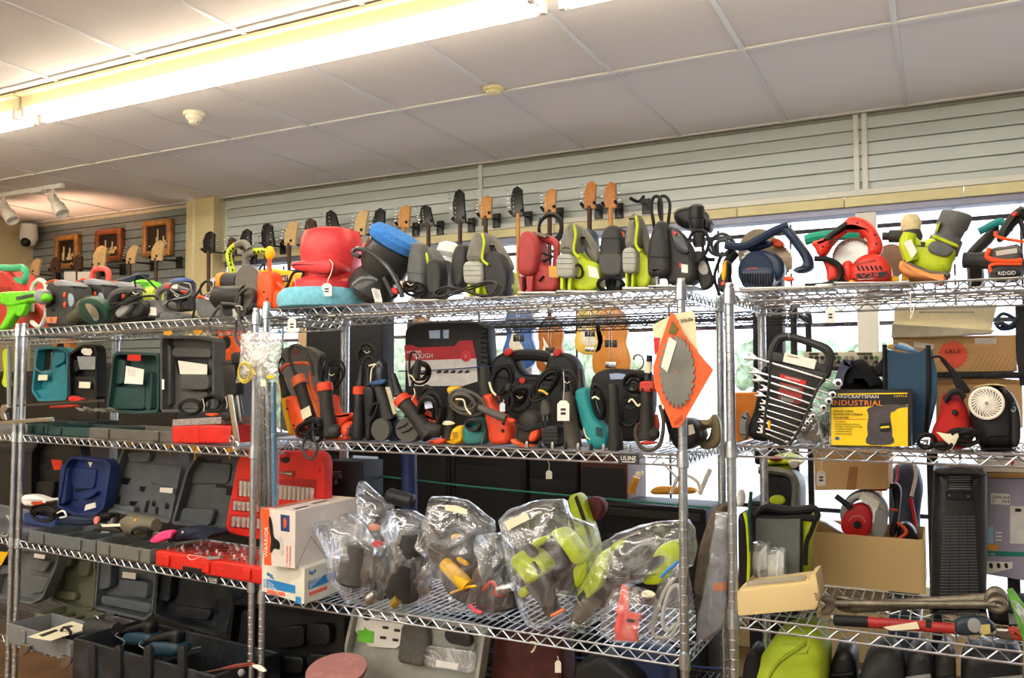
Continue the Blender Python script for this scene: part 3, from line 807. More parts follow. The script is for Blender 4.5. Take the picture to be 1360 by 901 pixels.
# --- lime loop-handled string trimmers / pole handles behind, standing on left unit edge
for i, P in enumerate((A5((520, 560), (480, 440), (475, 370), (530, 310), (590, 300), (628, 345)), A5((600, 470), (600, 400), (650, 365), (735, 360), (745, 380)))):
    t = T('loop_handle', ['lime green lattice loop handle, the taller one behind the grinders', 'lime and grey loop handle beside the yellow knob'][i], 'handle')
    tb(t, 'frame', C_, P, .30, .013, LIME)
    Q = [(x, y + 0.0) for x, y in P]
    tb(t, 'grip', C_, [Q[-3], Q[-2], Q[-1]] if i == 0 else Q[:3], .285, .0145, RUB)
    g = G()
    for k in range(len(P) - 1):
        for j in range(3):
            f_ = (j + .5) / 3; xx = P[k][0] * (1 - f_) + P[k + 1][0] * f_; yy = P[k][1] * (1 - f_) + P[k + 1][1] * f_
            g.ball(C_.p(xx, yy, .286), (.004, .003, .006), n=8, m=5)
    t.part('slots', g, BLKC)
    bx, by = P[0]
    tb(t, 'shaft', C_, [(bx, by), (bx + 4, by + 25)], .30, .014, BLK)
    t.end(ZT)
# --- red polisher on its blue bonnet
t = T('car_polisher', 'red orbital polisher sitting on a light blue bonnet', 'polisher')
cx = 432; d = .13; k = C_.mpp(cx, 380, d)
def lat(name, prof, m, cxx=cx, dd=d, n=32, label=None, frame=C_, sx=1.0):
    y1 = prof[-1][0]; y0 = prof[0][0]; kk = frame.mpp(cxx, y0, dd)
    P = frame.p(cxx, y0, dd)
    return t.part(name, G().lathe(P, V((0, 0, 1)), [((y0 - y) * kk, r * kk) for y, r in prof], n, sx), m, label)
lat('bonnet', [(408.5, 40), (407, 46), (402, 48), (394, 47), (389, 42)], mat('86d2e6', .95, var=.15, scale=60, bump=.9, bscale=500), cxx=430)
REDP = mat('dc3d40', .35, dirt='8c3a36', dirt_amt=.25)
lat('skirt', [(389, 34), (387, 37), (378, 37), (374, 33)], REDP, cxx=436)
lat('body', [(375, 30), (358, 30), (345, 33), (330, 32), (322, 28), (319, 18), (318, 0)], REDP, cxx=440)
sl(t, 'handle', C_, [(384, 347), (400, 344), (436, 342), (440, 350), (438, 358), (430, 362), (398, 358), (385, 355)], .0, .12, REDP, .012, 1)
tb(t, 'handle_support', C_, [(412, 356), (420, 368), (424, 380)], .10, .012, REDP)
vents(t, C_, 419, 324, 436, 329, 8, d - .078, vert=True)
tb(t, 'tag_string', C_, A5((1225, 412), (1250, 450), (1235, 520), (1215, 560), (1212, 595)), .0, .0016, PAPER)
r_ = t.end(ZT)
tag(C_, 434, 385, .004, 13, 17, 'white price tag hanging from the red polisher', 436, 372)
# --- dark buffer with blue bonnet, leaning
t = T('car_polisher', 'glossy dark grey buffer leaning, bright blue bonnet uppermost', 'polisher')
GLO = mat('3a3b3a', .18, var=.08, dirt='66655f', dirt_amt=.15)
a, b = A6.t((270, 700)), A6.t((480, 300))
lt(t, 'body', C_, a, b, .12, [(-.06, 12), (0, 20), (.12, 27), (.30, 26), (.42, 21), (.5, 24), (.58, 27), (.92, 28), (.95, 26)], GLO, n=32)
lt(t, 'bonnet', C_, a, b, .12, [(.93, 24), (.97, 30), (1.08, 31), (1.16, 27), (1.19, 12)], mat('3e83d6', .95, var=.2, scale=70, bump=.9, bscale=500), n=32)
tb(t, 'handle', C_, A6((215, 400), (165, 375), (190, 340), (290, 365), (400, 450), (470, 540), (520, 650), (530, 700)), .035, [.008, .008, .008, .009, .010, .010, .009, .008], GLO)
sl(t, 'switch', C_, A6((445, 630), (470, 622), (498, 660), (485, 682), (452, 665)), .045, .02, RED, .003)
tb(t, 'switch_panel', C_, A6((400, 560), (440, 640), (470, 700)), .07, .015, BLK)
g = G()
for k_ in range(4): g.slab(C_, A6((300 + k_ * 14, 640 + k_ * 4), (318 + k_ * 14, 630 + k_ * 4), (340 + k_ * 14, 720 + k_ * 4), (330 + k_ * 14, 745)), .040, .002, 0)
t.part('lettering', g, WHT)
t.end(ZT)
# --- grey jigsaw
t = jig(*A6.t((552, 285)), 46, 74, .08, 'grey jigsaw with lime switch next to the blue bonnet', MGR, MGR)
sl(t, 'switch', C_, A6((698, 365), (712, 360), (725, 430), (715, 450)), .066, .01, LIME, .002)
sl(t, 'battery', C_, A6((710, 410), (790, 395), (815, 500), (805, 640), (720, 655), (705, 560)), .05, .06, DGR, .008)
coil(t, C_, *A6.t((625, 620)), .07, 14, 8, 2.5, .0035); t.end(ZT)
t = jig(*A6.t((800, 420)), 16, 44, .16, 'small black jigsaw half hidden between the two grey ones', BLK, DGR); t.end(ZT)
t = T('work_light', 'white domed lamp head behind the grey jigsaws', 'lamp')
lt(t, 'dome', C_, A6.t((870, 400)), A6.t((890, 290)), .30, [(0, 10), (.3, 14), (.8, 12), (1, 6)], WHT); lt(t, 'base', C_, A6.t((865, 560)), A6.t((868, 410)), .30, [(0, 10), (1, 9)], WHT); t.end(ZT)
t = T('battery_saw', 'dark grey narrow tool standing behind the cord loops', 'saw')
sl(t, 'body', C_, A6((885, 600), (890, 420), (920, 310), (985, 305), (1000, 330), (1000, 420), (980, 600), (930, 645)), .10, .08, DGR, .012)
sl(t, 'grip', C_, A6((985, 305), (1020, 320), (1010, 430), (985, 470)), .12, .05, BLK, .01); t.end(ZT)
t = ryo(*A6.t((980, 195)), 66, 88, .09, 'lime and grey jigsaw above the loosely looped cord', 1.0)
sl(t, 'battery', C_, A6((1130, 380), (1170, 350), (1250, 355), (1320, 520), (1300, 680), (1170, 690), (1135, 600)), .085, .06, DGR, .01)
t.end(ZT)
t = T('looped_cord', 'black cord looped in a bow on the front edge of the top shelf', 'cord')
P = A6((960, 665), (870, 640), (790, 670), (770, 720), (820, 740), (900, 700), (1000, 660), (1130, 600), (1200, 590), (1240, 630), (1200, 720), (1130, 740), (1040, 700), (960, 665))
t.part('cable', G().tube(px(C_, P, .02), .0046), mat('3b3a37', .6)); P2 = [(x + 4, y + 3) for x, y in P[::-1]]
t.part('cable', G().tube(px(C_, P2, .028), .0046), mat('3b3a37', .6))
tie(t, C_, A6((960, 640), (968, 690)), .015, DGR, .003); t.end(ZT)
# --- red jigsaw
MAR = mat('a53534', .5, dirt='7c4a44', dirt_amt=.4)
t = T('jigsaw', 'dusty dark red jigsaw with a yellow oval label', 'jigsaw')
sl(t, 'body', C_, A7((190, 350), (240, 375), (250, 440), (255, 540), (355, 560), (370, 640), (345, 705), (160, 712), (150, 620), (180, 500)), .06, .08, MAR, .014)
sl(t, 'nose', C_, A7((115, 610), (112, 500), (125, 380), (150, 340), (190, 342), (225, 380), (245, 500), (215, 615)), .035, .06, MAR, .016)
tb(t, 'handle', C_, A7((215, 370), (270, 385), (330, 405), (358, 440), (355, 520), (350, 570)), .10, .012, MAR)
sl(t, 'rubber_top', C_, A7((185, 345), (270, 358), (320, 380), (240, 390)), .075, .05, KHA, .01)
sl(t, 'blade_fork', C_, A7((125, 615), (150, 615), (152, 712), (138, 700)), .04, .03, MAR, .003, 0); sl(t, 'blade_fork', C_, A7((172, 615), (215, 615), (208, 712), (178, 712)), .04, .03, MAR, .003, 0)
sl(t, 'blade', C_, A7((156, 625), (168, 625), (166, 690), (158, 690)), .05, .004, BLKC, 0, 0)
lt(t, 'dial', C_, A7.t((270, 635)), A7.t((271, 636)), .058, [(-4, 4.5), (0, 4.5)], BLK, n=16)
quad(t, C_, A7((310, 555), (370, 558), (368, 625), (312, 622)), .057, mat('c9953a', .5), name='label'); 
screws(t, C_, A7((225, 410), (280, 520), (225, 432)), .056, .004); t.part('shoe', G().slab(C_, A7((120, 708), (350, 706), (350, 722), (120, 722)), .01, .12, .002), STL)
cord(t, C_, A7((260, 470), (300, 490), (330, 500), (280, 530)), .08, .004); t.end(ZT)
# --- lime jigsaw with a cable standing above it
t = ryo(*A7.t((350, 283)), 61, 86, .06, 'bright lime jigsaw beneath an upright coil of black cord')
g = G().slab(C_, A7((545, 525), (600, 540), (612, 595), (550, 585)), .079, .002, 0); t.part('label', g, PAPER)
coil(t, C_, *A7.t((485, 555)), .07, 6, 8, 2, .003); t.end(ZT)
t = T('coiled_cord', 'black cord wound upright behind the lime jigsaw', 'cord')
coil(t, C_, *A7.t((328, 310)), .20, 14, 16, 3.5, .0048, rot=30, name='cable', jit=.18); tb(t, 'plug_lead', C_, A7((350, 380), (370, 400), (360, 480), (340, 560), (350, 700)), .2, .0048, BLKC); t.end(ZT)
# --- narrow dark jigsaw
t = T('jigsaw', 'slim charcoal jigsaw standing over a flat coil of cord', 'jigsaw')
sl(t, 'nose', C_, A7((605, 470), (612, 380), (645, 308), (715, 305), (740, 350), (750, 480), (748, 560), (735, 600), (620, 598), (605, 560)), .06, .10, DGR, .016)
sl(t, 'collar_panel', C_, A7((606, 465), (748, 470), (748, 558), (732, 602), (625, 600), (606, 560)), .052, .03, mat('4a4a48', .6), .008)
sl(t, 'grip', C_, A7((730, 340), (770, 380), (775, 420), (745, 440)), .10, .05, BLK, .012); lt(t, 'lock_knob', C_, A7.t((752, 375)), A7.t((756, 376)), .085, [(-1.5, 5), (1.5, 4)], RED, n=14)
tb(t, 'seam', C_, A7((615, 385), (740, 385)), .058, .001, BLKC, n=4, sm=0)
sl(t, 'shaft', C_, A7((640, 598), (720, 598), (700, 690), (650, 690)), .08, .05, BLKC, .004)
coil(t, C_, *A7.t((680, 650)), .06, 17, 9, 4.5, .0046, jit=.06); t.end(ZT)
t = T('jigsaw', 'blue topped jigsaw mostly hidden behind the charcoal one', 'jigsaw')
sl(t, 'body', C_, A7((500, 325), (560, 330), (578, 380), (570, 500), (600, 640), (520, 660)), .24, .07, NAVY, .014); sl(t, 'shoe', C_, A7((500, 660), (620, 660), (620, 672), (500, 672)), .22, .1, STL, .002, 0); t.end(ZT)
t = ryo(*A7.t((745, 225)), 48, 102, .05, 'tall grey and lime jigsaw leaning against the big black one', .85); t.end(ZT)
# --- big black jigsaw
t = T('jigsaw', 'large black jigsaw with glossy blue-grey handle opening', 'jigsaw')
sl(t, 'body', C_, A7((1000, 300), (1060, 310), (1120, 380), (1170, 480), (1185, 560), (1175, 640), (1010, 655), (990, 500)), .06, .09, DGR, .016)
sl(t, 'nose', C_, A7((890, 570), (892, 470), (905, 370), (940, 285), (970, 268), (1000, 280), (1020, 400), (1028, 500), (1020, 605), (900, 605)), .03, .08, DGR, .02)
sl(t, 'handle_opening', C_, A7((1030, 310), (1080, 330), (1140, 410), (1155, 480), (1080, 465), (1055, 420)), .055, .01, mat('23262e', .15), .003)
sl(t, 'switch', C_, A7((1048, 345), (1065, 335), (1080, 355), (1062, 368)), .048, .01, RED, .002)
quad(t, C_, A7((1092, 525), (1103, 525), (1103, 550), (1092, 550)), .058, RED, name='badge'); quad(t, C_, A7((1104, 530), (1142, 535), (1142, 583), (1104, 578)), .058, PAPER, name='label')
tb(t, 'seam', C_, A7((893, 490), (1025, 488)), .028, .0012, BLKC, n=4, sm=0); 
lt(t, 'blade_clamp', C_, A7.t((960, 605)), A7.t((962, 650)), .05, [(0, 4), (1, 3)], STL); sl(t, 'shoe', C_, A7((900, 652), (1175, 652), (1175, 664), (900, 664)), .02, .12, STL, .002, 0)
cord(t, C_, A7((945, 330), (925, 210), (935, 150), (965, 140), (985, 180), (985, 320)), .10, .005); cord(t, C_, A7((1000, 330), (970, 220), (975, 150), (1010, 140), (1035, 190), (1020, 330)), .13, .005)
t.end(ZT)
# --- black rotary tool standing behind it
t = T('cut_off_tool', 'worn black cutting tool with clear guard at the right end of the shelf', 'saw')
sl(t, 'motor_housing', C_, A7((1045, 215), (1130, 190), (1220, 195), (1240, 260), (1230, 330), (1120, 330), (1050, 290)), .16, .10, BLK, .02)
lt(t, 'motor_cap', C_, A7.t((1195, 330)), A7.t((1195, 190)), .13, [(0, 8), (.1, 9), (.4, 9.5), (.42, 10.5), (.9, 10), (1, 7)], BLK)
sl(t, 'collar_lug', C_, A7((1225, 270), (1262, 262), (1280, 300), (1262, 345), (1228, 335)), .14, .06, BLK, .01)
lt(t, 'neck', C_, A7.t((1215, 430)), A7.t((1198, 335)), .14, [(0, 8), (.3, 9), (.6, 7), (1, 8)], DGR)
sl(t, 'base_plate', C_, A7((1165, 470), (1200, 450), (1240, 470), (1300, 650), (1240, 690), (1215, 680)), .10, .03, DGR, .008)
quad(t, C_, A7((1195, 550), (1240, 500), (1275, 590), (1220, 600)), .098, mat('a8a49b', .5), name='worn_patch', c=2)
cord(t, C_, A7((1150, 390), (1180, 345), (1240, 345), (1268, 400), (1250, 470), (1200, 520), (1160, 490)), .08, .005)
t.end(ZT)
# ================================================================ top shelf, right unit
ZR1 = 1.8185
# cord heap and orange-black tool between the units
t = T('coiled_cord', 'grey cord in loose loops between the two shelving units', 'cord')
coil(t, R_, *A8.t((95, 235)), .12, 18, 15, 3.5, .0045, rot=-15, name='cable', m=mat('3a4043', .5), jit=.18); cord(t, R_, A8((30, 180), (10, 210), (20, 280), (60, 290)), .1, .005, name='lead'); tb(t, 'lead', R_, A8((95, 260), (60, 350), (80, 425)), .12, .0045, BLKC); t.end(ZR1)
t = T('utility_light', 'small black and orange lamp leaning beside the upright post', 'lamp')
sl(t, 'body', R_, A8((85, 340), (110, 300), (125, 310), (118, 400), (80, 420), (70, 380)), .02, .04, BLK, .008); sl(t, 'lens', R_, A8((88, 330), (104, 300), (110, 306), (104, 375), (88, 372)), .012, .02, YEL, .005); sl(t, 'switch', R_, A8((85, 378), (104, 374), (104, 390), (86, 392)), .012, .01, ORG, .002); t.end(ZR1)
# dark blue circular saw
t = T('circular_saw', 'navy blue circular saw with ribbed motor cap and brown blade', 'circular saw')
BL = mat('1f2f48', .35, dirt='3d4c60', dirt_amt=.3)
lt(t, 'motor', R_, A8.t((265, 345)), A8.t((235, 348)), .16, [(0, 26), (.3, 26), (.9, 25), (1.0, 21)], BL, d2=.07, n=28)
g = G()
for k in range(12):
    x = 172 + k * 11; g.slab(R_, A8((x, 358), (x + 4, 356), (x + 4, 405 - abs(k - 6) * 2), (x, 405 - abs(k - 6) * 2)), .028, .01, .001)
sl(t, 'motor_cap', R_, A8((165, 350), (180, 335), (290, 330), (310, 345), (308, 390), (290, 412), (190, 420), (168, 400)), .035, .04, BL, .008); t.part('cap_ribs', g, BLKC)
txt(t, R_, 'RYOBI', *A8.t((195, 342)), .033, 2.6, RED, x2=A8.t((238, 340))[0])
sl(t, 'upper_housing', R_, A8((175, 280), (230, 255), (300, 262), (350, 300), (350, 370), (310, 390), (180, 340)), .07, .06, BL, .014)
quad(t, R_, A8((195, 300), (250, 285), (252, 302), (198, 315)), .068, mat('b8a878', .5), name='badge')
tb(t, 'front_handle', R_, A8((105, 240), (180, 245), (240, 220), (310, 180), (370, 158)), .09, [.011, .012, .013, .012, .012], BL)
sl(t, 'rear_handle', R_, A8((325, 165), (370, 150), (400, 190), (460, 270), (475, 310), (470, 340), (420, 355), (380, 345), (400, 330), (430, 320), (425, 290), (370, 215)), .08, .05, BL, .012)
sl(t, 'side_arm', R_, A8((180, 240), (290, 210), (310, 235), (200, 270)), .10, .035, BL, .01)
sl(t, 'lever', R_, A8((348, 368), (390, 368), (392, 388), (350, 390)), .05, .02, ORG, .003)
sl(t, 'guard', R_, A8((285, 225), (310, 205), (345, 220), (350, 245), (310, 245)), .12, .04, ORG, .006)
disc(t, 'blade', R_, A8.t((305, 310)), 27, .17, .003, mat('8a7864', .4, .7, var=.3), teeth=36)
sl(t, 'shoe', R_, A8((160, 415), (480, 408), (490, 400), (560, 398), (555, 412), (165, 428)), .03, .14, STL, .002, 0)
cord(t, R_, A8((480, 295), (540, 300), (585, 330), (585, 380), (520, 405), (440, 410)), .05, .0075); t.end(ZR1)
# abrasive wheel / old saw behind
t = T('circular_saw', 'old circular saw with a tan dusty guard behind the navy one', 'circular saw')
disc(t, 'guard', R_, A8.t((240, 250)), 27, .30, .05, mat('8b7c66', .6, var=.25)); disc(t, 'blade', R_, A8.t((245, 300)), 26, .29, .003, STL, teeth=30); sl(t, 'shoe', R_, A8((130, 395), (330, 392), (330, 402), (130, 406)), .26, .12, STL, .002, 0)
tb(t, 'handle', R_, A8((120, 380), (110, 300), (150, 250)), .33, .014, BLK); t.end(ZR1)
# red circular saw
t = T('circular_saw', 'bright red cordless circular saw marked with a V28 badge', 'circular saw')
RE = mat('df3a2c', .38, dirt='8a3a2a', dirt_amt=.25)
sl(t, 'motor_housing', R_, A8((625, 350), (650, 300), (700, 275), (760, 278), (795, 320), (803, 370), (795, 400), (640, 408)), .03, .12, RE, .02)
sl(t, 'lower_plate', R_, A8((585, 320), (640, 300), (640, 400), (600, 395)), .06, .06, RE, .01)
sl(t, 'handle', R_, A8((463, 235), (470, 222), (510, 215), (600, 140), (625, 112), (690, 122), (735, 165), (765, 225), (765, 270), (735, 290), (700, 282), (705, 250), (695, 205), (650, 175), (610, 178), (560, 225), (535, 265), (520, 290), (490, 285), (480, 255)), .05, .055, RE, .014)
sl(t, 'handle_foot', R_, A8((500, 285), (540, 300), (580, 330), (585, 385), (560, 402), (528, 400), (530, 350)), .06, .05, RE, .012)
sl(t, 'rubber_grip', R_, A8((505, 215), (560, 170), (600, 140), (618, 135), (625, 165), (580, 195), (530, 235)), .045, .05, BLK, .012)
vents(t, R_, *A8.t((540, 212)), *A8.t((605, 245)), 5, .043, m=BLKC)
g = G()
for k in range(6): g.slab(R_, A8((655 + k * 19, 335), (662 + k * 19, 333), (672 + k * 19, 352), (665 + k * 19, 354)), .027, .004, 0)
t.part('vent', g, BLKC)
quad(t, R_, A8((655, 368), (790, 358), (772, 384), (660, 388)), .0285, BLK, name='badge'); txt(t, R_, 'V28', *A8.t((672, 385)), .027, 5.5, RED, x2=A8.t((750, 385))[0])
txt(t, R_, 'Milwaukee', *A8.t((645, 335)), .0285, 5, mat('9b3b34', .5), x2=A8.t((740, 300))[0], ang=10)
txt(t, R_, 'HEAVY-DUTY', *A8.t((662, 396)), .0285, 1.8, WHT, x2=A8.t((730, 394))[0])
screws(t, R_, A8((660, 148), (735, 200), (515, 250), (740, 238), (612, 185), (790, 380), (645, 392)), .028, .003)
sl(t, 'trigger', R_, A8((665, 185), (690, 175), (690, 205), (672, 215)), .07, .03, RED, .005)
disc(t, 'guard', R_, A8.t((640, 290)), 28, .14, .035, mat('8d7767', .5, .4, var=.3)); disc(t, 'blade', R_, A8.t((642, 300)), 27, .13, .003, STL, teeth=36)
sl(t, 'shoe', R_, A8((560, 402), (810, 402), (880, 395), (880, 408), (560, 412)), .02, .16, STL, .002, 0)
lt(t, 'side_knob', R_, A8.t((765, 205)), A8.t((850, 205)), .08, [(0, 6), (.3, 6), (.35, 9.5), (.95, 10), (1, 7)], DGR)
t.end(ZR1)
t = T('disc_sander', 'tool with brown disc and teal grip tucked behind the red saw', 'sander')
disc(t, 'disc', R_, A8.t((800, 285)), 22, .30, .03, mat('8a6a58', .6)); tb(t, 'grip', R_, A8((690, 190), (560, 195), (480, 205), (440, 215)), .33, .014, mat('1b9377', .5)); tb(t, 'frame', R_, A8((790, 270), (700, 300), (560, 380)), .34, .016, BLK); sl(t, 'shoe', R_, A8((700, 392), (870, 392), (870, 402), (700, 402)), .27, .1, STL, .002, 0); t.end(ZR1)
t = T('pole_tool', 'cream dusty knob on a lime pole behind the leaning sander', 'tool')
lt(t, 'knob', R_, A8.t((885, 190)), A8.t((885, 112)), .14, [(0, 9), (.2, 13), (.7, 14), (1, 9)], mat('d8c79c', .8, var=.2, bump=.5)); lt(t, 'collar', R_, A8.t((890, 215)), A8.t((888, 172)), .135, [(0, 13), (.4, 15), (1, 12)], DGR)
tb(t, 'pole', R_, A8((890, 200), (885, 300), (875, 392)), .16, .02, LIME); t.end(ZR1)
# lime sander leaning
t = T('orbital_sander', 'large lime and grey orbital sander leaning to the right', 'sander')
sl(t, 'body', R_, A8((868, 210), (900, 200), (930, 240), (975, 210), (1085, 265), (1060, 330), (1055, 380), (960, 392), (875, 345), (838, 290), (840, 255)), .05, .10, LIME, .02)
lt(t, 'motor', R_, A8.t((1010, 290)), A8.t((1080, 110)), .09, [(0, 24), (.35, 23), (.4, 19), (.62, 20), (.66, 22), (.98, 22), (1.02, 19)], MGR, n=28)
sl(t, 'side_panel', R_, A8((975, 225), (1075, 262), (1045, 320), (945, 285)), .042, .03, MGR, .006)
sl(t, 'lime_rim', R_, A8((968, 215), (985, 205), (1090, 255), (1082, 272)), .045, .06, LIME, .004)
sl(t, 'collar', R_, A8((985, 195), (1010, 130), (1000, 190)), .05, .04, LIME, .004)
tb(t, 'handle', R_, A8((890, 330), (870, 250), (880, 200)), .05, [.018, .02, .016], LIME)
quad(t, R_, A8((855, 245), (885, 228), (912, 285), (890, 320)), .028, PAPER, name='price_label')
sl(t, 'pad', R_, A8((832, 345), (845, 318), (880, 345), (950, 378), (1040, 408), (1030, 418), (940, 410), (868, 395), (838, 372)), .03, .13, mat('f0a060', .8, var=.1), .014)
sl(t, 'pad_collar', R_, A8((850, 310), (880, 330), (960, 372), (1060, 385), (1045, 395), (950, 388), (870, 355)), .04, .11, KHA, .008)
quad(t, R_, A8((925, 240), (945, 240), (945, 262), (928, 262)), .048, BLK, name='badge'); t.end(ZR1)
t = T('angle_grinder', 'grinder laid flat at the right edge with an orange trimmed cap', 'grinder')
lt(t, 'motor', R_, A8.t((1215, 320)), A8.t((1355, 300)), .10, [(0, 18), (.1, 24), (.9, 25), (1, 20)], DGR)
sl(t, 'gear_head', R_, A8((1210, 260), (1240, 240), (1340, 238), (1358, 270), (1356, 370), (1325, 380), (1220, 378), (1212, 330)), .06, .09, mat('555350', .5), .012)
tb(t, 'orange_trim', R_, A8((1215, 250), (1208, 290), (1280, 305), (1352, 300)), .052, .006, ORG); tb(t, 'orange_trim', R_, A8((1240, 182), (1250, 205), (1360, 225)), .055, .004, ORG); tb(t, 'orange_trim', R_, A8((1222, 350), (1225, 318), (1350, 315)), .052, .004, ORG)
quad(t, R_, A8((1240, 262), (1330, 250), (1332, 270), (1245, 282)), .057, mat('c2bdb4', .5), name='badge')
sl(t, 'name_band', R_, A8((1240, 335), (1345, 330), (1345, 365), (1242, 370)), .054, .02, BLK, .003); txt(t, R_, 'RIDGID', *A8.t((1250, 362)), .0525, 5, x2=A8.t((1325, 360))[0])
lt(t, 'handle', R_, A8.t((1100, 300)), A8.t((1215, 300)), .10, [(0, 8), (.05, 12), (.5, 11), (.8, 13), (1, 14)], DGR); t.end(ZR1)
t = T('cordless_saw', 'black saw with teal strip standing behind the right-hand grinder', 'saw')
sl(t, 'body', R_, A8((1098, 275), (1150, 215), (1230, 150), (1262, 140), (1250, 190), (1180, 250), (1120, 290)), .22, .06, DGR, .014); tb(t, 'teal_strip', R_, A8((1170, 175), (1250, 138), (1275, 140)), .21, .009, TEAL)
sl(t, 'handle', R_, A8((1240, 190), (1290, 110), (1345, 68), (1375, 80), (1375, 125), (1340, 130), (1300, 180), (1260, 215)), .18, .05, BLK, .014)
tb(t, 'trigger_guard', R_, A8((1300, 170), (1330, 120), (1352, 150), (1365, 200)), .19, .006, BLK); sl(t, 'switch', R_, A8((1310, 100), (1335, 92), (1330, 112), (1312, 118)), .172, .02, RED, .003)
tb(t, 'shaft', R_, A8((1150, 260), (1160, 390)), .24, .02, BLK); t.end(ZR1)
t = T('wrench_set', 'row of yellow handled bits lying on the right top shelf', 'tool set')
for k in range(6):
    x, y = A8.t((640 + k * 45, 436 - k * 4)); sl(t, 'yellow_case', R_, rect(x - 6, y - 4, x + 5, y + 5), .05 + .02 * (k % 3), .05, YEL, .004, 1)
t.end(ZR1 + .001)
tag(R_, 1103, 419, -.01, 12, 20, 'white price tag hanging below the right top shelf', 1101, 400)
# ================================================================ top shelf, left unit (things seen left to right)
ZL1 = 1.8155
LIMEG = mat('6fd81e', .4, dirt='4f7a2a', dirt_amt=.2)
t = T('chainsaw', 'dark red chainsaw body with green handle at the far left', 'chainsaw')
sl(t, 'body', LL_, A4((-60, 480), (40, 500), (120, 560), (200, 620), (240, 680), (300, 760), (330, 880), (0, 890), (-60, 800)), .10, .14, mat('c3342c', .4, dirt='7a2a22', dirt_amt=.3), .02)
tb(t, 'rear_handle', LL_, A4((10, 480), (90, 482), (170, 478), (195, 520), (175, 570), (120, 560)), .12, .016, mat('3aa878', .4)); screws(t, LL_, A4((15, 518), (100, 585), (175, 505)), .095, .004, BLK)
g = G()
for k in range(5): g.slab(LL_, A4((5, 600 + k * 13), (80 + k * 10, 610 + k * 13), (80 + k * 10, 616 + k * 13), (5, 606 + k * 13)), .097, .003, 0)
t.part('vent', g, mat('8a211c', .5))
tb(t, 'hand_guard', LL_, A4((240, 830), (300, 860), (345, 780), (350, 660), (340, 580), (300, 552), (255, 580), (240, 640), (240, 760)), .07, .010, mat('c9cbc0', .4)); t.end(ZL1)
t = T('heat_gun', 'bright green pistol-shaped heat gun hanging over the left shelf edge', 'heat gun')
sl(t, 'barrel', LL_, A4((-20, 668), (40, 660), (200, 655), (290, 662), (320, 680), (322, 725), (290, 742), (210, 735), (150, 760), (60, 780), (0, 760), (-20, 730)), .005, .05, LIMEG, .014)
sl(t, 'grip', LL_, A4((40, 760), (150, 745), (140, 790), (90, 850), (60, 900), (20, 950), (-20, 950), (10, 890), (50, 820)), .01, .04, LIMEG, .012)
sl(t, 'trigger', LL_, A4((130, 750), (185, 745), (190, 770), (150, 850), (110, 845)), .012, .03, LIMEG, .008)
sl(t, 'name_plate', LL_, A4((118, 702), (245, 676), (250, 700), (122, 728)), .002, .004, mat('38402f', .5), .001, 0); txt(t, LL_, 'greenworks', *A4.t((128, 722)), .001, 2.4, LGR, x2=A4.t((240, 705))[0], ang=12)
lt(t, 'nozzle', LL_, A4.t((315, 700)), A4.t((350, 700)), .03, [(0, 5), (.6, 5), (1, 3.5)], LGR); screws(t, LL_, A4((20, 680), (155, 748), (30, 760), (180, 672)), .004, .003, BLK); t.end()
for i, (dx, dy, d, nm) in enumerate(((0, 0, .05, 'dark grey cordless tool with orange buttons and an X badge'), (40, -2, .16, 'dark grey cordless tool with orange buttons, second in the row'), (78, 2, .24, 'dark grey cordless tool with white rim, third in the row'))):
    t = T('cordless_tool', nm, 'power tool', 'dark cordless tools with orange buttons')
    def q(*L): return [(x + dx, y + dy) for x, y in A4(*L)]
    sl(t, 'body', L_ if i else L_, q((330, 640), (350, 590), (420, 575), (510, 585), (545, 620), (560, 700), (555, 800), (560, 890), (340, 895), (335, 760), (345, 700)), d, .10, DGR, .016)
    tb(t, 'orange_rim', L_, q((345, 598), (400, 578), (470, 585)), d - .001, .004, ORG)
    sl(t, 'top_cap', L_, q((390, 578), (470, 572), (530, 590), (540, 620), (400, 615)), d - .006, .08, mat('8e8f96', .35), .006)
    sl(t, 'window_panel', L_, q((505, 660), (540, 665), (548, 750), (512, 755)), d - .004, .01, mat('9aa6b2', .3), .002)
    for yy in (675, 740):
        t.part('button', G().ball(L_.p(*q((485, yy))[0], d - .002), (.009, .006, .012)), ORG)
    tb(t, 'ribs', L_, q((345, 650), (400, 680), (345, 700), (400, 730), (345, 755), (400, 780)), d - .002, .005, BLK)
    if i == 0: quad(t, L_, q((340, 825), (430, 822), (420, 865), (350, 865)), d - .003, mat('c9794a', .5), name='badge'); txt(t, L_, 'X', *q((378, 857))[0], d - .005, 4, BLK)
    t.end(ZL1)
t = T('flashlight', 'work flashlight with round silver lens pointing at us', 'flashlight')
lt(t, 'body', L_, A4.t((590, 860)), A4.t((700, 800)), .06, [(-.5, 5), (0, 6), (.4, 7), (.7, 11), (1, 12)], mat('55543f', .5))
lt(t, 'head', L_, A4.t((735, 815)), A4.t((690, 835)), .04, [(-.2, 11), (0, 13), (.6, 13), (.9, 12.5), (1.0, 11)], mat('2b4a3e', .4), d2=.005)
lt(t, 'lens', L_, A4.t((692, 835)), A4.t((685, 838)), .004, [(0, 8), (1, 8.5), (1.2, 7)], mat('d9d6cc', .1, .8), d2=.0, n=24); t.end(ZL1)
t = T('padded_frame', 'red padded frame rising behind the dark cordless tools', 'frame')
tb(t, 'handle', L_, A4((690, 600), (695, 530), (720, 495), (790, 495), (812, 530), (810, 590)), .34, .014, mat('e2564c', .5)); tb(t, 'frame', L_, A4((690, 600), (695, 800), (810, 800), (810, 590)), .34, .012, BLK, sm=0); t.end(ZL1)
t = T('reciprocating_saw', 'long navy and grey saw lying across the back of the left shelf', 'saw')
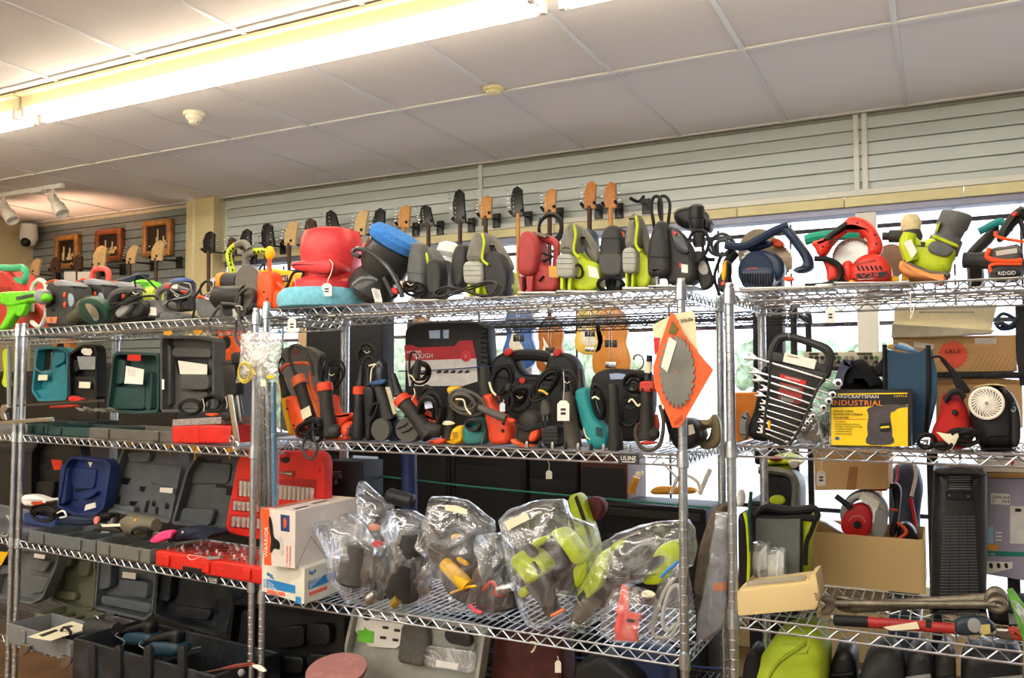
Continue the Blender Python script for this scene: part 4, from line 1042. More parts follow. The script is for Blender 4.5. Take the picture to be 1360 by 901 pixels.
sl(t, 'body', L_, A4((700, 600), (800, 590), (900, 560), (1040, 515), (1050, 540), (980, 600), (860, 640), (720, 640)), .36, .06, NAVY, .012); tb(t, 'handle', L_, A4((700, 630), (680, 700), (720, 780)), .36, .016, BLK); t.end(ZL1)
t = T('finned_tool', 'bright green finned tool behind the black handles', 'power tool')
sl(t, 'body', L_, A4((940, 610), (980, 580), (1050, 565), (1120, 590), (1165, 640), (1120, 660), (960, 650)), .30, .07, LIMEG, .014)
vents(t, L_, *A4.t((1010, 590)), *A4.t((1110, 625)), 4, .298, m=mat('3f7a1a', .5)); tb(t, 'shaft', L_, A4((1050, 650), (1050, 780)), .33, .02, DGR); t.end(ZL1)
t = T('drill', 'black tool with a lime band and round rubber handle', 'drill')
tb(t, 'handle', L_, A4((800, 740), (830, 680), (880, 645), (960, 630), (1060, 640), (1120, 660)), .18, [.011, .013, .013, .014, .016, .016], mat('55544f', .6))
lt(t, 'band', L_, A4.t((1115, 665)), A4.t((1180, 665)), .18, [(0, 6), (.5, 6.6), (1, 6)], mat('c3cc3c', .5)); sl(t, 'body', L_, A4((960, 680), (1060, 680), (1080, 760), (1060, 850), (900, 850), (930, 760)), .17, .07, BLK, .014)
cord(t, L_, A4((1015, 610), (1010, 560), (1050, 535), (1100, 560), (1150, 600), (1180, 620)), .15, .004); t.end(ZL1)
t = T('grinder', 'grey tool with a pale silver nozzle in front of the black one', 'grinder')
sl(t, 'nose', L_, A4((850, 820), (880, 780), (960, 740), (970, 780), (900, 850), (870, 860)), .06, .05, LGR, .01); sl(t, 'body', L_, A4((940, 740), (1050, 720), (1070, 800), (1040, 850), (900, 855), (960, 790)), .08, .07, BLK, .012)
cord(t, L_, A4((800, 830), (850, 790), (900, 760), (950, 750), (1000, 720), (1060, 700), (1150, 695), (1180, 720)), .05, .005); cord(t, L_, A4((760, 755), (820, 760), (930, 740), (1000, 710)), .055, .0045); t.end(ZL1)
t = T('battery_charger', 'grey boxy charger with a white label', 'charger')
sl(t, 'body', L_, A4((1070, 720), (1160, 720), (1190, 740), (1190, 850), (1080, 855)), .12, .09, MGR, .008); quad(t, L_, A4((1115, 778), (1170, 780), (1170, 840), (1112, 838)), .118, PAPER, name='label'); t.end(ZL1)
t = T('circular_saw', 'grey saw handle with red inserts in the middle of the left shelf', 'circular saw')
tb(t, 'handle', L_, A4((1210, 800), (1185, 730), (1190, 660), (1230, 625), (1290, 620), (1352, 640), (1440, 660)), .10, [.013, .013, .014, .014, .014, .013, .012], mat('6b6766', .6))
sl(t, 'insert', L_, A4((1225, 610), (1265, 600), (1280, 630), (1240, 640)), .084, .02, RED, .004); sl(t, 'insert', L_, A4((1350, 640), (1400, 648), (1395, 672), (1345, 662)), .084, .02, RED, .004); quad(t, L_, A4((1275, 600), (1330, 605), (1325, 635), (1285, 630)), .083, PAPER, name='label')
sl(t, 'base', L_, A4((1180, 790), (1240, 780), (1350, 800), (1340, 850), (1190, 855)), .08, .10, MGR, .012); t.end(ZL1)
t = T('coiled_cord', 'thin grey leads tangled over the saw handle', 'cord')
coil(t, L_, *A5.t((110, 640)), .05, 13, 8, 2.2, .0032, name='cable', rot=15, m=DGR); coil(t, L_, *A5.t((70, 760)), .05, 12, 8, 2.5, .0032, name='cable', m=BLKC); cord(t, L_, A5((-20, 760), (60, 720), (160, 700), (190, 660), (170, 600), (60, 610), (40, 650), (100, 690)), .04, .0028, m=LGR); t.end(ZL1)
t = T('router', 'small blue cap tool behind the grey saw handle', 'router')
lt(t, 'cap', L_, A5.t((120, 600)), A5.t((118, 560)), .34, [(0, 11), (.4, 10), (.9, 5), (1, 3)], mat('2b4a86', .5)); lt(t, 'body', L_, A5.t((120, 800)), A5.t((120, 600)), .34, [(0, 12), (1, 12)], DGR); t.end(ZL1)
t = T('angle_grinder', 'black and orange banded grinder pointing left', 'grinder')
lt(t, 'motor', L_, A5.t((390, 595)), A5.t((570, 590)), .14, [(0, 6), (.06, 8), (.14, 8.6), (.6, 8.2), (1.0, 9)], DGR); lt(t, 'orange_band', L_, A5.t((420, 592)), A5.t((462, 591)), .14, [(0, 8.8), (1, 8.9)], mat('e58a1e', .4))
lt(t, 'gear_head', L_, A5.t((395, 620)), A5.t((395, 560)), .13, [(0, 7), (.3, 8), (.8, 7), (1, 5)], STL); disc(t, 'wheel', L_, A5.t((600, 580)), 15, .10, .008, mat('6a655c', .7)); 
sl(t, 'guard', L_, A5((600, 500), (640, 480), (670, 530), (675, 600), (650, 640), (610, 620)), .12, .03, STL, .004); t.end(ZL1)
t = T('angle_grinder', 'second black and orange grinder, the lower of the two', 'grinder')
lt(t, 'motor', L_, A5.t((380, 690)), A5.t((600, 680)), .06, [(0, 7), (.1, 9), (1.0, 8.6)], BLK); sl(t, 'orange_shell', L_, A5((400, 640), (480, 615), (600, 650), (600, 668), (440, 672)), .05, .05, mat('e5801e', .4), .008)
disc(t, 'wheel', L_, A5.t((625, 700)), 13, .05, .008, mat('6a655c', .7)); tb(t, 'metal_lever', L_, A5((365, 580), (350, 640), (300, 685), (330, 700)), .04, .004, CHR); t.end(ZL1)
t = T('orbital_sander', 'grey sander with an orange ring under the tangled leads', 'sander')
sl(t, 'body', L_, A5((225, 690), (260, 670), (340, 680), (400, 720), (410, 820), (240, 825), (215, 760)), .05, .07, MGR, .014); tb(t, 'orange_ring', L_, A5((235, 690), (260, 680), (320, 700)), .045, .004, ORG); cord(t, L_, A5((200, 830), (215, 760), (210, 700), (240, 660), (290, 590), (340, 590), (350, 640), (280, 680), (260, 640), (270, 600)), .05, .0045); t.end(ZL1)
t = T('looped_cord', 'thick grey cable coiled at the end of the left top shelf, hanging over', 'cord')
coil(t, L_, *A5.t((600, 720)), .03, 13, 22, 2.5, .0062, rot=25, name='cable', m=mat('4b4846', .6))
tb(t, 'cable', L_, A5((420, 750), (520, 760), (600, 800), (560, 860), (500, 900), (430, 840), (410, 770), (330, 880), (335, 960), (380, 990)), .0, .0058, mat('4b4846', .6))
tb(t, 'cable', L_, A5((560, 700), (545, 800), (560, 900), (600, 1000), (560, 1060), (520, 1000), (530, 900)), -.012, .0055, mat('4b4846', .6)); tie(t, L_, A5((525, 770), (560, 770), (575, 800)), -.018); t.end()
# ================================================================ second shelf, left unit
ZL2 = 1.3335
TEALC = mat('2a7f8c', .5, dirt='2b5f68', dirt_amt=.3)
t = T('tool_case', 'teal blue open case lid with one cream sticker', 'tool case')
lid(t, L_, B1((205, 500), (240, 215), (300, 200), (400, 205), (448, 235), (440, 560), (250, 568), (235, 540)), .22, TEALC, .05,
    [B1((345, 370), (435, 310), (438, 560), (250, 560), (240, 490), (310, 490), (310, 450), (345, 430)), B1((245, 380), (340, 375), (340, 420), (240, 425)), B1((350, 240), (430, 240), (430, 300), (350, 350))], [B1((250, 230), (345, 225), (340, 355), (255, 360))])
quad(t, L_, B1((255, 392), (316, 390), (314, 426), (252, 428)), .218, CREAM)
tb(t, 'wire_bail', L_, B1((238, 215), (240, 350), (330, 365), (345, 240)), .21, .0025, LGR); tray(t, L_, 38, 64, ZL2, .045, .05, .2, DTEAL, ribs=1); t.end(ZL2)
t = T('tool_case', 'black open case lid with a white card and small label', 'tool case')
lid(t, L_, B1((455, 555), (450, 250), (540, 190), (620, 190), (640, 230), (640, 555)), .20, BLK, .05, [B1((480, 400), (630, 400), (630, 550), (470, 550)), B1((460, 290), (520, 290), (520, 370), (460, 380))])
quad(t, L_, B1((512, 268), (634, 270), (630, 355), (530, 355)), .197, LGR, name='card'); quad(t, L_, B1((540, 225), (555, 213), (605, 217), (612, 240), (600, 262), (560, 258), (540, 242)), .197, PAPER); quad(t, L_, B1((526, 437), (600, 439), (597, 481), (524, 478)), .197, CREAM)
tray(t, L_, 68, 128, ZL2, .05, .28, .14, BLK, ribs=1, latches=0); t.end(ZL2)
t = T('tool_case', 'dark green open case lid with red badge and printed paper', 'tool case')
lid(t, L_, B1((700, 640), (720, 500), (745, 260), (780, 235), (1040, 245), (1055, 300), (1050, 640), (900, 650)), .18, DTEAL, .06,
    [B1((750, 470), (900, 480), (960, 420), (960, 620), (740, 620)), B1((970, 380), (1010, 370), (1000, 630), (960, 630)), B1((760, 290), (830, 290), (820, 450), (750, 450))], [B1((790, 480), (870, 482), (860, 496), (790, 492)), B1((830, 560), (880, 545), (880, 560), (840, 575))])
quad(t, L_, B1((847, 255), (935, 257), (933, 298), (847, 296)), .177, RED, name='badge'); quad(t, L_, B1((838, 330), (957, 355), (948, 455), (826, 448)), .174, PAPER, name='printed_paper')
g = G()
for k in range(4): g.slab(L_, B1((848, 352 + k * 12), (900, 362 + k * 12), (900, 364 + k * 12), (848, 354 + k * 12)), .172, .001, 0)
t.part('print', g, LGR)
tray(t, L_, 66, 138, ZL2, .04, .03, .22, DTEAL, ribs=2, latches=1); t.end(ZL2)
t = T('tool_case', 'large charcoal open case lid with a folded manual in it', 'tool case')
CH = mat('4b4a49', .55, var=.1, dirt='6d6a66', dirt_amt=.3)
lid(t, L_, B2((62, 640), (60, 160), (75, 125), (150, 130), (300, 130), (420, 150), (418, 640)), .17, CH, .06,
    [B2((85, 190), (130, 190), (130, 600), (85, 600), .5), B2((190, 390), (385, 390), (385, 490), (195, 490), .7), B2((200, 500), (380, 500), (380, 620), (200, 620), .3), B2((140, 210), (400, 210), (400, 280), (140, 270), .5)],
    [B2((118, 215), (135, 215), (135, 280), (118, 280)), B2((118, 355), (136, 355), (136, 420), (118, 420)), B2((120, 520), (160, 520), (160, 550), (120, 550)), B2((160, 280), (380, 280), (380, 390), (180, 388))])
quad(t, L_, B2((182, 296), (376, 322), (374, 388), (196, 386)), .195, PAPER, name='manual'); quad(t, L_, B2((75, 420), (90, 420), (90, 488), (75, 488)), .165, PAPER)
tray(t, L_, 120, 238, ZL2, .045, .0, .24, mat('5b5650', .6, dirt='77726a'), ribs=2); t.end(ZL2)
for i, (x, y) in enumerate(((110, 112), (310, 104))):
    one('price_tag', G().slab(L_, B2((x - 28, y - 10), (x + 30, y - 12), (x + 34, y + 6), (x + 10, y + 18), (x - 20, y + 12)), .02 + i * .03, .0015, 0), mat('e8a020', .6), ['yellow tag hanging under the left top shelf above the manual', 'second yellow tag under the left top shelf, nearer the post'][i], 'tag')
# bar clamps
t = T('bar_clamp', 'dark steel bar lying across in front of the teal case', 'clamp')
t.part('bar', G().tube(px(L_, B1((45, 600), (700, 560)), .0), .007, n=4, sm=0), mat('55504a', .4, .8)); t.end()
t = T('bar_clamp', 'long silver aluminium bar clamp jutting from the left edge', 'clamp')
t.part('bar', G().slab(L_, B1((-60, 702), (340, 672), (340, 700), (-60, 728)), -.012, .014, .002, 0), ALU)
sl(t, 'jaw', L_, B1((0, 590), (50, 588), (55, 615), (25, 640), (40, 680), (45, 695), (0, 690)), -.02, .02, ALU, .004); t.end()
t = T('chain', 'grey steel drill bits and chain heaped in the green tray', 'bits')
g = G(); rr = random.Random(3)
for k in range(14):
    x = 505 + k * 18; g = G().tube(px(L_, B1((x, 605 + rr.random() * 20), (x + 40, 620 + rr.random() * 25)), .06 + .01 * (k % 4)), .004, n=6, sm=0); t.part('bit', g, STL)
t.end()
one('pouch', G().slab(L_, B1((440, 560), (470, 525), (500, 540), (545, 555), (500, 575)), .12, .03, .004, 1), RED, 'crumpled red packet in front of the black case lid', 'packet')
one('tool_roll', G().slab(L_, B1((320, 600), (440, 590), (480, 592), (475, 612), (330, 615)), .05, .04, .006, 1), mat('b5351f', .6), 'flat red strip of plastic beneath the dark steel bar', 'strip')
for i, (x, y, rx, ry, tn, lb) in enumerate(((262, 600, 16, 11, 4, 'black cord coiled at the foot of the charcoal case, left loop'), (415, 585, 14, 10, 4, 'black cord coiled at the foot of the charcoal case, right loop'))):
    t = T('coiled_cord', lb, 'cord'); coil(t, L_, *B2.t((x, y)), .04, rx, ry, tn, .0042, name='cable'); tie(t, L_, B2((x + 85, y - 50), (x + 95, y), (x + 90, y + 30)), .02); t.end()
t = T('organizer_box', 'orange red plastic box with a grey foam top', 'box')
sl(t, 'body', L_, B2((140, 702), (400, 700), (535, 705), (530, 772), (142, 766)), -.004, .16, RED, .006, 0); tb(t, 'corner_rib', L_, B2((318, 705), (318, 768)), -.004, .002, RED, sm=0)
sl(t, 'foam', L_, B2((145, 676), (470, 670), (468, 698), (142, 702)), .0, .15, mat('9a8f8a', .9, var=.3, scale=90, bump=.8), .003, 0); t.end(ZL2)
t = T('charger', 'black plug with orange tag on top of the grey foam', 'charger'); sl(t, 'body', L_, B2((455, 640), (530, 640), (535, 690), (470, 698)), .0, .05, BLK, .005); sl(t, 'strip', L_, B2((358, 648), (430, 645), (425, 668), (365, 662)), -.002, .02, ORG, .003); t.end()
t = T('wrench_set', 'silver combination wrenches hanging in a black plastic holder', 'wrench set')
sl(t, 'holder', L_, B2((470, 330), (555, 320), (570, 520), (490, 525)), -.03, .04, BLK, .005, 0); sl(t, 'clip', L_, B2((525, 250), (560, 235), (600, 250), (590, 320), (535, 320)), -.03, .02, BLK, .006)
sl(t, 'holder_arm', L_, B2((460, 300), (540, 290), (540, 330), (475, 350)), -.01, .04, BLK, .004)
for k, (x0, x1, y1) in enumerate(((525, 570, 835), (562, 585, 700), (575, 600, 650))):
    g = G().slab(L_, B2((x0 - 16, 522), (x0 + 18, 522), (x1 + 16, y1), (x1 - 16, y1)), -.028 + k * .012, .006, .002, 0)
    w_ = t.part('wrench', g, CHR if k == 0 else STL)
P0 = L_.p(*B2.t((568, 865)), -.028); P = [P0 + L_.u * .0145 * math.cos(a * math.pi / 10) + V((0, 0, .0145)) * math.sin(a * math.pi / 10) for a in range(21)]
t.part('ring_end', G().tube(P, .005, sm=0), CHR)
P0 = L_.p(*B2.t((540, 820)), -.02); P = [P0 + L_.u * .011 * math.cos(a * math.pi / 10) + V((0, 0, .011)) * math.sin(a * math.pi / 10) for a in range(21)]
t.part('ring_end', G().tube(P, .004, sm=0), STL); t.end()
# plastic bag with yellow cord, hung at the post
t = T('plastic_bag', 'clear bag with white card and yellow cord hung at the post', 'bag')
bag(t, L_, B2((605, 115), (730, 108), (890, 105), (860, 250), (835, 420), (740, 410), (600, 440), (570, 448), (600, 280)), -.09, .035, clear_mat((.9, .9, .88), .2, .6, .9, .15, scale=16, milky=.26), amp=.004, seed=2)
quad(t, L_, B2((660, 300), (690, 200), (790, 190), (775, 300), (680, 340)), -.08, WHT, name='card'); coil(t, L_, *B2.t((625, 370)), -.085, 8, 13, 4, .0022, name='yellow_cord', m=mat('e6cf3a', .5)); cord(t, L_, B2((640, 300), (680, 360), (700, 390)), -.085, .003, 'yellow_cord', mat('e6cf3a', .5))
quad(t, L_, B2((768, 395), (815, 392), (820, 412), (775, 418)), -.088, mat('e8c81c', .5), name='yellow_sticker'); t.part('blue_pin', G().ball(L_.p(*B2.t((857, 103)), -.08), .006), mat('3aa0d0', .4)); t.end()
t = T('tube_bundle', 'long steel tubes in clear wrap hanging down between the units', 'tubes')
for k, x in enumerate((718, 748, 780, 815)):
    a, b = B2.t((x + (10 if k == 0 else 0), 440)), D2.t((680 + k * 26, 420)); lt(t, 'tube', L_, b, a, -.055 - .004 * (k % 2), [(0, 2.6), (.5, 2.6), (1, 2.6)], [mat('6a6e72', .3, .9), mat('4e5459', .3, .9), mat('74787c', .3, .9), mat('5d87a6', .35, .6)][k], n=12)
bag(t, L_, [(341, 500), (355, 503), (368, 500), (369, 590), (368, 674), (355, 676), (341, 672), (340, 590)], -.085, .05, clear_mat((.95, .97, .98), .04, .4, .4, .12, scale=20, milky=.03), amp=.002, seed=5, name='wrap'); quad(t, L_, B2((732, 424), (765, 424), (765, 468), (732, 468)), -.09, CREAM, name='label'); t.end()
# ================================================================ second shelf, centre unit (left to right)
ZC2 = 1.3715
RO = mat('e04a2a', .45, dirt='7a3222', dirt_amt=.3)
GRB = mat('282622', .6, dirt='4f4a41', dirt_amt=.3)
t = T('yellow_tool', 'yellow narrow tool leaning behind the orange drill', 'tool')
sl(t, 'body', C_, B3((88, 410), (112, 408), (190, 760), (165, 770), (130, 640)), .12, .03, YEL, .005, 0); t.end(ZC2)
t = T('corded_drill', 'orange straight drill leaning at the left of the middle shelf', 'drill')
sl(t, 'body', C_, B3((130, 520), (150, 500), (190, 500), (215, 530), (240, 590), (310, 690), (305, 715), (220, 755), (195, 735), (165, 640)), .02, .06, ORG, .016)
lt(t, 'cord_guard', C_, B3.t((150, 500)), B3.t((115, 380)), .045, [(0, 5), (.4, 3.6), (1, 2.6)], BLK); screws(t, C_, B3((158, 575), (200, 672)), .018, .004)
vents(t, C_, *B3.t((195, 690)), *B3.t((265, 735)), 6, .018, vert=True, slant=5, m=mat('a33a12', .5)); cord(t, C_, B3((118, 390), (100, 330), (120, 280), (140, 300)), .045, .004); t.end(ZC2)
t = grinder(C_, B3.t((225, 355)), B3.t((340, 660)), 6.6, .05, GRB, mat('e8703a', .5, dirt='8a5a3a'), 'grinder with orange collar, tape band and black grip', 1)
quad(t, C_, B3((245, 535), (305, 510), (320, 560), (262, 585)), .022, CREAM, name='tape_band'); sl(t, 'orange_body', C_, B3((262, 380), (310, 460), (370, 560), (372, 620), (345, 635), (325, 600), (320, 520)), .06, .04, mat('e0702e', .5), .01)
tb(t, 'cord', C_, B3((235, 370), (195, 310), (170, 230), (200, 195), (260, 210), (310, 270), (330, 350)), .05, .0065, mat('33312f', .6)); t.end(ZC2)
t = T('looped_cord', 'thick orange cord arched over the leftmost grinders', 'cord')
t.part('cable', G().tube(px(C_, B3((115, 370), (135, 335), (200, 315), (290, 315), (322, 345), (310, 420), (330, 500), (360, 560)), .09), .0065), mat('e0623a', .5)); t.end()
t = grinder(C_, B3.t((405, 440)), B3.t((440, 800)), 7.5, .03, GRB, RO, 'tall black grinder with red collar and red trigger side', 1)
sl(t, 'red_side', C_, B3((425, 500), (450, 590), (480, 660), (600, 640), (605, 665), (530, 700), (490, 770), (470, 750), (440, 640)), .05, .05, RO, .010); sl(t, 'red_foot', C_, B3((400, 810), (520, 805), (560, 815), (520, 826), (405, 822)), .03, .08, RO, .004)
cord(t, C_, B3((375, 430), (370, 330), (385, 270), (410, 270), (425, 320), (415, 420)), .04, .006); cord(t, C_, B3((385, 430), (385, 330), (405, 280)), .03, .004); t.end(ZC2)
t = T('coiled_cord', 'black cord heap at the foot of the orange drill, looping below the shelf', 'cord')
coil(t, C_, *B3.t((300, 740)), .0, 16, 10, 4, .0048, name='cable', rot=-20, jit=.2); coil(t, C_, *B3.t((340, 790)), -.006, 10, 12, 2, .0048, name='cable', rot=-50)
tb(t, 'hanging_loop', C_, B3((280, 800), (260, 880), (290, 940), (330, 945), (355, 880), (335, 810), (330, 720), (370, 680)), -.012, .0045, mat('3b3a3a', .5)); t.end()
t = T('palm_sander', 'round vented orange motor lying between black grips', 'sander')
t.part('motor', G().ball(C_.p(*B3.t((575, 752)), .06), (.030, .035, .030)), RO)
g = G()
for a in range(5):
    for b in range(4): g.slab(C_, B3((545 + b * 20, 738 + a * 11), (557 + b * 20, 738 + a * 11), (557 + b * 20, 743 + a * 11), (545 + b * 20, 743 + a * 11)), .0275, .005, 0)
t.part('vent', g, BLK); sl(t, 'neck', C_, B3((490, 650), (600, 640), (640, 680), (600, 700), (500, 720)), .08, .05, RO, .01); t.end(ZC2)
t = grinder(C_, B3.t((640, 410)), B3.t((632, 660)), 6.4, .05, BLK, RO, 'black grinder with an orange red collar beside the wall of cases', -1)
lt(t, 'cord_guard', C_, B3.t((645, 405)), B3.t((655, 310)), .05, [(0, 5), (.3, 3.5), (1, 2.6)], BLK); cord(t, C_, B3((655, 310), (690, 270), (730, 280), (720, 330), (700, 330)), .06, .004); t.end(ZC2)
t = T('rotary_tool', 'black upright tool with pale knotted strap at its neck', 'tool')
sl(t, 'body', C_, B3((650, 470), (690, 450), (730, 480), (720, 640), (700, 800), (670, 805), (665, 640)), .03, .05, BLK, .01); tie(t, C_, B3((700, 330), (745, 320), (720, 350), (710, 430)), .02, CREAM, .0025); lt(t, 'neck', C_, B3.t((700, 460)), B3.t((700, 340)), .055, [(0, 4), (1, 3.4)], BLK); t.end(ZC2)
t = T('angle_grinder', 'black grinder with blue trigger lock and a taped grip', 'grinder')
lt(t, 'grip', C_, B3.t((840, 690)), B3.t((770, 460)), .05, [(0, 9), (.4, 7.5), (.9, 7), (1, 6)], GRB); lt(t, 'nose', C_, B3.t((785, 460)), B3.t((780, 290)), .05, [(0, 8), (.5, 8), (.9, 6), (1, 4)], mat('22262c', .2))
sl(t, 'blue_clip', C_, B3((690, 440), (790, 418), (815, 428), (790, 455), (700, 462)), .02, .02, mat('33507e', .5), .004); quad(t, C_, B3((808, 472), (838, 470), (885, 645), (862, 655)), .018, mat('b9b19a', .7), name='tape_strip', th=.003)
sl(t, 'head', C_, B3((800, 680), (880, 680), (900, 830), (800, 830)), .06, .05, NAVY, .012); disc(t, 'sanding_pad', C_, B3.t((775, 755)), 12.5, .015, .02, mat('4b4a47', .6)); 
cord(t, C_, B3((700, 660), (720, 600), (760, 580), (740, 650), (710, 700)), .03, .005); t.end(ZC2)
t = T('palm_sander', 'grey round sander pressed behind the red grinder', 'sander')
disc(t, 'body', C_, B3.t((955, 770)), 16, .03, .05, mat('4e4c45', .6)); tb(t, 'slot', C_, B3((890, 760), (930, 740), (955, 720)), .028, .0025, BLKC); tb(t, 'slot', C_, B3((920, 790), (960, 775), (990, 750)), .028, .0025, BLKC); t.end(ZC2)
t = grinder(C_, B3.t((905, 540)), B3.t((1110, 800)), 8.5, .02, GRB, RO, 'large leaning grinder with red shoulder and disc at its foot', 1)
lt(t, 'cord_guard', C_, B3.t((900, 530)), B3.t((860, 385)), .03, [(0, 6), (.3, 4.5), (1, 3)], BLK)
sl(t, 'red_shoulder', C_, B3((940, 525), (975, 530), (1040, 620), (1120, 680), (1200, 660), (1200, 780), (1160, 800), (1110, 760), (1040, 660)), .03, .05, RO, .012); sl(t, 'pad_edge', C_, B3((1075, 850), (1110, 830), (1190, 815), (1200, 850), (1140, 862)), .01, .05, RO, .006); screws(t, C_, B3((953, 570), (1050, 662)), .012, .004)
t.end(ZC2)
t = T('coiled_cord', 'knobbly black cord bundle with blue sticker in the middle shelf', 'cord')
coil(t, C_, *B3.t((1100, 570)), .02, 16, 16, 5, .0065, name='cable', jit=.15); coil(t, C_, *B3.t((1110, 520)), .05, 17, 12, 3, .005, name='cable', rot=40, jit=.2); quad(t, C_, B3((1060, 510), (1110, 510), (1125, 550), (1075, 555)), .008, mat('c6d0ea', .5), name='blue_sticker'); t.end(ZC2 + .03)
t = T('plug', 'black plug and cord tied with a cream strap before the red case', 'plug')
lt(t, 'plug_body', C_, B3.t((1010, 410)), B3.t((1030, 290)), .05, [(0, 5), (.5, 4.5), (1, 3.5)], GRB); tb(t, 'prong', C_, B3((1018, 290), (1012, 250)), .05, .002, STL, sm=0); tb(t, 'prong', C_, B3((1035, 290), (1050, 255)), .05, .002, STL, sm=0)
cord(t, C_, B3((985, 430), (970, 360), (975, 260), (1000, 240), (1020, 260)), .06, .004); tie(t, C_, B3((960, 390), (985, 400), (1005, 430)), .03, CREAM, .0025); tie(t, C_, B3((1000, 480), (1005, 520), (985, 560), (990, 600)), .03, CREAM); cord(t, C_, B3((1010, 400), (990, 460), (1020, 520), (1030, 560)), .05, .0055); t.end()
t = T('angle_grinder', 'yellow and grey grinder wrapped in a loose cord', 'grinder')
lt(t, 'grip', C_, B4.t((300, 790)), B4.t((310, 590)), .05, [(0, 9), (.3, 9), (.7, 7.5), (1, 7)], GRB)
sl(t, 'yellow_body', C_, B4((250, 800), (300, 770), (310, 730), (360, 700), (375, 740), (370, 820), (300, 828)), .03, .05, YEL, .01); sl(t, 'yellow_collar', C_, B4((280, 475), (310, 462), (355, 470), (352, 520), (310, 530), (282, 505)), .05, .04, YEL, .008)
sl(t, 'yellow_trigger', C_, B4((270, 630), (310, 570), (340, 550), (310, 650), (285, 680)), .035, .03, YEL, .006); coil(t, C_, *B4.t((385, 560)), .03, 22, 16, 4, .0058, rot=20, m=mat('5b5751', .6), jit=.18); tie(t, C_, B4((340, 545), (385, 550), (400, 600), (430, 640)), .0, CREAM, .003)
vents(t, C_, *B4.t((318, 750)), *B4.t((352, 790)), 5, .028, m=mat('96700c', .6)); sl(t, 'knot', C_, B4((245, 690), (280, 675), (330, 690), (320, 705), (265, 710)), .02, .012, CREAM, .003); t.end(ZC2)
t = T('palm_sander', 'dirty teal sander below the tangled grey cord', 'sander')
sl(t, 'body', C_, B4((370, 710), (400, 660), (470, 650), (505, 700), (505, 820), (430, 832), (375, 825)), .03, .07, mat('2a7a78', .5, dirt='565a4c', dirt_amt=.8), .014); coil(t, C_, *B4.t((440, 700)), .015, 12, 10, 3, .005, m=DGR); t.end(ZC2)
t = T('drill', 'red upside-down drill body with scuffed shell', 'drill')
sl(t, 'body', C_, B4((485, 540), (500, 515), (550, 515), (560, 600), (640, 690), (665, 720), (650, 830), (530, 835), (520, 740), (500, 640)), .04, .07, RO, .016); lt(t, 'grip', C_, B4.t((520, 520)), B4.t((510, 350)), .07, [(0, 8), (.5, 7.5), (1, 5)], GRB); tb(t, 'bit', C_, B4((490, 835), (515, 735)), .03, .0015, STL, sm=0); screws(t, C_, B4((620, 745), (625, 700)), .038, .006)
lt(t, 'cord_plug', C_, B4.t((480, 600)), B4.t((640, 670)), .01, [(0, 4), (.8, 5), (1, 4)], mat('5a554f', .6)); sl(t, 'orange_tip', C_, B4((620, 660), (690, 672), (685, 700), (640, 690)), .012, .02, RO, .004); t.end(ZC2)
t = T('coiled_cord', 'tall black cord loops hanging in front of the black red-latched case', 'cord')
coil(t, C_, *B4.t((620, 420)), .05, 13, 21, 5, .0046, name='cable', rot=15); cord(t, C_, B4((560, 500), (600, 570), (640, 620), (680, 560), (650, 460), (600, 500)), .03, .005, 'cable'); lt(t, 'plug', C_, B4.t((650, 490)), B4.t((665, 450)), .02, [(0, 4), (.7, 5), (1, 4)], GRB); tie(t, C_, B4((540, 440), (555, 490), (580, 520)), .02, CREAM, .0035); t.end()
tag(C_, *B4.t((618, 590)), .015, 7, 12, 'small blue-white tag hanging amid the black cord loops', *B4.t((625, 545)), m=mat('cfd9e6', .6), mark=False)
t = T('angle_grinder', 'orange and black grinder wrapped with cord, pad edge orange', 'grinder')
sl(t, 'body', C_, B4((690, 740), (700, 650), (760, 600), (830, 640), (840, 720), (820, 810), (740, 838), (680, 800)), .04, .07, GRB, .02); sl(t, 'orange_side', C_, B4((765, 790), (790, 720), (835, 700), (830, 770), (790, 810)), .03, .04, mat('e8552a', .5), .008); sl(t, 'pad_edge', C_, B4((660, 790), (680, 785), (720, 820), (800, 825), (790, 838), (720, 838), (670, 815)), .02, .07, mat('ee6a3a', .5), .006)
tb(t, 'wrapped_cord', C_, B4((700, 690), (770, 720), (860, 690)), .03, .005, BLKC); tb(t, 'wrapped_cord', C_, B4((700, 700), (770, 732), (860, 704)), .03, .005, BLKC); t.end(ZC2)
t = T('coiled_cord', 'large oval coil of black cord with red streak and yellow tie', 'cord')
coil(t, C_, *B4.t((880, 450)), .04, 12, 27, 7, .005, rot=40, name='cable', jit=.12); tie(t, C_, B4((835, 490), (860, 495), (890, 515)), .0, mat('d8b040', .6), .004)
sl(t, 'plug', C_, B4((845, 545), (880, 540), (905, 630), (880, 645), (840, 640)), .015, .02, mat('47443e', .6), .006); tb(t, 'prong', C_, B4((862, 640), (862, 675)), .02, .0015, STL, sm=0); tb(t, 'prong', C_, B4((885, 640), (888, 672)), .02, .0015, STL, sm=0); t.end()
t = T('battery_charger', 'black ribbed block standing below the plug', 'charger')
sl(t, 'body', C_, B4((850, 720), (870, 700), (940, 700), (955, 730), (950, 830), (855, 830)), .03, .07, BLK, .006)
for k in range(4): tb(t, 'rib', C_, B4((856, 735 + k * 22), (948, 735 + k * 22)), .029, .002, DGR, sm=0)
t.end(ZC2)
t = T('cylinder_tool', 'worn grey-brown cylinder tool standing behind the cream tag', 'tool')
lt(t, 'body', C_, B4.t((1045, 835)), B4.t((1005, 500)), .05, [(0, 10), (.1, 10.5), (.5, 9), (.9, 7), (1, 5)], mat('4c463c', .6, dirt='6e6555', dirt_amt=.5)); t.end(ZC2)
tag(C_, *B5.t((115, 597)), -.005, 16, 27, 'large cream price tag hanging in the middle of the centre unit', *B5.t((116, 385)))
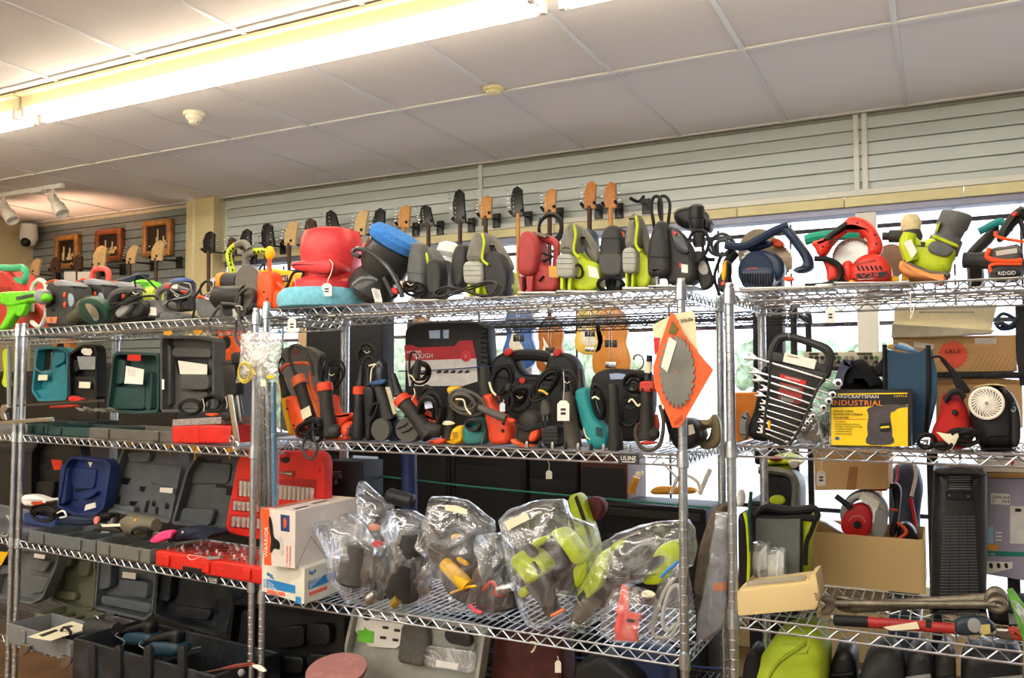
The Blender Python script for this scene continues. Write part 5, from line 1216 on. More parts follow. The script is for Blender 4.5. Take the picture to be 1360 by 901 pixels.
t = T('angle_grinder', 'teal grinder body standing upright with vents near its foot', 'grinder')
sl(t, 'body', C_, B5((165, 490), (200, 470), (235, 470), (260, 560), (290, 650), (345, 700), (350, 800), (255, 810), (225, 740), (200, 640)), .03, .07, TEAL, .016); lt(t, 'cord_guard', C_, B5.t((210, 475)), B5.t((205, 370)), .06, [(0, 5), (.4, 3.6), (1, 2.8)], GRB)
vents(t, C_, *B5.t((292, 682)), *B5.t((328, 735)), 6, .028, m=BLK, slant=2); tb(t, 'edge', C_, B5((225, 690), (240, 735), (262, 750)), .03, .002, CREAM); t.end(ZC2)
t = T('coiled_cord', 'black cord bundle with a cream tie beside the teal grinder', 'cord')
coil(t, C_, *B5.t((305, 545)), .03, 8, 25, 5, .005, rot=-12, name='cable'); tie(t, C_, B5((272, 530), (290, 522), (310, 535)), .0, CREAM, .003); t.end()
t = T('angle_grinder', 'slim all-black grinder standing right of the teal one', 'grinder')
lt(t, 'grip', C_, B5.t((400, 810)), B5.t((385, 450)), .04, [(0, 10), (.1, 10), (.3, 8), (.9, 7.4), (.95, 6.6), (1, 5)], GRB); t.end(ZC2)
t = T('coiled_cord', 'loose round loops of black cord with cream tie left of red collar', 'cord')
coil(t, C_, *B5.t((500, 450)), .06, 17, 16, 4.5, .0042, name='cable'); tie(t, C_, B5((470, 550), (490, 535), (520, 570), (535, 560)), .03, CREAM, .003); coil(t, C_, *B5.t((480, 600)), .05, 14, 22, 3, .0045, name='cable', rot=20); t.end()
t = grinder(C_, B5.t((572, 435)), B5.t((570, 745)), 8.6, .03, GRB, RO, 'black grinder with salmon collar beside the saw blade', 1)
sl(t, 'collar_face', C_, B5((533, 440), (545, 432), (600, 432), (612, 445), (608, 495), (535, 495)), .005, .05, mat('c94438', .5, dirt='7c4038'), .008); screws(t, C_, B5((545, 478), (592, 478)), .003, .004); lt(t, 'cord_guard', C_, B5.t((575, 430)), B5.t((585, 295)), .03, [(0, 5.5), (.35, 5), (.36, 4.2), (.5, 4.4), (1, 3.8)], BLK); lt(t, 'tape', C_, B5.t((575, 390)), B5.t((582, 330)), .028, [(0, 4.8), (1, 4.4)], CREAM)
tb(t, 'guard', C_, B5((520, 660), (508, 720), (540, 790), (600, 800), (645, 760), (660, 650), (640, 560)), .02, .006, mat('4a423a', .5)); sl(t, 'red_foot', C_, B5((530, 755), (605, 755), (608, 775), (530, 775)), .01, .04, RO, .004); sl(t, 'red_side', C_, B5((515, 660), (540, 640), (540, 735), (518, 700)), .03, .03, RO, .008); sl(t, 'red_side', C_, B5((605, 590), (630, 660), (620, 720), (605, 730)), .04, .03, RO, .006); t.end(ZC2)
t = T('belt_sander', 'black glossy sander body leaning against the right rear post', 'sander')
sl(t, 'body', C_, B5((640, 580), (680, 560), (700, 640), (800, 640), (850, 700), (860, 760), (780, 820), (720, 815), (680, 740)), .10, .12, BLK, .02); quad(t, C_, B5((795, 675), (820, 672), (832, 720), (797, 732)), .098, PAPER); t.end(ZC2)
t = T('bench_clamp', 'brass coloured c-shaped clamp on the right end of the middle shelf', 'clamp')
tb(t, 'frame', C_, B5((800, 650), (900, 655), (935, 640), (930, 700), (900, 730), (860, 720)), .20, .010, mat('8d8060', .4, .8, dirt='5d543c')); sl(t, 'jaw', C_, B5((910, 620), (945, 615), (972, 660), (965, 740), (900, 755), (860, 750), (860, 730), (920, 715), (935, 680)), .19, .03, mat('8d8060', .4, .8), .004); t.end(ZC2)
one('storage_box', G().box(V((-.60, 2.99, 1.45)), (.12, .18, .17), bev=.004), mat('e8862a', .6), 'plain orange box behind the hanging saw blade', 'box')
# --- cases standing at the back of the middle shelf
DCASE = mat('131315', .5, var=.2, dirt='44423f', dirt_amt=.2)
t = T('tool_case', 'grey rounded plastic case lid behind the leftmost grinders', 'tool case')
sl(t, 'shell', C_, B3((110, 800), (105, 240), (130, 205), (290, 200), (380, 260), (395, 340), (400, 800)), .34, .05, mat('54524e', .55, dirt='757067'), .012); quad(t, C_, B3((170, 225), (240, 222), (238, 260), (172, 262)), .338, mat('6e3a32', .6), name='window'); t.end(ZC2)
t = T('tool_case', 'black case printed red and white HYPER TOUGH, standing behind the tools', 'tool case')
sl(t, 'shell', C_, B4((30, 500), (30, 130), (70, 85), (180, 75), (460, 75), (530, 110), (540, 420), (500, 820), (20, 820)), .36, .07, DCASE, .012)
t.part('handle_opening', G().slab(C_, B4((178, 138), (298, 132), (296, 188), (182, 190)), .357, .004, 0), mat('b9cdee', .6)); t.part('opening_bar', G().slab(C_, B4((245, 135), (262, 134), (262, 188), (245, 188)), .355, .003, 0), NAVY)
quad(t, C_, B4((30, 235), (75, 230), (110, 248), (330, 240), (360, 205), (440, 202), (462, 320), (40, 335)), .356, mat('b8232c', .5), name='red_sleeve'); quad(t, C_, B4((40, 335), (462, 320), (470, 470), (380, 500), (60, 500)), .3565, mat('cfcbc8', .6), name='white_sleeve')
txt(t, C_, 'HYPER', *B4.t((45, 285)), .354, 3.4, x2=B4.t((135, 285))[0]); txt(t, C_, 'TOUGH', *B4.t((80, 318)), .354, 6.6, x2=B4.t((200, 316))[0]); txt(t, C_, 'MECHANICS', *B4.t((95, 425)), .354, 3, RED, x2=B4.t((195, 420))[0]); txt(t, C_, 'TOOL SET', *B4.t((100, 455)), .354, 3.6, DGR, x2=B4.t((180, 450))[0])
disc(t, 'round_badge', C_, B4.t((400, 305)), 7, .354, .001, mat('d8323a', .5)); txt(t, C_, 'S', *B4.t((392, 315)), .352, 4.4)
g = G(); rr = random.Random(5)
for k in range(5): g.slab(C_, B4((220 + k * 42, 395 + rr.random() * 20), (250 + k * 42, 390), (255 + k * 42, 415), (225 + k * 42, 418)), .3545, .001, 0, 1)
t.part('printed_tools', g, DGR)
for k in range(8): tb(t, 'side_rib', C_, B4((490, 120 + k * 32), (535, 125 + k * 32)), .358, .003, BLKC, sm=0)
t.end(ZC2)
t = T('tool_case', 'black blow-moulded case with red latches behind the cord loops', 'tool case')
sl(t, 'shell', C_, B4((555, 520), (540, 330), (550, 280), (600, 255), (640, 250), (690, 280), (720, 330), (860, 330), (880, 270), (950, 245), (1040, 270), (1070, 330), (1075, 500), (1060, 560), (700, 560)), .35, .08, DCASE, .014)
tb(t, 'handle', C_, B4((660, 268), (740, 262), (820, 262), (900, 268)), .37, .012, DCASE)
for x in (648, 942): sl(t, 'latch', C_, B4((x - 25, 242), (x + 22, 236), (x + 26, 262), (x - 22, 268)), .345, .02, RED, .003)
sl(t, 'panel', C_, B4((700, 360), (900, 365), (910, 500), (690, 515)), .347, .01, DCASE, .004); sl(t, 'pull_tab', C_, B4((715, 342), (755, 342), (752, 362), (720, 362)), .342, .006, RED, .002); tb(t, 'seam', C_, B4((560, 335), (720, 350), (900, 345), (1070, 335)), .348, .002, BLKC); t.end(ZC2)
t = T('tool_case', 'low black case with arched handle behind the slim grinder', 'tool case')
sl(t, 'shell', C_, B5((260, 430), (290, 390), (350, 365), (450, 370), (560, 380), (600, 420), (600, 600), (560, 800), (280, 800)), .36, .06, DCASE, .012); t.part('handle_opening', G().slab(C_, B5((365, 400), (400, 395), (450, 400), (455, 430), (372, 432)), .357, .004, 0), mat('b9cdee', .6)); t.end(ZC2)
# strips of the blue strap in front of the cases
t = T('bungee_cord', 'thin dark blue strap stretched across the cases', 'cord'); t.part('strap', G().tube(px(C_, B4((-5, 375), (150, 373), (330, 362), (560, 345)), .34), .0022, sm=0), mat('24306a', .5)); t.end()
# saw blade card hung at the front post
t = T('blade_packet', 'circular saw blade on a diamond-shaped orange card at the post', 'blade packet')
f2 = C_
sl(t, 'card', f2, B5((700, 62), (720, 75), (770, 180), (930, 378), (780, 640), (745, 688), (708, 690), (690, 640), (612, 470), (602, 360), (650, 210)), -.055, .003, mat('f4642c', .5), 0, 0)
P = B5.t((733, 385)); k = C_.mpp(P[0], P[1], -.06); c0 = C_.p(P[0], P[1], -.0605)
q = []
for i in range(26):
    a = 2 * math.pi * i / 26
    for da, rr_ in ((0, .86), (.3, .93), (.8, 1.0), (.88, .86)):
        a2 = a + da * 2 * math.pi / 26; x_, y_ = 24.5 * math.cos(a2) * rr_, 49 * math.sin(a2) * rr_; q.append(V(((x_ + y_ * .02) * k, (y_ - x_ * .12) * k)))
t.part('saw_blade', G()._loft(q, lambda p, w: c0 + f2.u * p.x + f2.w * p.y + f2.n * w, .003, 0), mat('77766f', .4, .5, var=.35, scale=12)); t.part('arbor_hole', G().lathe(c0 - f2.n * .002, f2.n, [(0, .004), (.002, .004)], 14), mat('a8744a', .5)); 
quad(t, f2, B5((690, 195), (732, 222), (682, 388), (646, 358)), -.064, PAPER, name='price_label'); quad(t, f2, B5((708, 105), (742, 150), (722, 185), (686, 175)), -.058, mat('6a6522', .5), name='yellow_print'); quad(t, f2, B5((712, 662), (757, 622), (765, 640), (722, 674)), -.0575, mat('c94a22', .5), name='printed_mark')
t.end()
t = T('blade_packet', 'cream card reading "saw blade" tucked behind the orange card', 'blade packet')
sl(t, 'card', C_, B5((600, 130), (690, 85), (735, 70), (815, 50), (828, 75), (850, 290), (932, 372), (905, 405), (780, 620), (640, 560), (620, 300)), -.045, .003, mat('e9dfb4', .6), 0, 0); txt(t, C_, 'saw blade', *B5.t((700, 128)), -.047, 5.5, BLKC, x2=B5.t((822, 100))[0], ang=8); sl(t, 'red_corner', C_, B5((605, 200), (640, 200), (630, 270), (612, 300)), -.048, .001, RED, 0, 0); t.part('hook', G().tube(px(C_, B5((715, 70), (700, 20), (680, -20), (672, -40)), -.05), .0015), STL); t.end()
tag(C_, *B3.t((188, 60)), -.01, 11, 19, 'cream price tag hanging at the left end of the centre top shelf', *B3.t((190, 0)))
# ================================================================ second shelf, right unit
ZR2 = 1.4035
t = T('wrench_rack', 'tilted black carrier holding a ladder of polished combination wrenches', 'wrench set')
RK = mat('2c2b2b', .5, var=.1, dirt='4a4745')
g = G().slab(R_, B6((245, 360), (250, 350), (560, 410), (552, 440), (500, 480), (420, 640), (390, 720), (340, 790), (300, 795), (215, 755), (205, 700), (240, 500)), -.005, .03, .006, 1); t.part('carrier', g, RK)
tb(t, 'carry_handle', R_, B6((262, 370), (255, 320), (285, 245), (330, 225), (400, 238), (500, 272), (545, 300), (555, 340), (540, 420)), .01, [.010, .011, .012, .011, .010, .011, .012, .012, .011], RK)
sl(t, 'handle_base', R_, B6((255, 300), (320, 312), (510, 365), (545, 380), (540, 425), (500, 405), (250, 352)), -.006, .03, RK, .005, 0)
quad(t, R_, B6((322, 308), (488, 345), (475, 395), (312, 355)), -.010, PAPER, name='price_label'); txt(t, R_, 'WRENCH SET', *B6.t((332, 326)), -.012, 1.6, DGR, x2=B6.t((395, 337))[0], ang=-13)
quad(t, R_, B6((300, 418), (432, 455), (432, 475), (425, 478), (296, 440)), -.009, RED, name='red_label'); quad(t, R_, B6((298, 462), (418, 490), (410, 570), (385, 575), (288, 545)), -.009, mat('b04034', .5), name='red_label'); quad(t, R_, B6((310, 475), (400, 495), (398, 515), (306, 495)), -.011, LGR, name='label'); quad(t, R_, B6((305, 530), (370, 545), (365, 570), (302, 555)), -.011, LGR, name='label'); txt(t, R_, 'CRAFTSMAN', *B6.t((322, 440)), -.0105, 2.4, WHT, x2=B6.t((402, 456))[0], ang=-14)
W = [((130, 325), (600, 468), 22, 27), ((150, 400), (572, 528), 20, 22), ((170, 440), (552, 562), 20, 22), ((205, 492), (525, 596), 18, 20), ((180, 522), (455, 612), 16, 17), ((205, 565), (468, 640), 14, 16), ((200, 598), (440, 675), 13, 15), ((210, 632), (420, 706), 12, 13), ((190, 662), (382, 728), 12, 12), ((195, 695), (370, 755), 12, 12), ((190, 715), (335, 775), 14, 10)]
for i, (a, b, r1, r2) in enumerate(W):
    A, B = B6.t(a), B6.t(b); d = -.022; s_ = 3.918; th = .0065 if i < 4 else .005
    g = G(); dx, dy = B[0] - A[0], B[1] - A[1]; L = math.hypot(dx, dy); ux, uy = dx / L, dy / L; nx, ny = -uy, ux
    def pt(k, w): return (A[0] + ux * k + nx * w, A[1] + uy * k + ny * w)
    q1, q2 = r1 / s_, r2 / s_; w = 1.6 if i < 4 else 1.2
    # open jaw end, shank, box end drawn as one outline
    out = [pt(-q1 * .9, -q1 * .75), pt(-q1 * .1, -q1), pt(q1 * 1.1, -q1 * .8), pt(q1 * 2.2, -w), pt(L - q2 * 1.4, -w)]
    for k in range(11): 
        a_ = math.pi * (1.15 - .23 * k) ; out.append((B[0] + q2 * .95 * (ux * math.cos(a_) - nx * math.sin(a_)), B[1] + q2 * .95 * (uy * math.cos(a_) - ny * math.sin(a_))))
    out += [pt(L - q2 * 1.4, w), pt(q1 * 2.2, w), pt(q1 * .9, q1 * .9), pt(-q1 * .6, q1 * 1.05), pt(-q1 * .9, q1 * .5), pt(q1 * .1, q1 * .35), pt(q1 * .3, -q1 * .1), pt(0, -q1 * .4)]
    wr = t.part('wrench', g.slab(R_, out, d, th, .0015, 0), CHR)
    P0 = R_.p(B[0], B[1], d - .001); k = R_.mpp(B[0], B[1], d)
    t.part('ring_hole', G().lathe(P0, R_.n, [(0, q2 * .48 * k), (.001, q2 * .48 * k)], 12), BLKC, under=wr)
tb(t, 'retainer', R_, B6((248, 350), (240, 480), (222, 620), (212, 740)), -.026, .0035, RK); tb(t, 'retainer', R_, B6((545, 420), (490, 500), (430, 640), (380, 740), (345, 790)), -.026, .0035, RK)
sl(t, 'yellow_band', R_, B6((232, 660), (248, 664), (246, 708), (234, 704)), -.03, .004, YEL, .001, 0)
t.part('hook', G().tube(px(R_, B6((345, 235), (335, 150), (322, 60), (320, 20)), .0), .0012), LGR); t.end()
for i, (pts, lb, m) in enumerate(((B6((190, 400), (215, 370), (240, 380), (240, 780), (130, 760), (120, 700), (160, 600)), 'black fabric bag hidden behind the wrench carrier', BLK), (B6((85, 640), (130, 600), (130, 760), (100, 770), (75, 720)), 'grey paper packet beside the chrome post', LGR))):
    one('bag', G().slab(R_, pts, .12 + .02 * i, .12 - .08 * i, .02, 1), m, lb, 'bag', sit=ZR2)
t = T('plastic_bag', 'clear bag of grey wool behind the wrench carrier', 'bag'); bag(t, R_, B6((380, 770), (400, 700), (470, 620), (550, 610), (560, 775)), .04, .09, clear_mat((.8, .8, .78), .15, .6, .9, .15, milky=.3), seed=9, amp=.006); t.part('contents', G().ball(R_.p(*B6.t((470, 710)), .09), (.035, .03, .03)), mat('77726a', .9)); t.end(ZR2)
# sander box
t = T('cardboard_box', 'yellow and black palm grip random orbit sander box', 'box')
YB_ = mat('f6cf14', .5, var=.04)
q = B7((10, 515), (418, 508), (418, 785), (15, 778))
t.part('carton', G().slab(R_, [(1102.5, 517.5), (1210, 518), (1210, 590), (1103, 590)], .03, .14, .0015, 0), BLK)
sl(t, 'yellow_face', R_, B7((15, 590), (200, 585), (414, 575), (414, 783), (15, 776)), .0285, .002, YB_, 0, 0); sl(t, 'yellow_stripe', R_, B7((50, 520), (412, 516), (412, 522), (50, 526)), .0285, .002, YB_, 0, 0)
txt(t, R_, 'SEARS/CRAFTSMAN', *B7.t((18, 542)), .0275, 4.2, WHT, x2=B7.t((262, 540))[0]); txt(t, R_, 'INDUSTRIAL', *B7.t((18, 578)), .0275, 6.6, mat('f0862a', .5), x2=B7.t((283, 576))[0]); txt(t, R_, '127714', *B7.t((340, 538)), .0275, 2.6, YB_, x2=B7.t((410, 538))[0])
for k, s_ in enumerate(('PALM GRIP', 'RANDOM ORBIT', 'SANDER')): txt(t, R_, s_, *B7.t((28, 612 + k * 16)), .0272, 2.6, BLK, x2=B7.t(((130, 180, 108)[k], 612))[0])
for k, s_ in enumerate(('2.0 AMPS', '12,000 RANDOM ORBITS', 'PER MINUTE', '1/8 INCH ORBIT', '5 INCH HOOK', 'SANDING DISC')): txt(t, R_, s_, *B7.t((35, 662 + k * 12)), .0272, 1.4, BLK, x2=B7.t(((90, 165, 175, 125, 120, 125)[k], 662))[0])
sl(t, 'red_rule', R_, B7((28, 648), (200, 646), (200, 648), (28, 650)), .0275, .001, RED, 0, 0); sl(t, 'round_logo', R_, B7((35, 735), (58, 735), (58, 752), (35, 752)), .0275, .001, mat('3a4a8a', .5), 0, 1)
pr = t.part('printed_sander', G().slab(R_, B7((195, 600), (230, 582), (330, 572), (355, 576), (420, 575), (420, 588), (362, 592), (345, 610), (325, 612), (322, 640), (335, 700), (332, 735), (345, 745), (340, 775), (200, 778), (192, 745), (208, 730), (200, 690), (212, 620)), .0278, .0008, 0, 1), mat('4a4548', .5, var=.25))
t.part('printed_sander_detail', G().slab(R_, B7((268, 668), (324, 664), (324, 708), (270, 712)), .0268, .0006, 0), BLK); sl(t, 'printed_logo', R_, B7((272, 684), (318, 680), (318, 690), (272, 694)), .0262, .0006, YB_, 0, 0)
sl(t, 'side_panel', R_, [(1207.4, 519), (1210.4, 519), (1210.4, 590), (1207.4, 590)], .0275, .001, BLK, 0, 0); t.end(ZR2)
t = T('knit_cap', 'black cloth cap with a pale fold standing behind the sander box', 'cap')
sl(t, 'crown', R_, B7((60, 500), (75, 420), (110, 360), (150, 338), (185, 345), (215, 390), (270, 450), (285, 500)), .20, .12, mat('15151a', .9), .03); sl(t, 'fold', R_, B7((40, 440), (50, 395), (90, 350), (130, 340), (95, 390), (75, 450), (65, 500), (38, 480)), .19, .10, mat('5b5c70', .9), .02); sl(t, 'strap', R_, B7((215, 395), (260, 370), (290, 320), (292, 430), (262, 440)), .25, .03, BLKC, .006); t.part('body', G().slab(R_, B7((60, 480), (280, 480), (280, 780), (60, 780)), .22, .1, .01), mat('15151a', .9)); t.end(ZR2)
# blue bag
t = T('tote_bag', 'navy blue insulated bag with black piping standing upright', 'bag')
NB = mat('2c4a63', .7, var=.1, scale=15, bump=.2)
sl(t, 'body', R_, B7((290, 275), (310, 290), (400, 305), (475, 300), (520, 270), (525, 500), (520, 690), (500, 720), (440, 760), (290, 700)), .18, .14, NB, .006, 0); sl(t, 'side', R_, B7((522, 275), (540, 295), (565, 400), (568, 520), (545, 620), (525, 690)), .185, .12, mat('35607e', .7), .006, 0)
tb(t, 'piping', R_, B7((520, 268), (524, 400), (520, 560), (510, 710)), .178, .006, BLKC); tb(t, 'piping', R_, B7((293, 265), (295, 400), (293, 560), (292, 700)), .178, .006, BLKC); tb(t, 'zip', R_, B7((365, 265), (400, 270), (440, 290)), .2, .005, mat('a7c2d6', .5)); tb(t, 'zip', R_, B7((345, 272), (390, 285), (460, 298)), .2, .005, mat('4d7fae', .5))
sl(t, 'cream_lining', R_, B7((302, 265), (360, 262), (370, 290), (310, 290)), .2, .02, mat('c89a50', .7), .004); tb(t, 'strap_loop', R_, B7((530, 330), (580, 325), (620, 360), (660, 440)), .17, .003, BLKC); t.end(ZR2)
# cardboard boxes on the black shelf behind
t = T('cardboard_box', 'wide brown cardboard box with an orange star sticker', 'box')
sl(t, 'carton', R_, B7((335, 230), (975, 215), (985, 405), (560, 412), (345, 410)), .50, .30, CARD, .003, 0)
q = []
cx_, cy_ = B7.t((650, 320))
for i in range(36):
    a = math.pi * 2 * i / 36; r_ = 20.5 if i % 2 else 17.5; q.append((cx_ + r_ * math.cos(a), cy_ + r_ * .93 * math.sin(a)))
sl(t, 'star_sticker', R_, q, .498, .001, mat('f25c3c', .5), 0, 0); txt(t, R_, 'SALE', *B7.t((606, 312)), .4965, 5.5, mat('8a2a1c', .6), x2=B7.t((690, 308))[0])
quad(t, R_, B7((763, 232), (877, 232), (876, 262), (763, 262)), .498, PAPER, name='shipping_label'); quad(t, R_, B7((445, 250), (552, 264), (550, 290), (448, 278)), .498, PAPER, name='shipping_label')
g = G()
for k in range(10): g.slab(R_, B7((735 + k * 25, 400), (738 + k * 25, 400), (788 + k * 25, 320), (785 + k * 25, 320)), .4985, .001, 0)
t.part('printed_hatching', g, mat('a9824f', .8)); t.end()
t = T('cardboard_box', 'second brown cardboard box under the starred one', 'box')
sl(t, 'carton', R_, B7((560, 460), (1010, 455), (1015, 700), (560, 700)), .50, .30, CARD, .003, 0); sl(t, 'flap', R_, B7((560, 443), (880, 440), (1012, 452), (1015, 470), (560, 475)), .495, .01, mat('a8824f', .8), .001, 0); t.end()
t = T('envelope', 'large cream padded envelope lying on the starred box', 'envelope')
sl(t, 'front', R_, B7((345, 70), (880, 55), (862, 130), (850, 190), (340, 160)), .50, .01, CREAM, .002, 0); sl(t, 'fold', R_, B7((330, 155), (500, 165), (870, 190), (850, 210), (560, 225), (328, 228)), .46, .05, mat('ddd4b8', .8), .004, 0)
g = G(); rr = random.Random(2)
for k in range(26): x = 475 + k * 11; g.slab(R_, B7((x, 94), (x + 7, 93), (x + 7, 101 + rr.random() * 4), (x, 101)), .499, .0008, 0)
t.part('print', g, LGR); t.end()
t = T('goggles', 'dark blue goggles with strap on top of the starred box', 'goggles')
tb(t, 'strap', R_, B7((870, 140), (910, 105), (970, 135), (965, 175), (900, 185), (865, 150)), .5, .005, mat('2a3f5a', .5)); tb(t, 'frame', R_, B7((870, 165), (900, 155), (940, 170), (970, 150), (990, 115)), .49, .006, mat('26364a', .5)); sl(t, 'lens', R_, B7((890, 165), (930, 160), (940, 185), (895, 190)), .50, .02, BLK, .005); t.end()
t = T('metal_shelf', 'black metal shelf carrying the two brown boxes', 'shelf')
t.part('board', G().slab(R_, B7((560, 412), (1000, 408), (1060, 408), (1060, 440), (560, 440)), .48, .4, .002, 0), BLK); t.part('upright', G().slab(R_, B7((975, 60), (1060, 50), (1060, 480), (1000, 480), (980, 300)), .49, .03, .002, 0), BLK); t.part('upright', G().box(V((R_.p(1235, 500, .45).x, R_.o.y + .505, .7)), (.03, .03, 1.4)), BLK); t.part('upright', G().box(V((R_.p(1340, 500, .45).x, R_.o.y + .505, .7)), (.03, .03, 1.4)), BLK); t.end()
# mixer on the window side
t = T('mixer', 'pale audio mixer with rows of knobs behind the beanie', 'mixer')
sl(t, 'panel', R_, B7((0, 305), (282, 302), (282, 378), (0, 380)), .75, .12, mat('cfc9b8', .5), .003, 0)
sl(t, 'base', R_, B7((-120, 380), (285, 378), (285, 398), (-120, 402)), .74, .14, BLK, .003, 0); sl(t, 'panel', R_, B7((-130, 305), (0, 305), (0, 380), (-130, 382)), .75, .12, mat('c9c3b2', .5), .003, 0)
for x0 in (150, 0, -100): quad(t, R_, B7((x0, 308), (x0 + (80 if x0 > 100 else 50), 308), (x0 + (80 if x0 > 100 else 50), 322), (x0, 322)), .748, mat('4a4f40', .4), name='display')
g = []
for x in (-90, -60, -30, 5, 30, 55, 95, 125, 170, 195, 225, 250):
    for y in (335, 358):
        p = R_.p(*B7.t((x, y)), .748); t.part('knob', G().lathe(p, -R_.n, [(0, .007), (.012, .006)], 10), [mat('3a8a5a', .5), LGR, DGR][(x + y) % 3])
t.end()
# red bag, fan, cords
t = T('fabric_bag', 'red fabric pouch with drawstring top', 'bag')
RB = mat('b8241e', .8, var=.2, scale=14, bump=.4)
sl(t, 'body', R_, B7((525, 715), (530, 660), (575, 600), (590, 530), (640, 515), (720, 545), (745, 640), (758, 720), (640, 725)), .06, .12, RB, .03, 1); tb(t, 'drawstring', R_, B7((605, 545), (640, 512), (680, 508), (712, 530)), .055, .006, BLKC); sl(t, 'gathered_top', R_, B7((595, 510), (700, 520), (712, 570), (690, 590), (640, 595), (610, 560)), .07, .08, mat('8d2434', .8), .015); sl(t, 'toggle', R_, B7((640, 575), (670, 572), (680, 592), (645, 596)), .05, .01, BLKC, .002); sl(t, 'upper_red', R_, B7((590, 515), (620, 508), (600, 600), (575, 610)), .10, .06, RB, .01); t.end(ZR2)
t = T('shoulder_strap', 'wide black strap running down to the fan', 'strap'); sl(t, 'webbing', R_, B7((570, 330), (600, 330), (660, 400), (720, 470), (750, 520), (690, 520), (660, 490), (640, 420)), .22, .01, BLKC, .002); t.end()
t = T('air_circulator', 'black fan with a white spiral grille on the right shelf', 'fan')
c = B7.t((823, 560)); k = R_.mpp(c[0], c[1], .03); P = R_.p(c[0], c[1], .03); FB = mat('1b1a1c', .35, var=.1)
sl(t, 'housing', R_, B7((760, 720), (735, 620), (750, 500), (850, 470), (930, 485), (985, 540), (1010, 620), (1005, 740), (960, 780), (800, 780)), .045, .14, FB, .03)
t.part('dish', G().lathe(P + R_.n * .02, -R_.n, [(0, 23 * k), (.018, 24 * k), (.02, 22 * k), (.004, 8 * k)], 32), BLKC)
g = G()
def circ(r, rr_): 
    return [P + R_.u * r * k * math.cos(a * math.pi / 20) + R_.w * r * k * .92 * math.sin(a * math.pi / 20) for a in range(41)]
t.part('grille_rim', G().tube(circ(22.3, 0), .0035, sm=0), PAPER)
for i in range(26):
    a0 = 2 * math.pi * i / 26; L = []
    for j in range(6):
        r = (5 + 17.3 * j / 5) * k; a = a0 + .75 * j / 5; L.append(P + R_.u * r * math.cos(a) + R_.w * r * .92 * math.sin(a) - R_.n * .004 * (1 - j / 5))
    g.tube(L, .0019, n=5, sm=0)
t.part('grille', g, PAPER); t.part('hub', G().lathe(P - R_.n * .001, -R_.n, [(0, 5.4 * k), (.006, 5.2 * k), (.008, 3 * k)], 20), PAPER); t.part('badge', G().lathe(P - R_.n * .0095, -R_.n, [(0, 2.5 * k), (.001, 2.4 * k)], 14), LGR)
sl(t, 'gold_rim', R_, B7((750, 485), (850, 465), (930, 478), (930, 492), (850, 478), (760, 496)), .04, .02, mat('c2ad7a', .5), .003); sl(t, 'stand', R_, B7((950, 560), (975, 550), (1005, 620), (1000, 760), (950, 770)), .03, .03, FB, .006); sl(t, 'base', R_, B7((790, 770), (960, 770), (985, 785), (800, 788)), .02, .16, FB, .004)
tb(t, 'logo', R_, B7((950, 590), (965, 600), (975, 585), (968, 575)), .026, .0015, LGR); t.end(ZR2)
t = T('coiled_cord', 'black cord with a torn cream wrapper in front of the red pouch', 'cord')
coil(t, R_, *B7.t((510, 745)), .01, 12, 6, 3, .004, name='cable'); coil(t, R_, *B7.t((700, 725)), .0, 22, 7, 3.5, .004, name='cable', jit=.25); coil(t, R_, *B7.t((600, 765)), .0, 20, 4, 2, .004, name='cable', jit=.3)
sl(t, 'paper_wrapper', R_, B7((560, 712), (620, 720), (690, 715), (665, 750), (640, 780), (615, 750)), -.008, .008, CREAM, .002, 0); t.end(ZR2)
t = T('hook', 'white wire hook hanging from the right top shelf', 'hook'); t.part('wire', G().tube(px(R_, B7((428, 0), (430, 100), (428, 130), (438, 110), (450, 60)), -.004), .0013), PAPER); t.end()
# ---- more loose cables and small stock among the tools
for i, (fr, x, y, d, rx, ry, tn, rt_, lb) in enumerate((
    (C_, 440, 500, .16, 13, 20, 4, 20, 'black cord loops between the red-collared grinder and the rear posts'),
    (C_, 487, 470, .2, 12, 17, 4, -20, 'black cord bunch high behind the knotted strap tool'),
    (C_, 560, 492, .14, 13, 15, 4, 30, 'black cord bunch in front of the printed case sleeve'),
    (C_, 655, 560, .10, 15, 12, 4, 10, 'black cord loops beside the red drill shell'),
    (C_, 690, 530, .12, 12, 17, 5, 35, 'black cord bundle before the latched case'),
    (C_, 753, 510, .12, 10, 20, 4, -15, 'black cord loops behind the large cream tag'),
    (C_, 775, 555, .14, 9, 17, 4, 0, 'black cord loops left of the slim black grinder'),
    (C_, 842, 520, .12, 12, 18, 4, 10, 'black cord loops hanging beside the salmon collar'),
    (R_, 1262, 570, .16, 14, 8, 4, 0, 'black cord loops behind the torn cream wrapper'),
    (C_, 545, 380, .06, 9, 7, 4, 0, 'small black cord loops at the foot of the grey jigsaw'),
    (L_, 235, 395, .10, 14, 8, 4, 10, 'black cord loops in the middle of the left top shelf'),
    (L_, 180, 392, .09, 12, 8, 3, -10, 'black cord loops before the finned green tool'),
    (C_, 440, 395, .20, 12, 10, 3, 0, 'grey cord loops between the two polishers'))):
    t = T('coiled_cord', lb, 'cord'); coil(t, fr, x, y, d, rx, ry, tn, .0044, rt_, 'cable', m=(BLKC, mat('2f2e2c', .6))[i % 2], jit=.2); tie(t, fr, [(x - 4, y - 4), (x, y - 1), (x + 4, y - 3)], d - .025); t.end()
t = T('string_trimmer', 'lime handle hanging inside the shelving cut off by the left edge', 'tool'); sl(t, 'lime_handle', LL_, B1((10, 230), (40, 210), (48, 300), (35, 400), (50, 470), (30, 480), (5, 450), (25, 380), (15, 300)), .12, .03, LIME, .006); tb(t, 'shaft', LL_, B1((60, 200), (60, 480), (60, 600)), .13, .01, LGR); t.end()
t = T('drill_bits', 'row of small black bits along the front of the centre middle shelf', 'bits', None)
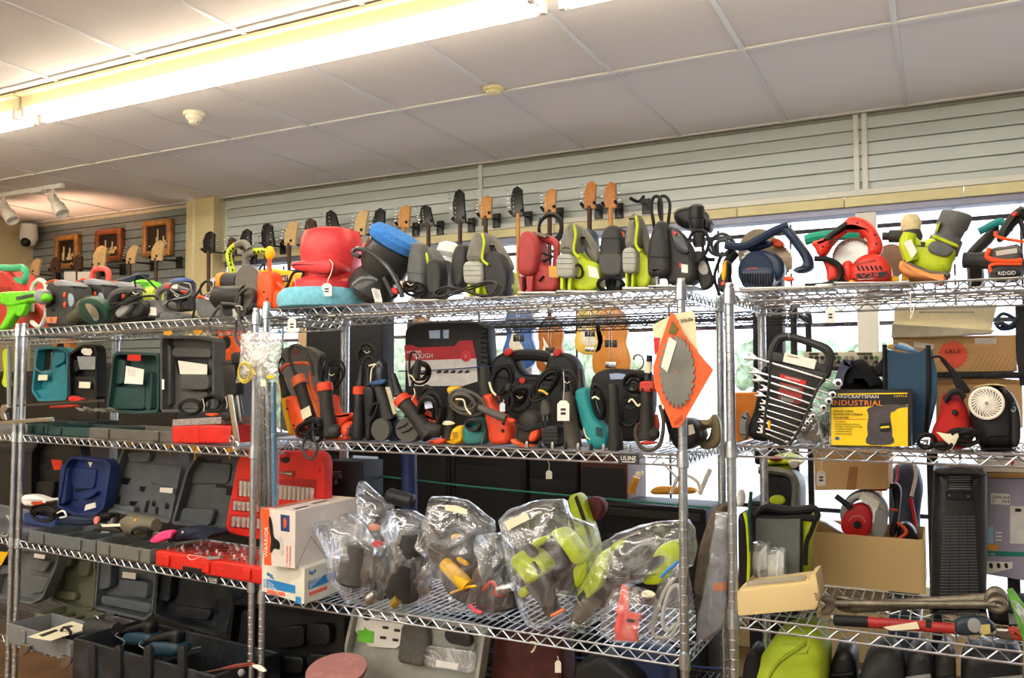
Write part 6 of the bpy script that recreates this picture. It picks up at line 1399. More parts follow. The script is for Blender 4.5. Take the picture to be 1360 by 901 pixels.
for k in range(9):
    x = 700 + k * 17; p = C_.p(x, 601, .012); t.part('bit', G().lathe(V((p.x, p.y, ZC2)), V((0, 0, 1)), [(0, .006), (.012, .006), (.02, .003)], 8), BLK if k % 2 else STL)
t.end(ZC2)
# ================================================================ third shelf, right unit
ZR3 = .9505
t = T('cardboard_box', 'open brown carton with a red circular saw in it', 'box')
d0 = dep(R_, 1160, 783, ZR3)
KB = mat('d6b47e', .85, var=.04, scale=5, bump=.08)
f = lambda *L: B8(*L)
xa, xb = B8.t((385, 0))[0], D8.t((228, 0))[0]
a = R_.p(xa, 700, d0); b = R_.p(xb, 700, d0); Lb = (b - a).x; cx_ = (a.x + b.x) / 2; yb = a.y; hz = R_.p(1150, 712, d0).z - ZR3; db = .26
t.part('front_panel', G().box(V((cx_, yb, ZR3 + hz / 2)), (Lb, .004, hz)), KB); t.part('back_panel', G().box(V((cx_, yb + db, ZR3 + hz / 2)), (Lb, .004, hz)), KB)
for sg in (-1, 1): t.part('side_panel', G().box(V((cx_ + sg * Lb / 2, yb + db / 2, ZR3 + hz / 2)), (.004, db, hz)), KB)
t.part('bottom', G().box(V((cx_, yb + db / 2, ZR3 + .003)), (Lb, db, .004)), KB); t.end()
t = T('circular_saw', 'corded saw with silver guard and round red cover, sitting in the carton', 'circular saw')
dd = d0 + .06
SV = mat('9b9b99', .35, .6, var=.15)
c = B8.t((640, 350)); P = R_.p(c[0], c[1], dd); k = R_.mpp(c[0], c[1], dd)
arc = []
for i in range(26): 
    a_ = rad(-30 + i * 9.2); arc.append((B8.t((650, 325))[0] + 32 * math.cos(a_), B8.t((650, 325))[1] - 32 * math.sin(a_)))
arc += [(arc[-1][0] + 6, arc[-1][1] - 3)]
for i in range(26):
    a_ = rad(200 - i * 9.2); arc.append((B8.t((650, 325))[0] + 20 * math.cos(a_), B8.t((650, 325))[1] - 20 * math.sin(a_)))
sl(t, 'blade_guard', R_, arc, dd, .05, SV, .006, 0)
sl(t, 'red_cover', R_, B8((540, 395), (545, 350), (575, 295), (620, 272), (660, 275), (690, 310), (685, 380), (670, 430), (570, 425)), dd - .008, .05, mat('c4181c', .35), .008); disc(t, 'arbor', R_, B8.t((619, 374)), 5.5, dd - .022, .014, BLKC)
tb(t, 'printed_ring', R_, B8((580, 355), (600, 335), (640, 335), (655, 360)), dd - .009, .0012, mat('e0a0a0', .5)); quad(t, R_, B8((640, 220), (722, 265), (712, 300), (626, 252)), dd - .006, PAPER, name='price_label')
sl(t, 'clear_guard', R_, B8((700, 300), (755, 300), (760, 380), (740, 438), (700, 436), (680, 400), (700, 350)), dd - .004, .02, LGR, .004)
tb(t, 'lever', R_, B8((520, 240), (560, 270), (590, 300)), dd - .01, .009, DGR); sl(t, 'rear_body', R_, B8((620, 200), (660, 190), (790, 180), (800, 205), (700, 215), (640, 215)), dd + .05, .06, BLK, .012)
sl(t, 'handle', R_, B8((770, 185), (805, 180), (825, 215), (815, 300), (800, 420), (770, 440), (760, 400), (790, 300)), dd + .05, .05, BLK, .014); tb(t, 'orange_band', R_, B8((768, 300), (805, 305)), dd + .045, .004, ORG, sm=0); sl(t, 'orange_strip', R_, B8((640, 205), (760, 208), (755, 218), (645, 214)), dd + .04, .02, ORG, .003)
sl(t, 'shoe', R_, B8((443, 352), (470, 360), (560, 415), (550, 425), (460, 375)), dd + .01, .10, STL, .002, 0); sl(t, 'motor', R_, B8((800, 380), (850, 360), (900, 420), (900, 600), (800, 600)), dd + .05, .08, BLK, .02)
tb(t, 'orange_trim', R_, D8((110, 360), (140, 385), (150, 410), (110, 440)), dd + .04, .005, ORG); t.part('feet', G().box(R_.p(1150, 740, dd + .06) - V((0, 0, .02)), (.16, .08, .06)), BLK); t.end()
# brown box above/behind
t = T('cardboard_box', 'brown taped carton tucked up under the shelf', 'box')
sl(t, 'carton', R_, B8((418, 22), (760, 40), (762, 208), (424, 213)), .50, .28, CARD, .002, 0); sl(t, 'packing_tape', R_, B8((582, 105), (622, 105), (612, 212), (568, 212)), .498, .001, mat('a8703a', .3), 0, 0); t.end()
tag(R_, *B8.t((453, 158)), .40, 12, 20, 'white price tag hanging in front of the taped carton', *B8.t((452, 40)))
# grey and lime tool bag
t = T('tool_bag', 'grey cloth tool bag with lime side and black rim', 'bag')
db_ = dep(R_, 1035, 775, ZR3); GB = mat('6b6e68', .8, var=.1, scale=30, bump=.3)
db_ = .2
sl(t, 'front_panel', R_, B8((148, 320), (250, 325), (365, 325), (360, 600), (150, 620)), db_, .16, GB, .01, 0); sl(t, 'side_panel', R_, B8((362, 322), (415, 305), (430, 340), (390, 420), (375, 600), (358, 600)), db_ + .02, .12, LIME, .006, 0)
tb(t, 'rim', R_, B8((150, 322), (190, 290), (280, 300), (360, 300), (425, 295), (430, 330), (370, 325), (250, 330), (152, 324)), db_ + .01, .008, BLKC); sl(t, 'rim_panel', R_, B8((150, 300), (175, 282), (300, 300), (410, 290), (425, 330), (370, 322), (160, 325)), db_ + .02, .10, BLKC, .01); tb(t, 'edge_tape', R_, B8((362, 330), (358, 600)), db_ - .002, .004, BLKC, sm=0); tb(t, 'strap', R_, B8((425, 340), (405, 380), (385, 420), (380, 500)), db_ + .01, .006, BLKC); t.end(ZR3)
t = T('pressure_washer', 'lime green machine with grey tubular handle and red knob', 'machine')
tb(t, 'tubular_handle', R_, B8((165, 120), (250, 125), (310, 140), (335, 190), (330, 300)), .52, .012, mat('77756b', .4, .5)); sl(t, 'hood', R_, B8((165, 100), (190, 70), (260, 55), (330, 75), (350, 100), (300, 130), (170, 118)), .56, .20, LIME, .02); sl(t, 'red_knob', R_, B8((205, 65), (240, 55), (272, 62), (265, 80), (215, 80)), .54, .04, RED, .008); sl(t, 'white_panel', R_, B8((290, 75), (355, 72), (350, 100), (320, 120)), .555, .03, WHT, .006)
sl(t, 'body', R_, B8((170, 130), (320, 140), (350, 200), (350, 300), (340, 600), (170, 600)), .60, .18, BLK, .02); sl(t, 'lime_lower', R_, B8((210, 240), (280, 235), (290, 280), (215, 285)), .585, .02, LIME, .006); t.part('wheelbase', G().slab(R_, B8((170, 600), (345, 600), (345, 900), (170, 900)), .62, .12, .01, 0), BLK); t.end()
t = T('power_tool', 'black and lime upright tool just right of the chrome post', 'tool')
sl(t, 'white_cap', R_, B8((62, 215), (85, 215), (95, 260), (62, 280)), .10, .05, WHT, .008); sl(t, 'body', R_, B8((64, 290), (100, 300), (112, 420), (110, 600), (68, 620)), .08, .10, BLK, .015); tb(t, 'lime_edge', R_, B8((100, 290), (112, 340), (118, 440), (112, 560)), .09, .005, LIME); tb(t, 'side_cable', R_, B8((130, 220), (122, 300), (125, 420)), .09, .005, mat('1d4038', .5)); t.end(ZR3)
for i, (pts, lb) in enumerate(((B8((116, 465), (150, 458), (206, 466), (200, 690), (118, 700)), 'clear retail pack with a red gadget, the taller one'), (B8((203, 490), (240, 486), (282, 495), (282, 690), (200, 700)), 'clear retail pack with folded leaflets, the shorter one'))):
    dpk = .125
    t = T('retail_pack', lb, 'package'); sl(t, 'shell', R_, pts, dpk, .05, clear_mat((.9, .92, .9), .2, .6, .4, .15, milky=.35), .004, 0)
    if i == 0: t.part('gadget', G().slab(R_, B8((143, 585), (165, 585), (165, 615), (143, 615)), dpk + .01, .015, .002), mat('c84a44', .4)); t.part('gadget_top', G().slab(R_, B8((146, 562), (162, 562), (162, 584), (146, 584)), dpk + .01, .012, .002), DGR); t.part('backing', G().slab(R_, B8((125, 490), (195, 490), (195, 560), (125, 560)), dpk + .03, .004, 0), WHT)
    else: t.part('leaflet', G().slab(R_, B8((208, 505), (240, 505), (238, 600), (206, 606)), dpk + .012, .004, 0), WHT); t.part('leaflet', G().slab(R_, B8((245, 505), (276, 505), (276, 598), (243, 600)), dpk + .012, .004, 0), WHT)
    t.end(ZR3)
t = T('wooden_box', 'pale cream wooden box with an opening on top', 'box')
WB = mat('dcc48e', .6, var=.06, scale=5)
sl(t, 'front_board', R_, B8((64, 672), (400, 635), (432, 648), (425, 755), (70, 782)), -.005, .012, WB, .002, 0); 
q1 = B8((64, 672), (110, 632), (385, 598), (440, 600), (400, 635)); 
t.part('lid_frame', G().slab(R_, B8((66, 672), (108, 634), (112, 650), (395, 618), (402, 640)), .0, .10, .002, 0), WB); t.part('opening', G().slab(R_, B8((100, 652), (120, 632), (385, 605), (378, 628)), -.002, .01, .001, 0), mat('a9a08c', .6))
t.part('end_board', G().slab(R_, B8((395, 640), (402, 605), (428, 596), (446, 700), (430, 752), (398, 757)), -.004, .11, .002, 0), WB); txt(t, R_, '200', *B8.t((420, 680)), -.006, 5, mat('4a3a1a', .6), ang=-75); t.end(ZR3)
# heater
t = T('tower_heater', 'tall black tower heater with louvred grille', 'heater')
HB = mat('202022', .35, var=.1, dirt='4a4845', dirt_amt=.15); dh = .22
sl(t, 'body', R_, D8((275, 120), (290, 112), (400, 105), (510, 118), (527, 140), (526, 400), (518, 672), (255, 672), (262, 400)), dh, .20, HB, .035, 0)
t.part('top_plate', G().slab(R_, D8((280, 118), (380, 104), (440, 108), (525, 138), (480, 135), (300, 130)), dh - .003, .01, .002), mat('3a3a3c', .4)); sl(t, 'badge_bar', R_, D8((330, 196), (462, 202), (465, 235), (332, 228)), dh - .004, .01, BLKC, .003, 0); tb(t, 'carry_loop', R_, D8((365, 112), (395, 100), (430, 112)), dh + .01, .003, LGR); screws(t, R_, D8((349, 212), (435, 216)), dh - .006, .002, LGR)
g = G()
for k_ in range(34):
    y = 292 + k_ * 11.2; w0 = 75 + min(1, (k_ / 33)) * 22; cxx = 392
    for j in range(4):
        xa = cxx - w0 + j * (2 * w0) / 4 + 2; xb = xa + 2 * w0 / 4 - 4
        g.slab(R_, D8((xa, y), (xb, y), (xb, y + 4), (xa, y + 4)), dh - .0015, .003, 0)
t.part('louvres', g, mat('4b4b4d', .4)); quadm = mat('3a3a3e', .5)
g = G()
for k_ in range(6): g.slab(R_, D8((348, 140 + k_ * 9), (448, 142 + k_ * 9), (448, 144 + k_ * 9), (348, 142 + k_ * 9)), dh - .001, .001, 0)
t.part('rating_label', g, LGR); t.end(ZR3)
# printed box right
t = T('cardboard_box', 'lilac printed appliance box with green band at the right edge', 'box')
LB = mat('9d98ac', .6, var=.04); dp = .40
sl(t, 'carton', R_, D8((520, 155), (760, 158), (760, 640), (520, 600)), dp, .12, LB, .002, 0); quad(t, R_, D8((540, 226), (628, 230), (628, 282), (540, 276)), dp - .002, WHT, name='stock_label', th=.001); txt(t, R_, '1004-064', *D8.t((545, 250)), dp - .0035, 4.2, BLK, x2=D8.t((625, 252))[0]); txt(t, R_, '064', *D8.t((590, 270)), dp - .0035, 4.2, BLK, x2=D8.t((625, 271))[0]); txt(t, R_, '1', *D8.t((546, 270)), dp - .0035, 4.2, BLK)
quad(t, R_, D8((518, 492), (760, 500), (760, 520), (518, 516)), dp - .002, mat('1f7d6c', .5), name='green_band'); txt(t, R_, '3-YR.', *D8.t((522, 512)), dp - .0035, 3.2, WHT, x2=D8.t((562, 513))[0]); quad(t, R_, D8((518, 460), (577, 464), (577, 490), (518, 488)), dp - .002, mat('e39a3a', .5), name='orange_panel'); quad(t, R_, D8((524, 378), (552, 380), (552, 458), (524, 456)), dp - .002, mat('9cc4dc', .5), name='printed_phone'); quad(t, R_, D8((628, 285), (760, 288), (760, 462), (628, 458)), dp - .002, mat('dedbd6', .5), name='printed_appliance', c=0); quad(t, R_, D8((652, 298), (680, 298), (680, 312), (652, 312)), dp - .004, BLK, name='printed_display')
for k_ in range(3): quad(t, R_, D8((562, 405 + k_ * 17), (592, 405 + k_ * 17), (592, 412 + k_ * 17), (562, 412 + k_ * 17)), dp - .002, WHT, name='printed_text')
quad(t, R_, D8((522, 540), (640, 545), (640, 572), (522, 600)), dp - .002, PAPER, name='printed_strip')
for k_ in range(3): sl(t, 'printed_object', R_, D8((530 + k_ * 35, 548), (548 + k_ * 35, 548), (552 + k_ * 35, 572), (535 + k_ * 35, 574)), dp - .0035, .001, DGR, 0, 1)
t.end()
t = T('cardboard_box', 'white box with a red tag right of the tower heater', 'box')
sl(t, 'carton', R_, D8((488, 75), (760, 72), (760, 135), (488, 128)), .40, .2, mat('d7d2ca', .6), .002, 0); sl(t, 'shelf_edge', R_, D8((488, 135), (760, 138), (760, 158), (520, 155)), .39, .2, mat('b08a58', .7), .001, 0); sl(t, 'red_tag', R_, D8((635, 80), (650, 75), (645, 98), (632, 100)), .385, .004, RED, .001); t.end()
t = T('tool_case', 'black rounded case below the lilac box', 'case')
sl(t, 'shell', R_, D8((528, 600), (560, 568), (760, 555), (760, 660), (620, 672), (530, 660)), .20, .14, BLK, .02); quad(t, R_, D8((615, 605), (660, 610), (655, 640), (660, 655), (620, 655)), .198, LGR, name='card'); t.part('mark', G().slab(R_, D8((558, 582), (572, 582), (570, 592), (560, 590)), .197, .001, 0), mat('a9c23a', .5)); t.end(ZR3)
t = T('retail_pack', 'green printed blister pack at the right edge', 'package'); sl(t, 'card', R_, D8((612, 670), (640, 665), (760, 800), (760, 900), (690, 860)), -.01, .01, mat('5a9a3a', .4, var=.4, scale=25), .002, 0); sl(t, 'blister', R_, D8((620, 690), (700, 740), (750, 830), (700, 820)), -.02, .02, clear_mat((.9, .95, .9), .2, .6, .4, .1, milky=.3), .005); t.end(ZR3)
# long wrenches and torque bars lying along the front
def bar(L, r, m, nm='bar', frame=R_, d=.03, n=14): return (nm, G().tube(px(frame, L, d), r, n=n, sm=0), m)
IR2 = mat('7b7263', .45, .7, var=.4, scale=30, bump=.4)
t = T('open_end_wrench', 'giant rusty wrench with a ring end at the right', 'wrench')
lt(t, 'shank', R_, B8.t((590, 690)), D8.t((560, 690)), .16, [(0, 5.5), (.5, 5.0), (1, 5.5)], IR2); 
sl(t, 'jaw', R_, B8((508, 660), (545, 655), (600, 668), (620, 690), (600, 710), (545, 705), (510, 690), (545, 682)), .15, .02, IR2, .005)
P = R_.p(*D8.t((565, 695)), .15); kk = R_.mpp(1323, 790, .15); t.part('ring_end', G().tube([P + R_.u * 11 * kk * math.cos(a * math.pi / 12) + R_.w * 8 * kk * math.sin(a * math.pi / 12) for a in range(25)], .009, sm=0), IR2); t.end(ZR3)
t = T('open_end_wrench', 'second large rusty wrench, lower and partly hidden', 'wrench')
lt(t, 'shank', R_, B8.t((480, 720)), D8.t((560, 735)), .11, [(0, 4.5), (.5, 4), (1, 4.5)], IR2); sl(t, 'jaw', R_, B8((440, 700), (480, 690), (520, 710), (510, 760), (460, 775), (445, 745), (480, 730)), .10, .02, IR2, .005); P = R_.p(*D8.t((570, 735)), .11); t.part('ring_end', G().tube([P + R_.u * 10 * kk * math.cos(a * math.pi / 12) + R_.w * 6 * kk * math.sin(a * math.pi / 12) for a in range(25)], .008, sm=0), IR2); t.end(ZR3)
t = T('breaker_bar', 'silver breaker bar lying in front of the rusty wrenches', 'wrench')
lt(t, 'tube', R_, B8.t((500, 735)), D8.t((560, 800)), .06, [(0, 4.8), (.02, 5), (.28, 5), (.285, 3.6), (.6, 4), (1, 5)], mat('a7a49a', .35, .9, var=.15)); lt(t, 'head', R_, D8.t((550, 800)), D8.t((660, 815)), .06, [(0, 5), (.2, 7), (.8, 8), (1, 5)], IR2); 
for x in (725, 800): lt(t, 'band', R_, B8.t((x, 748)), B8.t((x + 8, 749)), .06, [(0, 5.6), (1, 5.6)], mat('2a2a4a', .5))
t.end(ZR3)
t = T('torque_wrench', 'torque wrench with black grip and long red handle', 'torque wrench')
lt(t, 'grip', R_, B8.t((510, 795)), B8.t((670, 806)), .02, [(0, 5), (.05, 6.2), (1, 6.4)], BLKC); lt(t, 'red_handle', R_, B8.t((668, 806)), D8.t((375, 838)), .02, [(0, 6.4), (.5, 6.2), (1, 6)], mat('a32a26', .4, var=.15)); lt(t, 'collar', R_, D8.t((240, 822)), D8.t((268, 826)), .02, [(0, 6.6), (1, 6.6)], BLKC)
sl(t, 'dial_head', R_, D8((372, 820), (400, 800), (470, 795), (540, 812), (570, 850), (540, 868), (400, 872), (375, 860)), .0, .035, mat('26343c', .35), .010); t.part('dial', G().lathe(R_.p(*D8.t((464, 828)), -.001), -R_.n, [(0, .014), (.003, .014), (.004, .011)], 20), LGR); txt(t, R_, 'MIN', *D8.t((497, 862)), -.003, 2.4, CREAM, ang=80)
quad(t, R_, D8((490, 828), (535, 826), (540, 860), (500, 868)), -.0015, mat('c4b170', .5), name='label'); lt(t, 'drive', R_, D8.t((568, 848)), D8.t((620, 852)), .02, [(0, 3), (1, 3)], STL); sl(t, 'red_head', R_, D8((612, 840), (690, 850), (720, 901), (650, 895), (630, 870)), .0, .03, mat('a33a2a', .4), .01); quad(t, R_, D8((45, 828), (200, 810), (212, 838), (80, 842)), -.002, CREAM, name='paper_wrap'); t.end(ZR3)
# lower shelf
t = T('tool_bag', 'lime green padded bag below the right third shelf', 'bag'); ZR4 = .4535
dq = .06; sl(t, 'body', R_, [(985, 901), (1000, 870), (1030, 842), (1080, 838), (1096, 860), (1090, 990), (985, 990)], dq, .2, mat('a3b826', .6, var=.15, scale=12, bump=.3), .04); tb(t, 'seam', R_, [(1010, 901), (1030, 870), (1070, 850)], dq + .0, .004, mat('8da01a', .6)); sl(t, 'black_side', R_, [(985, 870), (996, 850), (1010, 860), (1000, 990), (985, 990)], dq + .01, .1, BLKC, .01); t.end(ZR4)
t = T('hat', 'grey brimmed hat shape on the lowest right shelf', 'hat'); sl(t, 'crown', R_, [(1130, 901), (1150, 868), (1185, 862), (1200, 880), (1200, 990), (1130, 990)], .10, .16, DGR, .03); tb(t, 'brim', R_, [(1120, 901), (1165, 894), (1212, 901)], .06, .008, BLK); t.end(ZR4)
for i, (x0, x1, m, lb) in enumerate(((1100, 1135, BLK, 'black rounded case on the lowest right shelf'), (1200, 1238, DGR, 'dark upright tool body on the lowest right shelf, middle'), (1240, 1270, mat('33332f', .5), 'ribbed black hose end on the lowest right shelf'), (1275, 1360, mat('1e2226', .5), 'black box at the right end of the lowest shelf'))):
    t = T('power_tool', lb, 'tool'); sl(t, 'body', R_, [(x0, 1030), (x0 + 2, 880), (x0 + 10, 866), (x1 - 8, 864), (x1, 878), (x1, 1030)], .14, .16, m, .02); tb(t, 'band', R_, [(x0 + 3, 892), (x1 - 2, 890)], .137, .004, LGR if i % 2 else BLKC, sm=0); t.end(ZR4)
# ================================================================ third shelf, left unit
ZL3 = .8585
BLC = mat('26386e', .5, var=.1, dirt='3d4b74', dirt_amt=.3)
def pack(*a): return list(a)
t = T('tool_case', 'royal blue open case lid with a price sticker', 'tool case')
lid(t, L_, D1((372, 520), (430, 220), (470, 180), (700, 205), (735, 240), (690, 520), (640, 570), (500, 580)), .20, BLC, .05,
    [D1((470, 260), (640, 265), (620, 400), (480, 400), .3), D1((400, 230), (450, 250), (430, 500), (385, 500), .8), D1((520, 460), (640, 410), (630, 440), (560, 470), .6)], [D1((500, 410), (620, 372), (600, 392), (505, 425)), D1((440, 465), (515, 468), (515, 478), (440, 475))])
quad(t, L_, D1((570, 505), (632, 488), (637, 522), (558, 545)), .197, PAPER); quad(t, L_, D1((585, 220), (613, 222), (600, 257)), .197, CREAM, name='handle_gap'); tray(t, L_, 37, 78, ZL3, .05, .255, .15, BLC, latches=0, ribs=1); t.end(ZL3)
for i, (P, bl, dk, xa, xb, dd, lb, st) in enumerate((
    (D1((690, 540), (760, 260), (820, 110), (1180, 100), (1200, 260), (1125, 630)), [D1((960, 230), (1190, 240), (1170, 400), (1000, 360), .3), D1((840, 160), (1000, 150), (980, 220), (860, 220), .7), D1((740, 500), (900, 520), (880, 570), (730, 550), .6)],
     [D1((815, 320), (870, 328), (845, 372), (808, 365)), D1((930, 380), (968, 383), (950, 420), (928, 412)), D1((778, 440), (800, 442), (790, 505), (768, 500)), D1((860, 480), (915, 482), (905, 492), (880, 520), (858, 515)), D1((970, 480), (995, 475), (970, 575), (952, 572)), D1((1030, 520), (1052, 522), (1042, 585), (1030, 585)), D1((1005, 345), (1120, 350), (1110, 368), (1010, 365))],
     62, 132, .10, 'grey blow-moulded case lid with many small hollows', D1((1065, 390), (1148, 393), (1142, 428), (1060, 420))),
    (D2((190, 520), (270, 230), (330, 130), (560, 140), (600, 200), (500, 540), (470, 575), (300, 530)), [D2((250, 430), (430, 440), (400, 530), (230, 520), .6), D2((330, 180), (520, 190), (500, 300), (300, 300), .3)],
     [D2((268, 455), (330, 455), (325, 470), (282, 472), (275, 500), (262, 498)), D2((370, 170), (470, 165), (460, 205), (385, 205)), D2((435, 300), (530, 310), (520, 365), (490, 360), (495, 325), (435, 320))], 134, 204, .09, 'dark grey open case lid next to the red socket set', None))):
    t = T('tool_case', lb, 'tool case'); lid(t, L_, P, .22 if i else .24, CASE2 if i == 0 else CASE, .05, bl, dk, w=.014)
    if st: quad(t, L_, st, .215, PAPER)
    if i == 0: [t.part('round_recess_shade', G().ball(L_.p(*D1.t(q), .28), (.010, .004, .014)), BLK) for q in ((1018, 495), (1106, 512))]  # black buttons paint the shade inside the round hollows
    tray(t, L_, xa - (18 if i == 0 else 0), xb, ZL3, .055, -.01, .26, CASE2 if i == 0 else mat('6a6b64', .6, dirt='83816f')); t.end(ZL3)
for i, (x, y) in enumerate(((172, 586), (225, 591), (258, 597), (304, 597))):
    one('price_tag', G().slab(L_, [(x - 7, y - 4), (x + 5, y - 5), (x + 8, y + 3), (x - 2, y + 5)], .03, .0015, 0).tube([L_.p(x, y, .028), L_.p(x + 1, y + 14, .03)], .001, n=4), mat('e8a818', .6), ['yellow tag under the left second shelf, leftmost of four', 'yellow tag under the left second shelf above the hollowed lid', 'yellow tag under the left second shelf above the dark grey lid', 'yellow tag under the left second shelf above the socket set'][i], 'tag')
# tools lying in the trays
t = T('drill', 'navy drill with a red light lying in the grey tray', 'drill'); d = .03
sl(t, 'body', L_, D1((370, 610), (400, 580), (540, 590), (600, 600), (640, 590), (650, 625), (540, 650), (390, 640)), d, .07, NAVY, .015); sl(t, 'red_light', L_, D1((620, 585), (655, 582), (648, 632), (622, 636)), d - .004, .01, mat('f08070', .4), .002); sl(t, 'chuck', L_, D1((650, 570), (700, 560), (735, 580), (680, 610)), d + .02, .04, BLK, .008); t.end()
t = T('power_tool', 'black tool with white label strip lying in the grey tray', 'power tool'); sl(t, 'body', L_, D1((610, 670), (660, 645), (760, 650), (800, 690), (700, 700), (620, 685)), -.002, .06, BLK, .012); quad(t, L_, D1((670, 635), (795, 630), (800, 648), (680, 652)), -.004, CREAM, name='label'); sl(t, 'bright_strip', L_, D1((668, 680), (728, 684), (728, 693), (668, 690)), -.004, .003, LGR, 0); t.end()
t = T('drill', 'grey-brown drill with an orange and yellow collar', 'drill'); lt(t, 'body', L_, D1.t((830, 640)), D1.t((1040, 640)), .06, [(0, 6), (.2, 9), (.6, 8), (1, 5)], KHA); tb(t, 'yellow_collar', L_, D1((820, 640), (835, 610), (880, 598)), .035, .006, mat('e6c878', .5)); t.part('orange_button', G().ball(L_.p(*D1.t((900, 608)), .03), .008), mat('f0901e', .4)); coil(t, L_, *D1.t((940, 690)), .0, 14, 8, 3, .0045); t.end()
t = T('work_glove', 'bright pink glove lying on the edge of the grey tray', 'glove'); sl(t, 'palm', L_, D2((70, 620), (80, 590), (130, 560), (185, 548), (200, 570), (160, 600), (110, 625)), -.005, .03, mat('f04a86', .7), .008)
for k in range(4): tb(t, 'finger', L_, D2((165 - k * 6, 575 + k * 7), (192 - k * 3, 560 + k * 9), (204 - k * 4, 562 + k * 10)), .0, .006, mat('f04a86', .7))
t.end()
t = T('cloth_bag', 'dark navy cloth bundle behind the red socket tray', 'bag'); sl(t, 'bundle', L_, D2((150, 600), (200, 550), (260, 533), (340, 545), (410, 570), (390, 600), (300, 610), (170, 625)), .02, .1, mat('1b2236', .8, var=.3), .03); t.part('brass_snap', G().ball(L_.p(*D2.t((257, 562)), .018), .005), CREAM); t.end()
t = T('coiled_cord', 'black cord heap behind the left pair of posts, third shelf', 'cord'); coil(t, L_, *D1.t((290, 570)), .02, 16, 9, 4, .0055, name='cable'); cord(t, L_, D1((380, 560), (420, 545), (440, 580), (400, 590)), .02, .004, m=WHT); t.end()
t = T('drill', 'white and orange drill nose poking out beside the left posts', 'drill'); sl(t, 'body', L_, D1((135, 440), (200, 440), (280, 470), (315, 480), (270, 500), (210, 515), (140, 510)), .0, .06, WHT, .012); sl(t, 'orange_band', L_, D1((190, 480), (290, 478), (280, 500), (215, 516)), -.003, .05, mat('d8501e', .5), .01); t.end()
t = T('tool_case', 'black open case in the dark left corner, red tag in its lid', 'tool case'); lid(t, L_, D1((195, 520), (200, 130), (260, 60), (520, 70), (545, 180), (440, 230), (380, 500)), .28, BLK, .05, [D1((240, 300), (360, 300), (340, 420), (240, 420))], [D1((250, 200), (320, 205), (320, 240), (250, 238))], c=1); quad(t, L_, D1((338, 180), (410, 185), (418, 235), (360, 240)), .275, mat('d23018', .5)); t.end(ZL3)
one('ceramic_hook', G().tube(px(LL_, D1((20, 690), (15, 710), (50, 710), (70, 660), (65, 600), (45, 580)), .0), .006), LGR, 'pale curved hook behind the leftmost posts', 'hook')
# red socket set
t = T('socket_set', 'open bright red socket set, case lid up and tray full of chrome', 'socket set')
RC = mat('d62c22', .42, var=.06, dirt='7d2a22', dirt_amt=.2)
dl = .165; SKT = mat('dedcd6', .25, .55)
sl(t, 'lid', L_, D2((485, 530), (555, 160), (600, 120), (990, 120), (1025, 165), (1020, 600), (700, 610), (510, 570)), dl, .05, RC, .008)
for (x0, x1, y0, y1, n) in ((568, 975, 278, 380, 17), (535, 680, 388, 455, 6), (525, 690, 472, 545, 6)):
    quad(t, L_, D2((x0 - 10, y0 - 6), (x1 + 8, y0 - 4), (x1 + 2, y1 + 10), (x0 - 16, y1 - 10)), dl - .002, mat('9c1c16', .5), name='socket_row')
    for k in range(n):
        x = x0 + (k + .5) * (x1 - x0) / n; yy = y0 + (x - x0) * .10; q = D2((x - 4, y1 - 18 + (x - x0) * .08), (x, yy + 4)); lt(t, 'socket', L_, q[0], q[1], dl - .006, [(0, 2.2), (.55, 2.3), (.6, 2.6), (1, 2.5)], SKT, n=10)
sl(t, 'badge', L_, D2((775, 160), (840, 150), (835, 185), (805, 188)), dl - .002, .003, BLK, 0); lt(t, 'ratchet', L_, D2.t((790, 238)), D2.t((865, 246)), dl - .004, [(0, 2), (.4, 2), (.5, 3), (1, 3.5)], CHR, n=10); sl(t, 'square_boss', L_, D2((960, 200), (998, 205), (996, 240), (960, 235)), dl - .006, .01, RC, .003)
xa, xb = 206, 352
A = L_.rel(L_.p(xa, 740, -.02)); B = L_.rel(L_.p(xb, 740, -.02)); Ls = B.x - A.x; dpt = .24; yb = -.02
ctr = L_.W((A.x + B.x) / 2, yb + dpt / 2, ZL3)
tr = t.part('tray', G().box(ctr + V((0, 0, .03)), (Ls, dpt, .06), L_, bev=.008), RC)
for x in (.12, .5, .86): t.part('tray_latch', G().box(L_.W(A.x + Ls * x, yb - .004, ZL3 + .03), (.04, .012, .04), L_, bev=.004), RC)
t.part('front_recess', G().box(L_.W(A.x + Ls * .38, yb - .001, ZL3 + .01), (.12, .012, .02), L_, bev=.003), BLK)
t.part('insert', G().box(ctr + V((0, 0, .0605)), (Ls - .03, dpt - .03, .002), L_), mat('b02a1e', .5))
rr = random.Random(11)
for i in range(11):
    for j in range(7):
        p = L_.W(A.x + .03 + (Ls - .06) * (i + rr.random() * .5) / 11, yb + .03 + (dpt - .06) * j / 6, ZL3 + .0615)
        if (i + j) % 4 == 3: t.part('wrench', G().tube([p, p + L_.u * rr.uniform(.02, .04) + L_.n * rr.uniform(-.02, .02) + V((0, 0, .004))], .0035, n=6, sm=0), CHR)
        else: t.part('socket', G().lathe(p, V((0, 0, 1)), [(0, .006), (.010, .0065), (.012, .0045), (.004, .004)], 8), SKT if (i * j) % 3 else STL)
sl(t, 'tag', L_, D2((385, 700), (400, 693), (455, 695), (460, 706), (395, 712)), -.026, .001, LGR, 0, 0); tb(t, 'tag_string', L_, D2((390, 702), (330, 690), (285, 688), (300, 712), (345, 700)), -.025, .001, PAPER); t.end(ZL3)
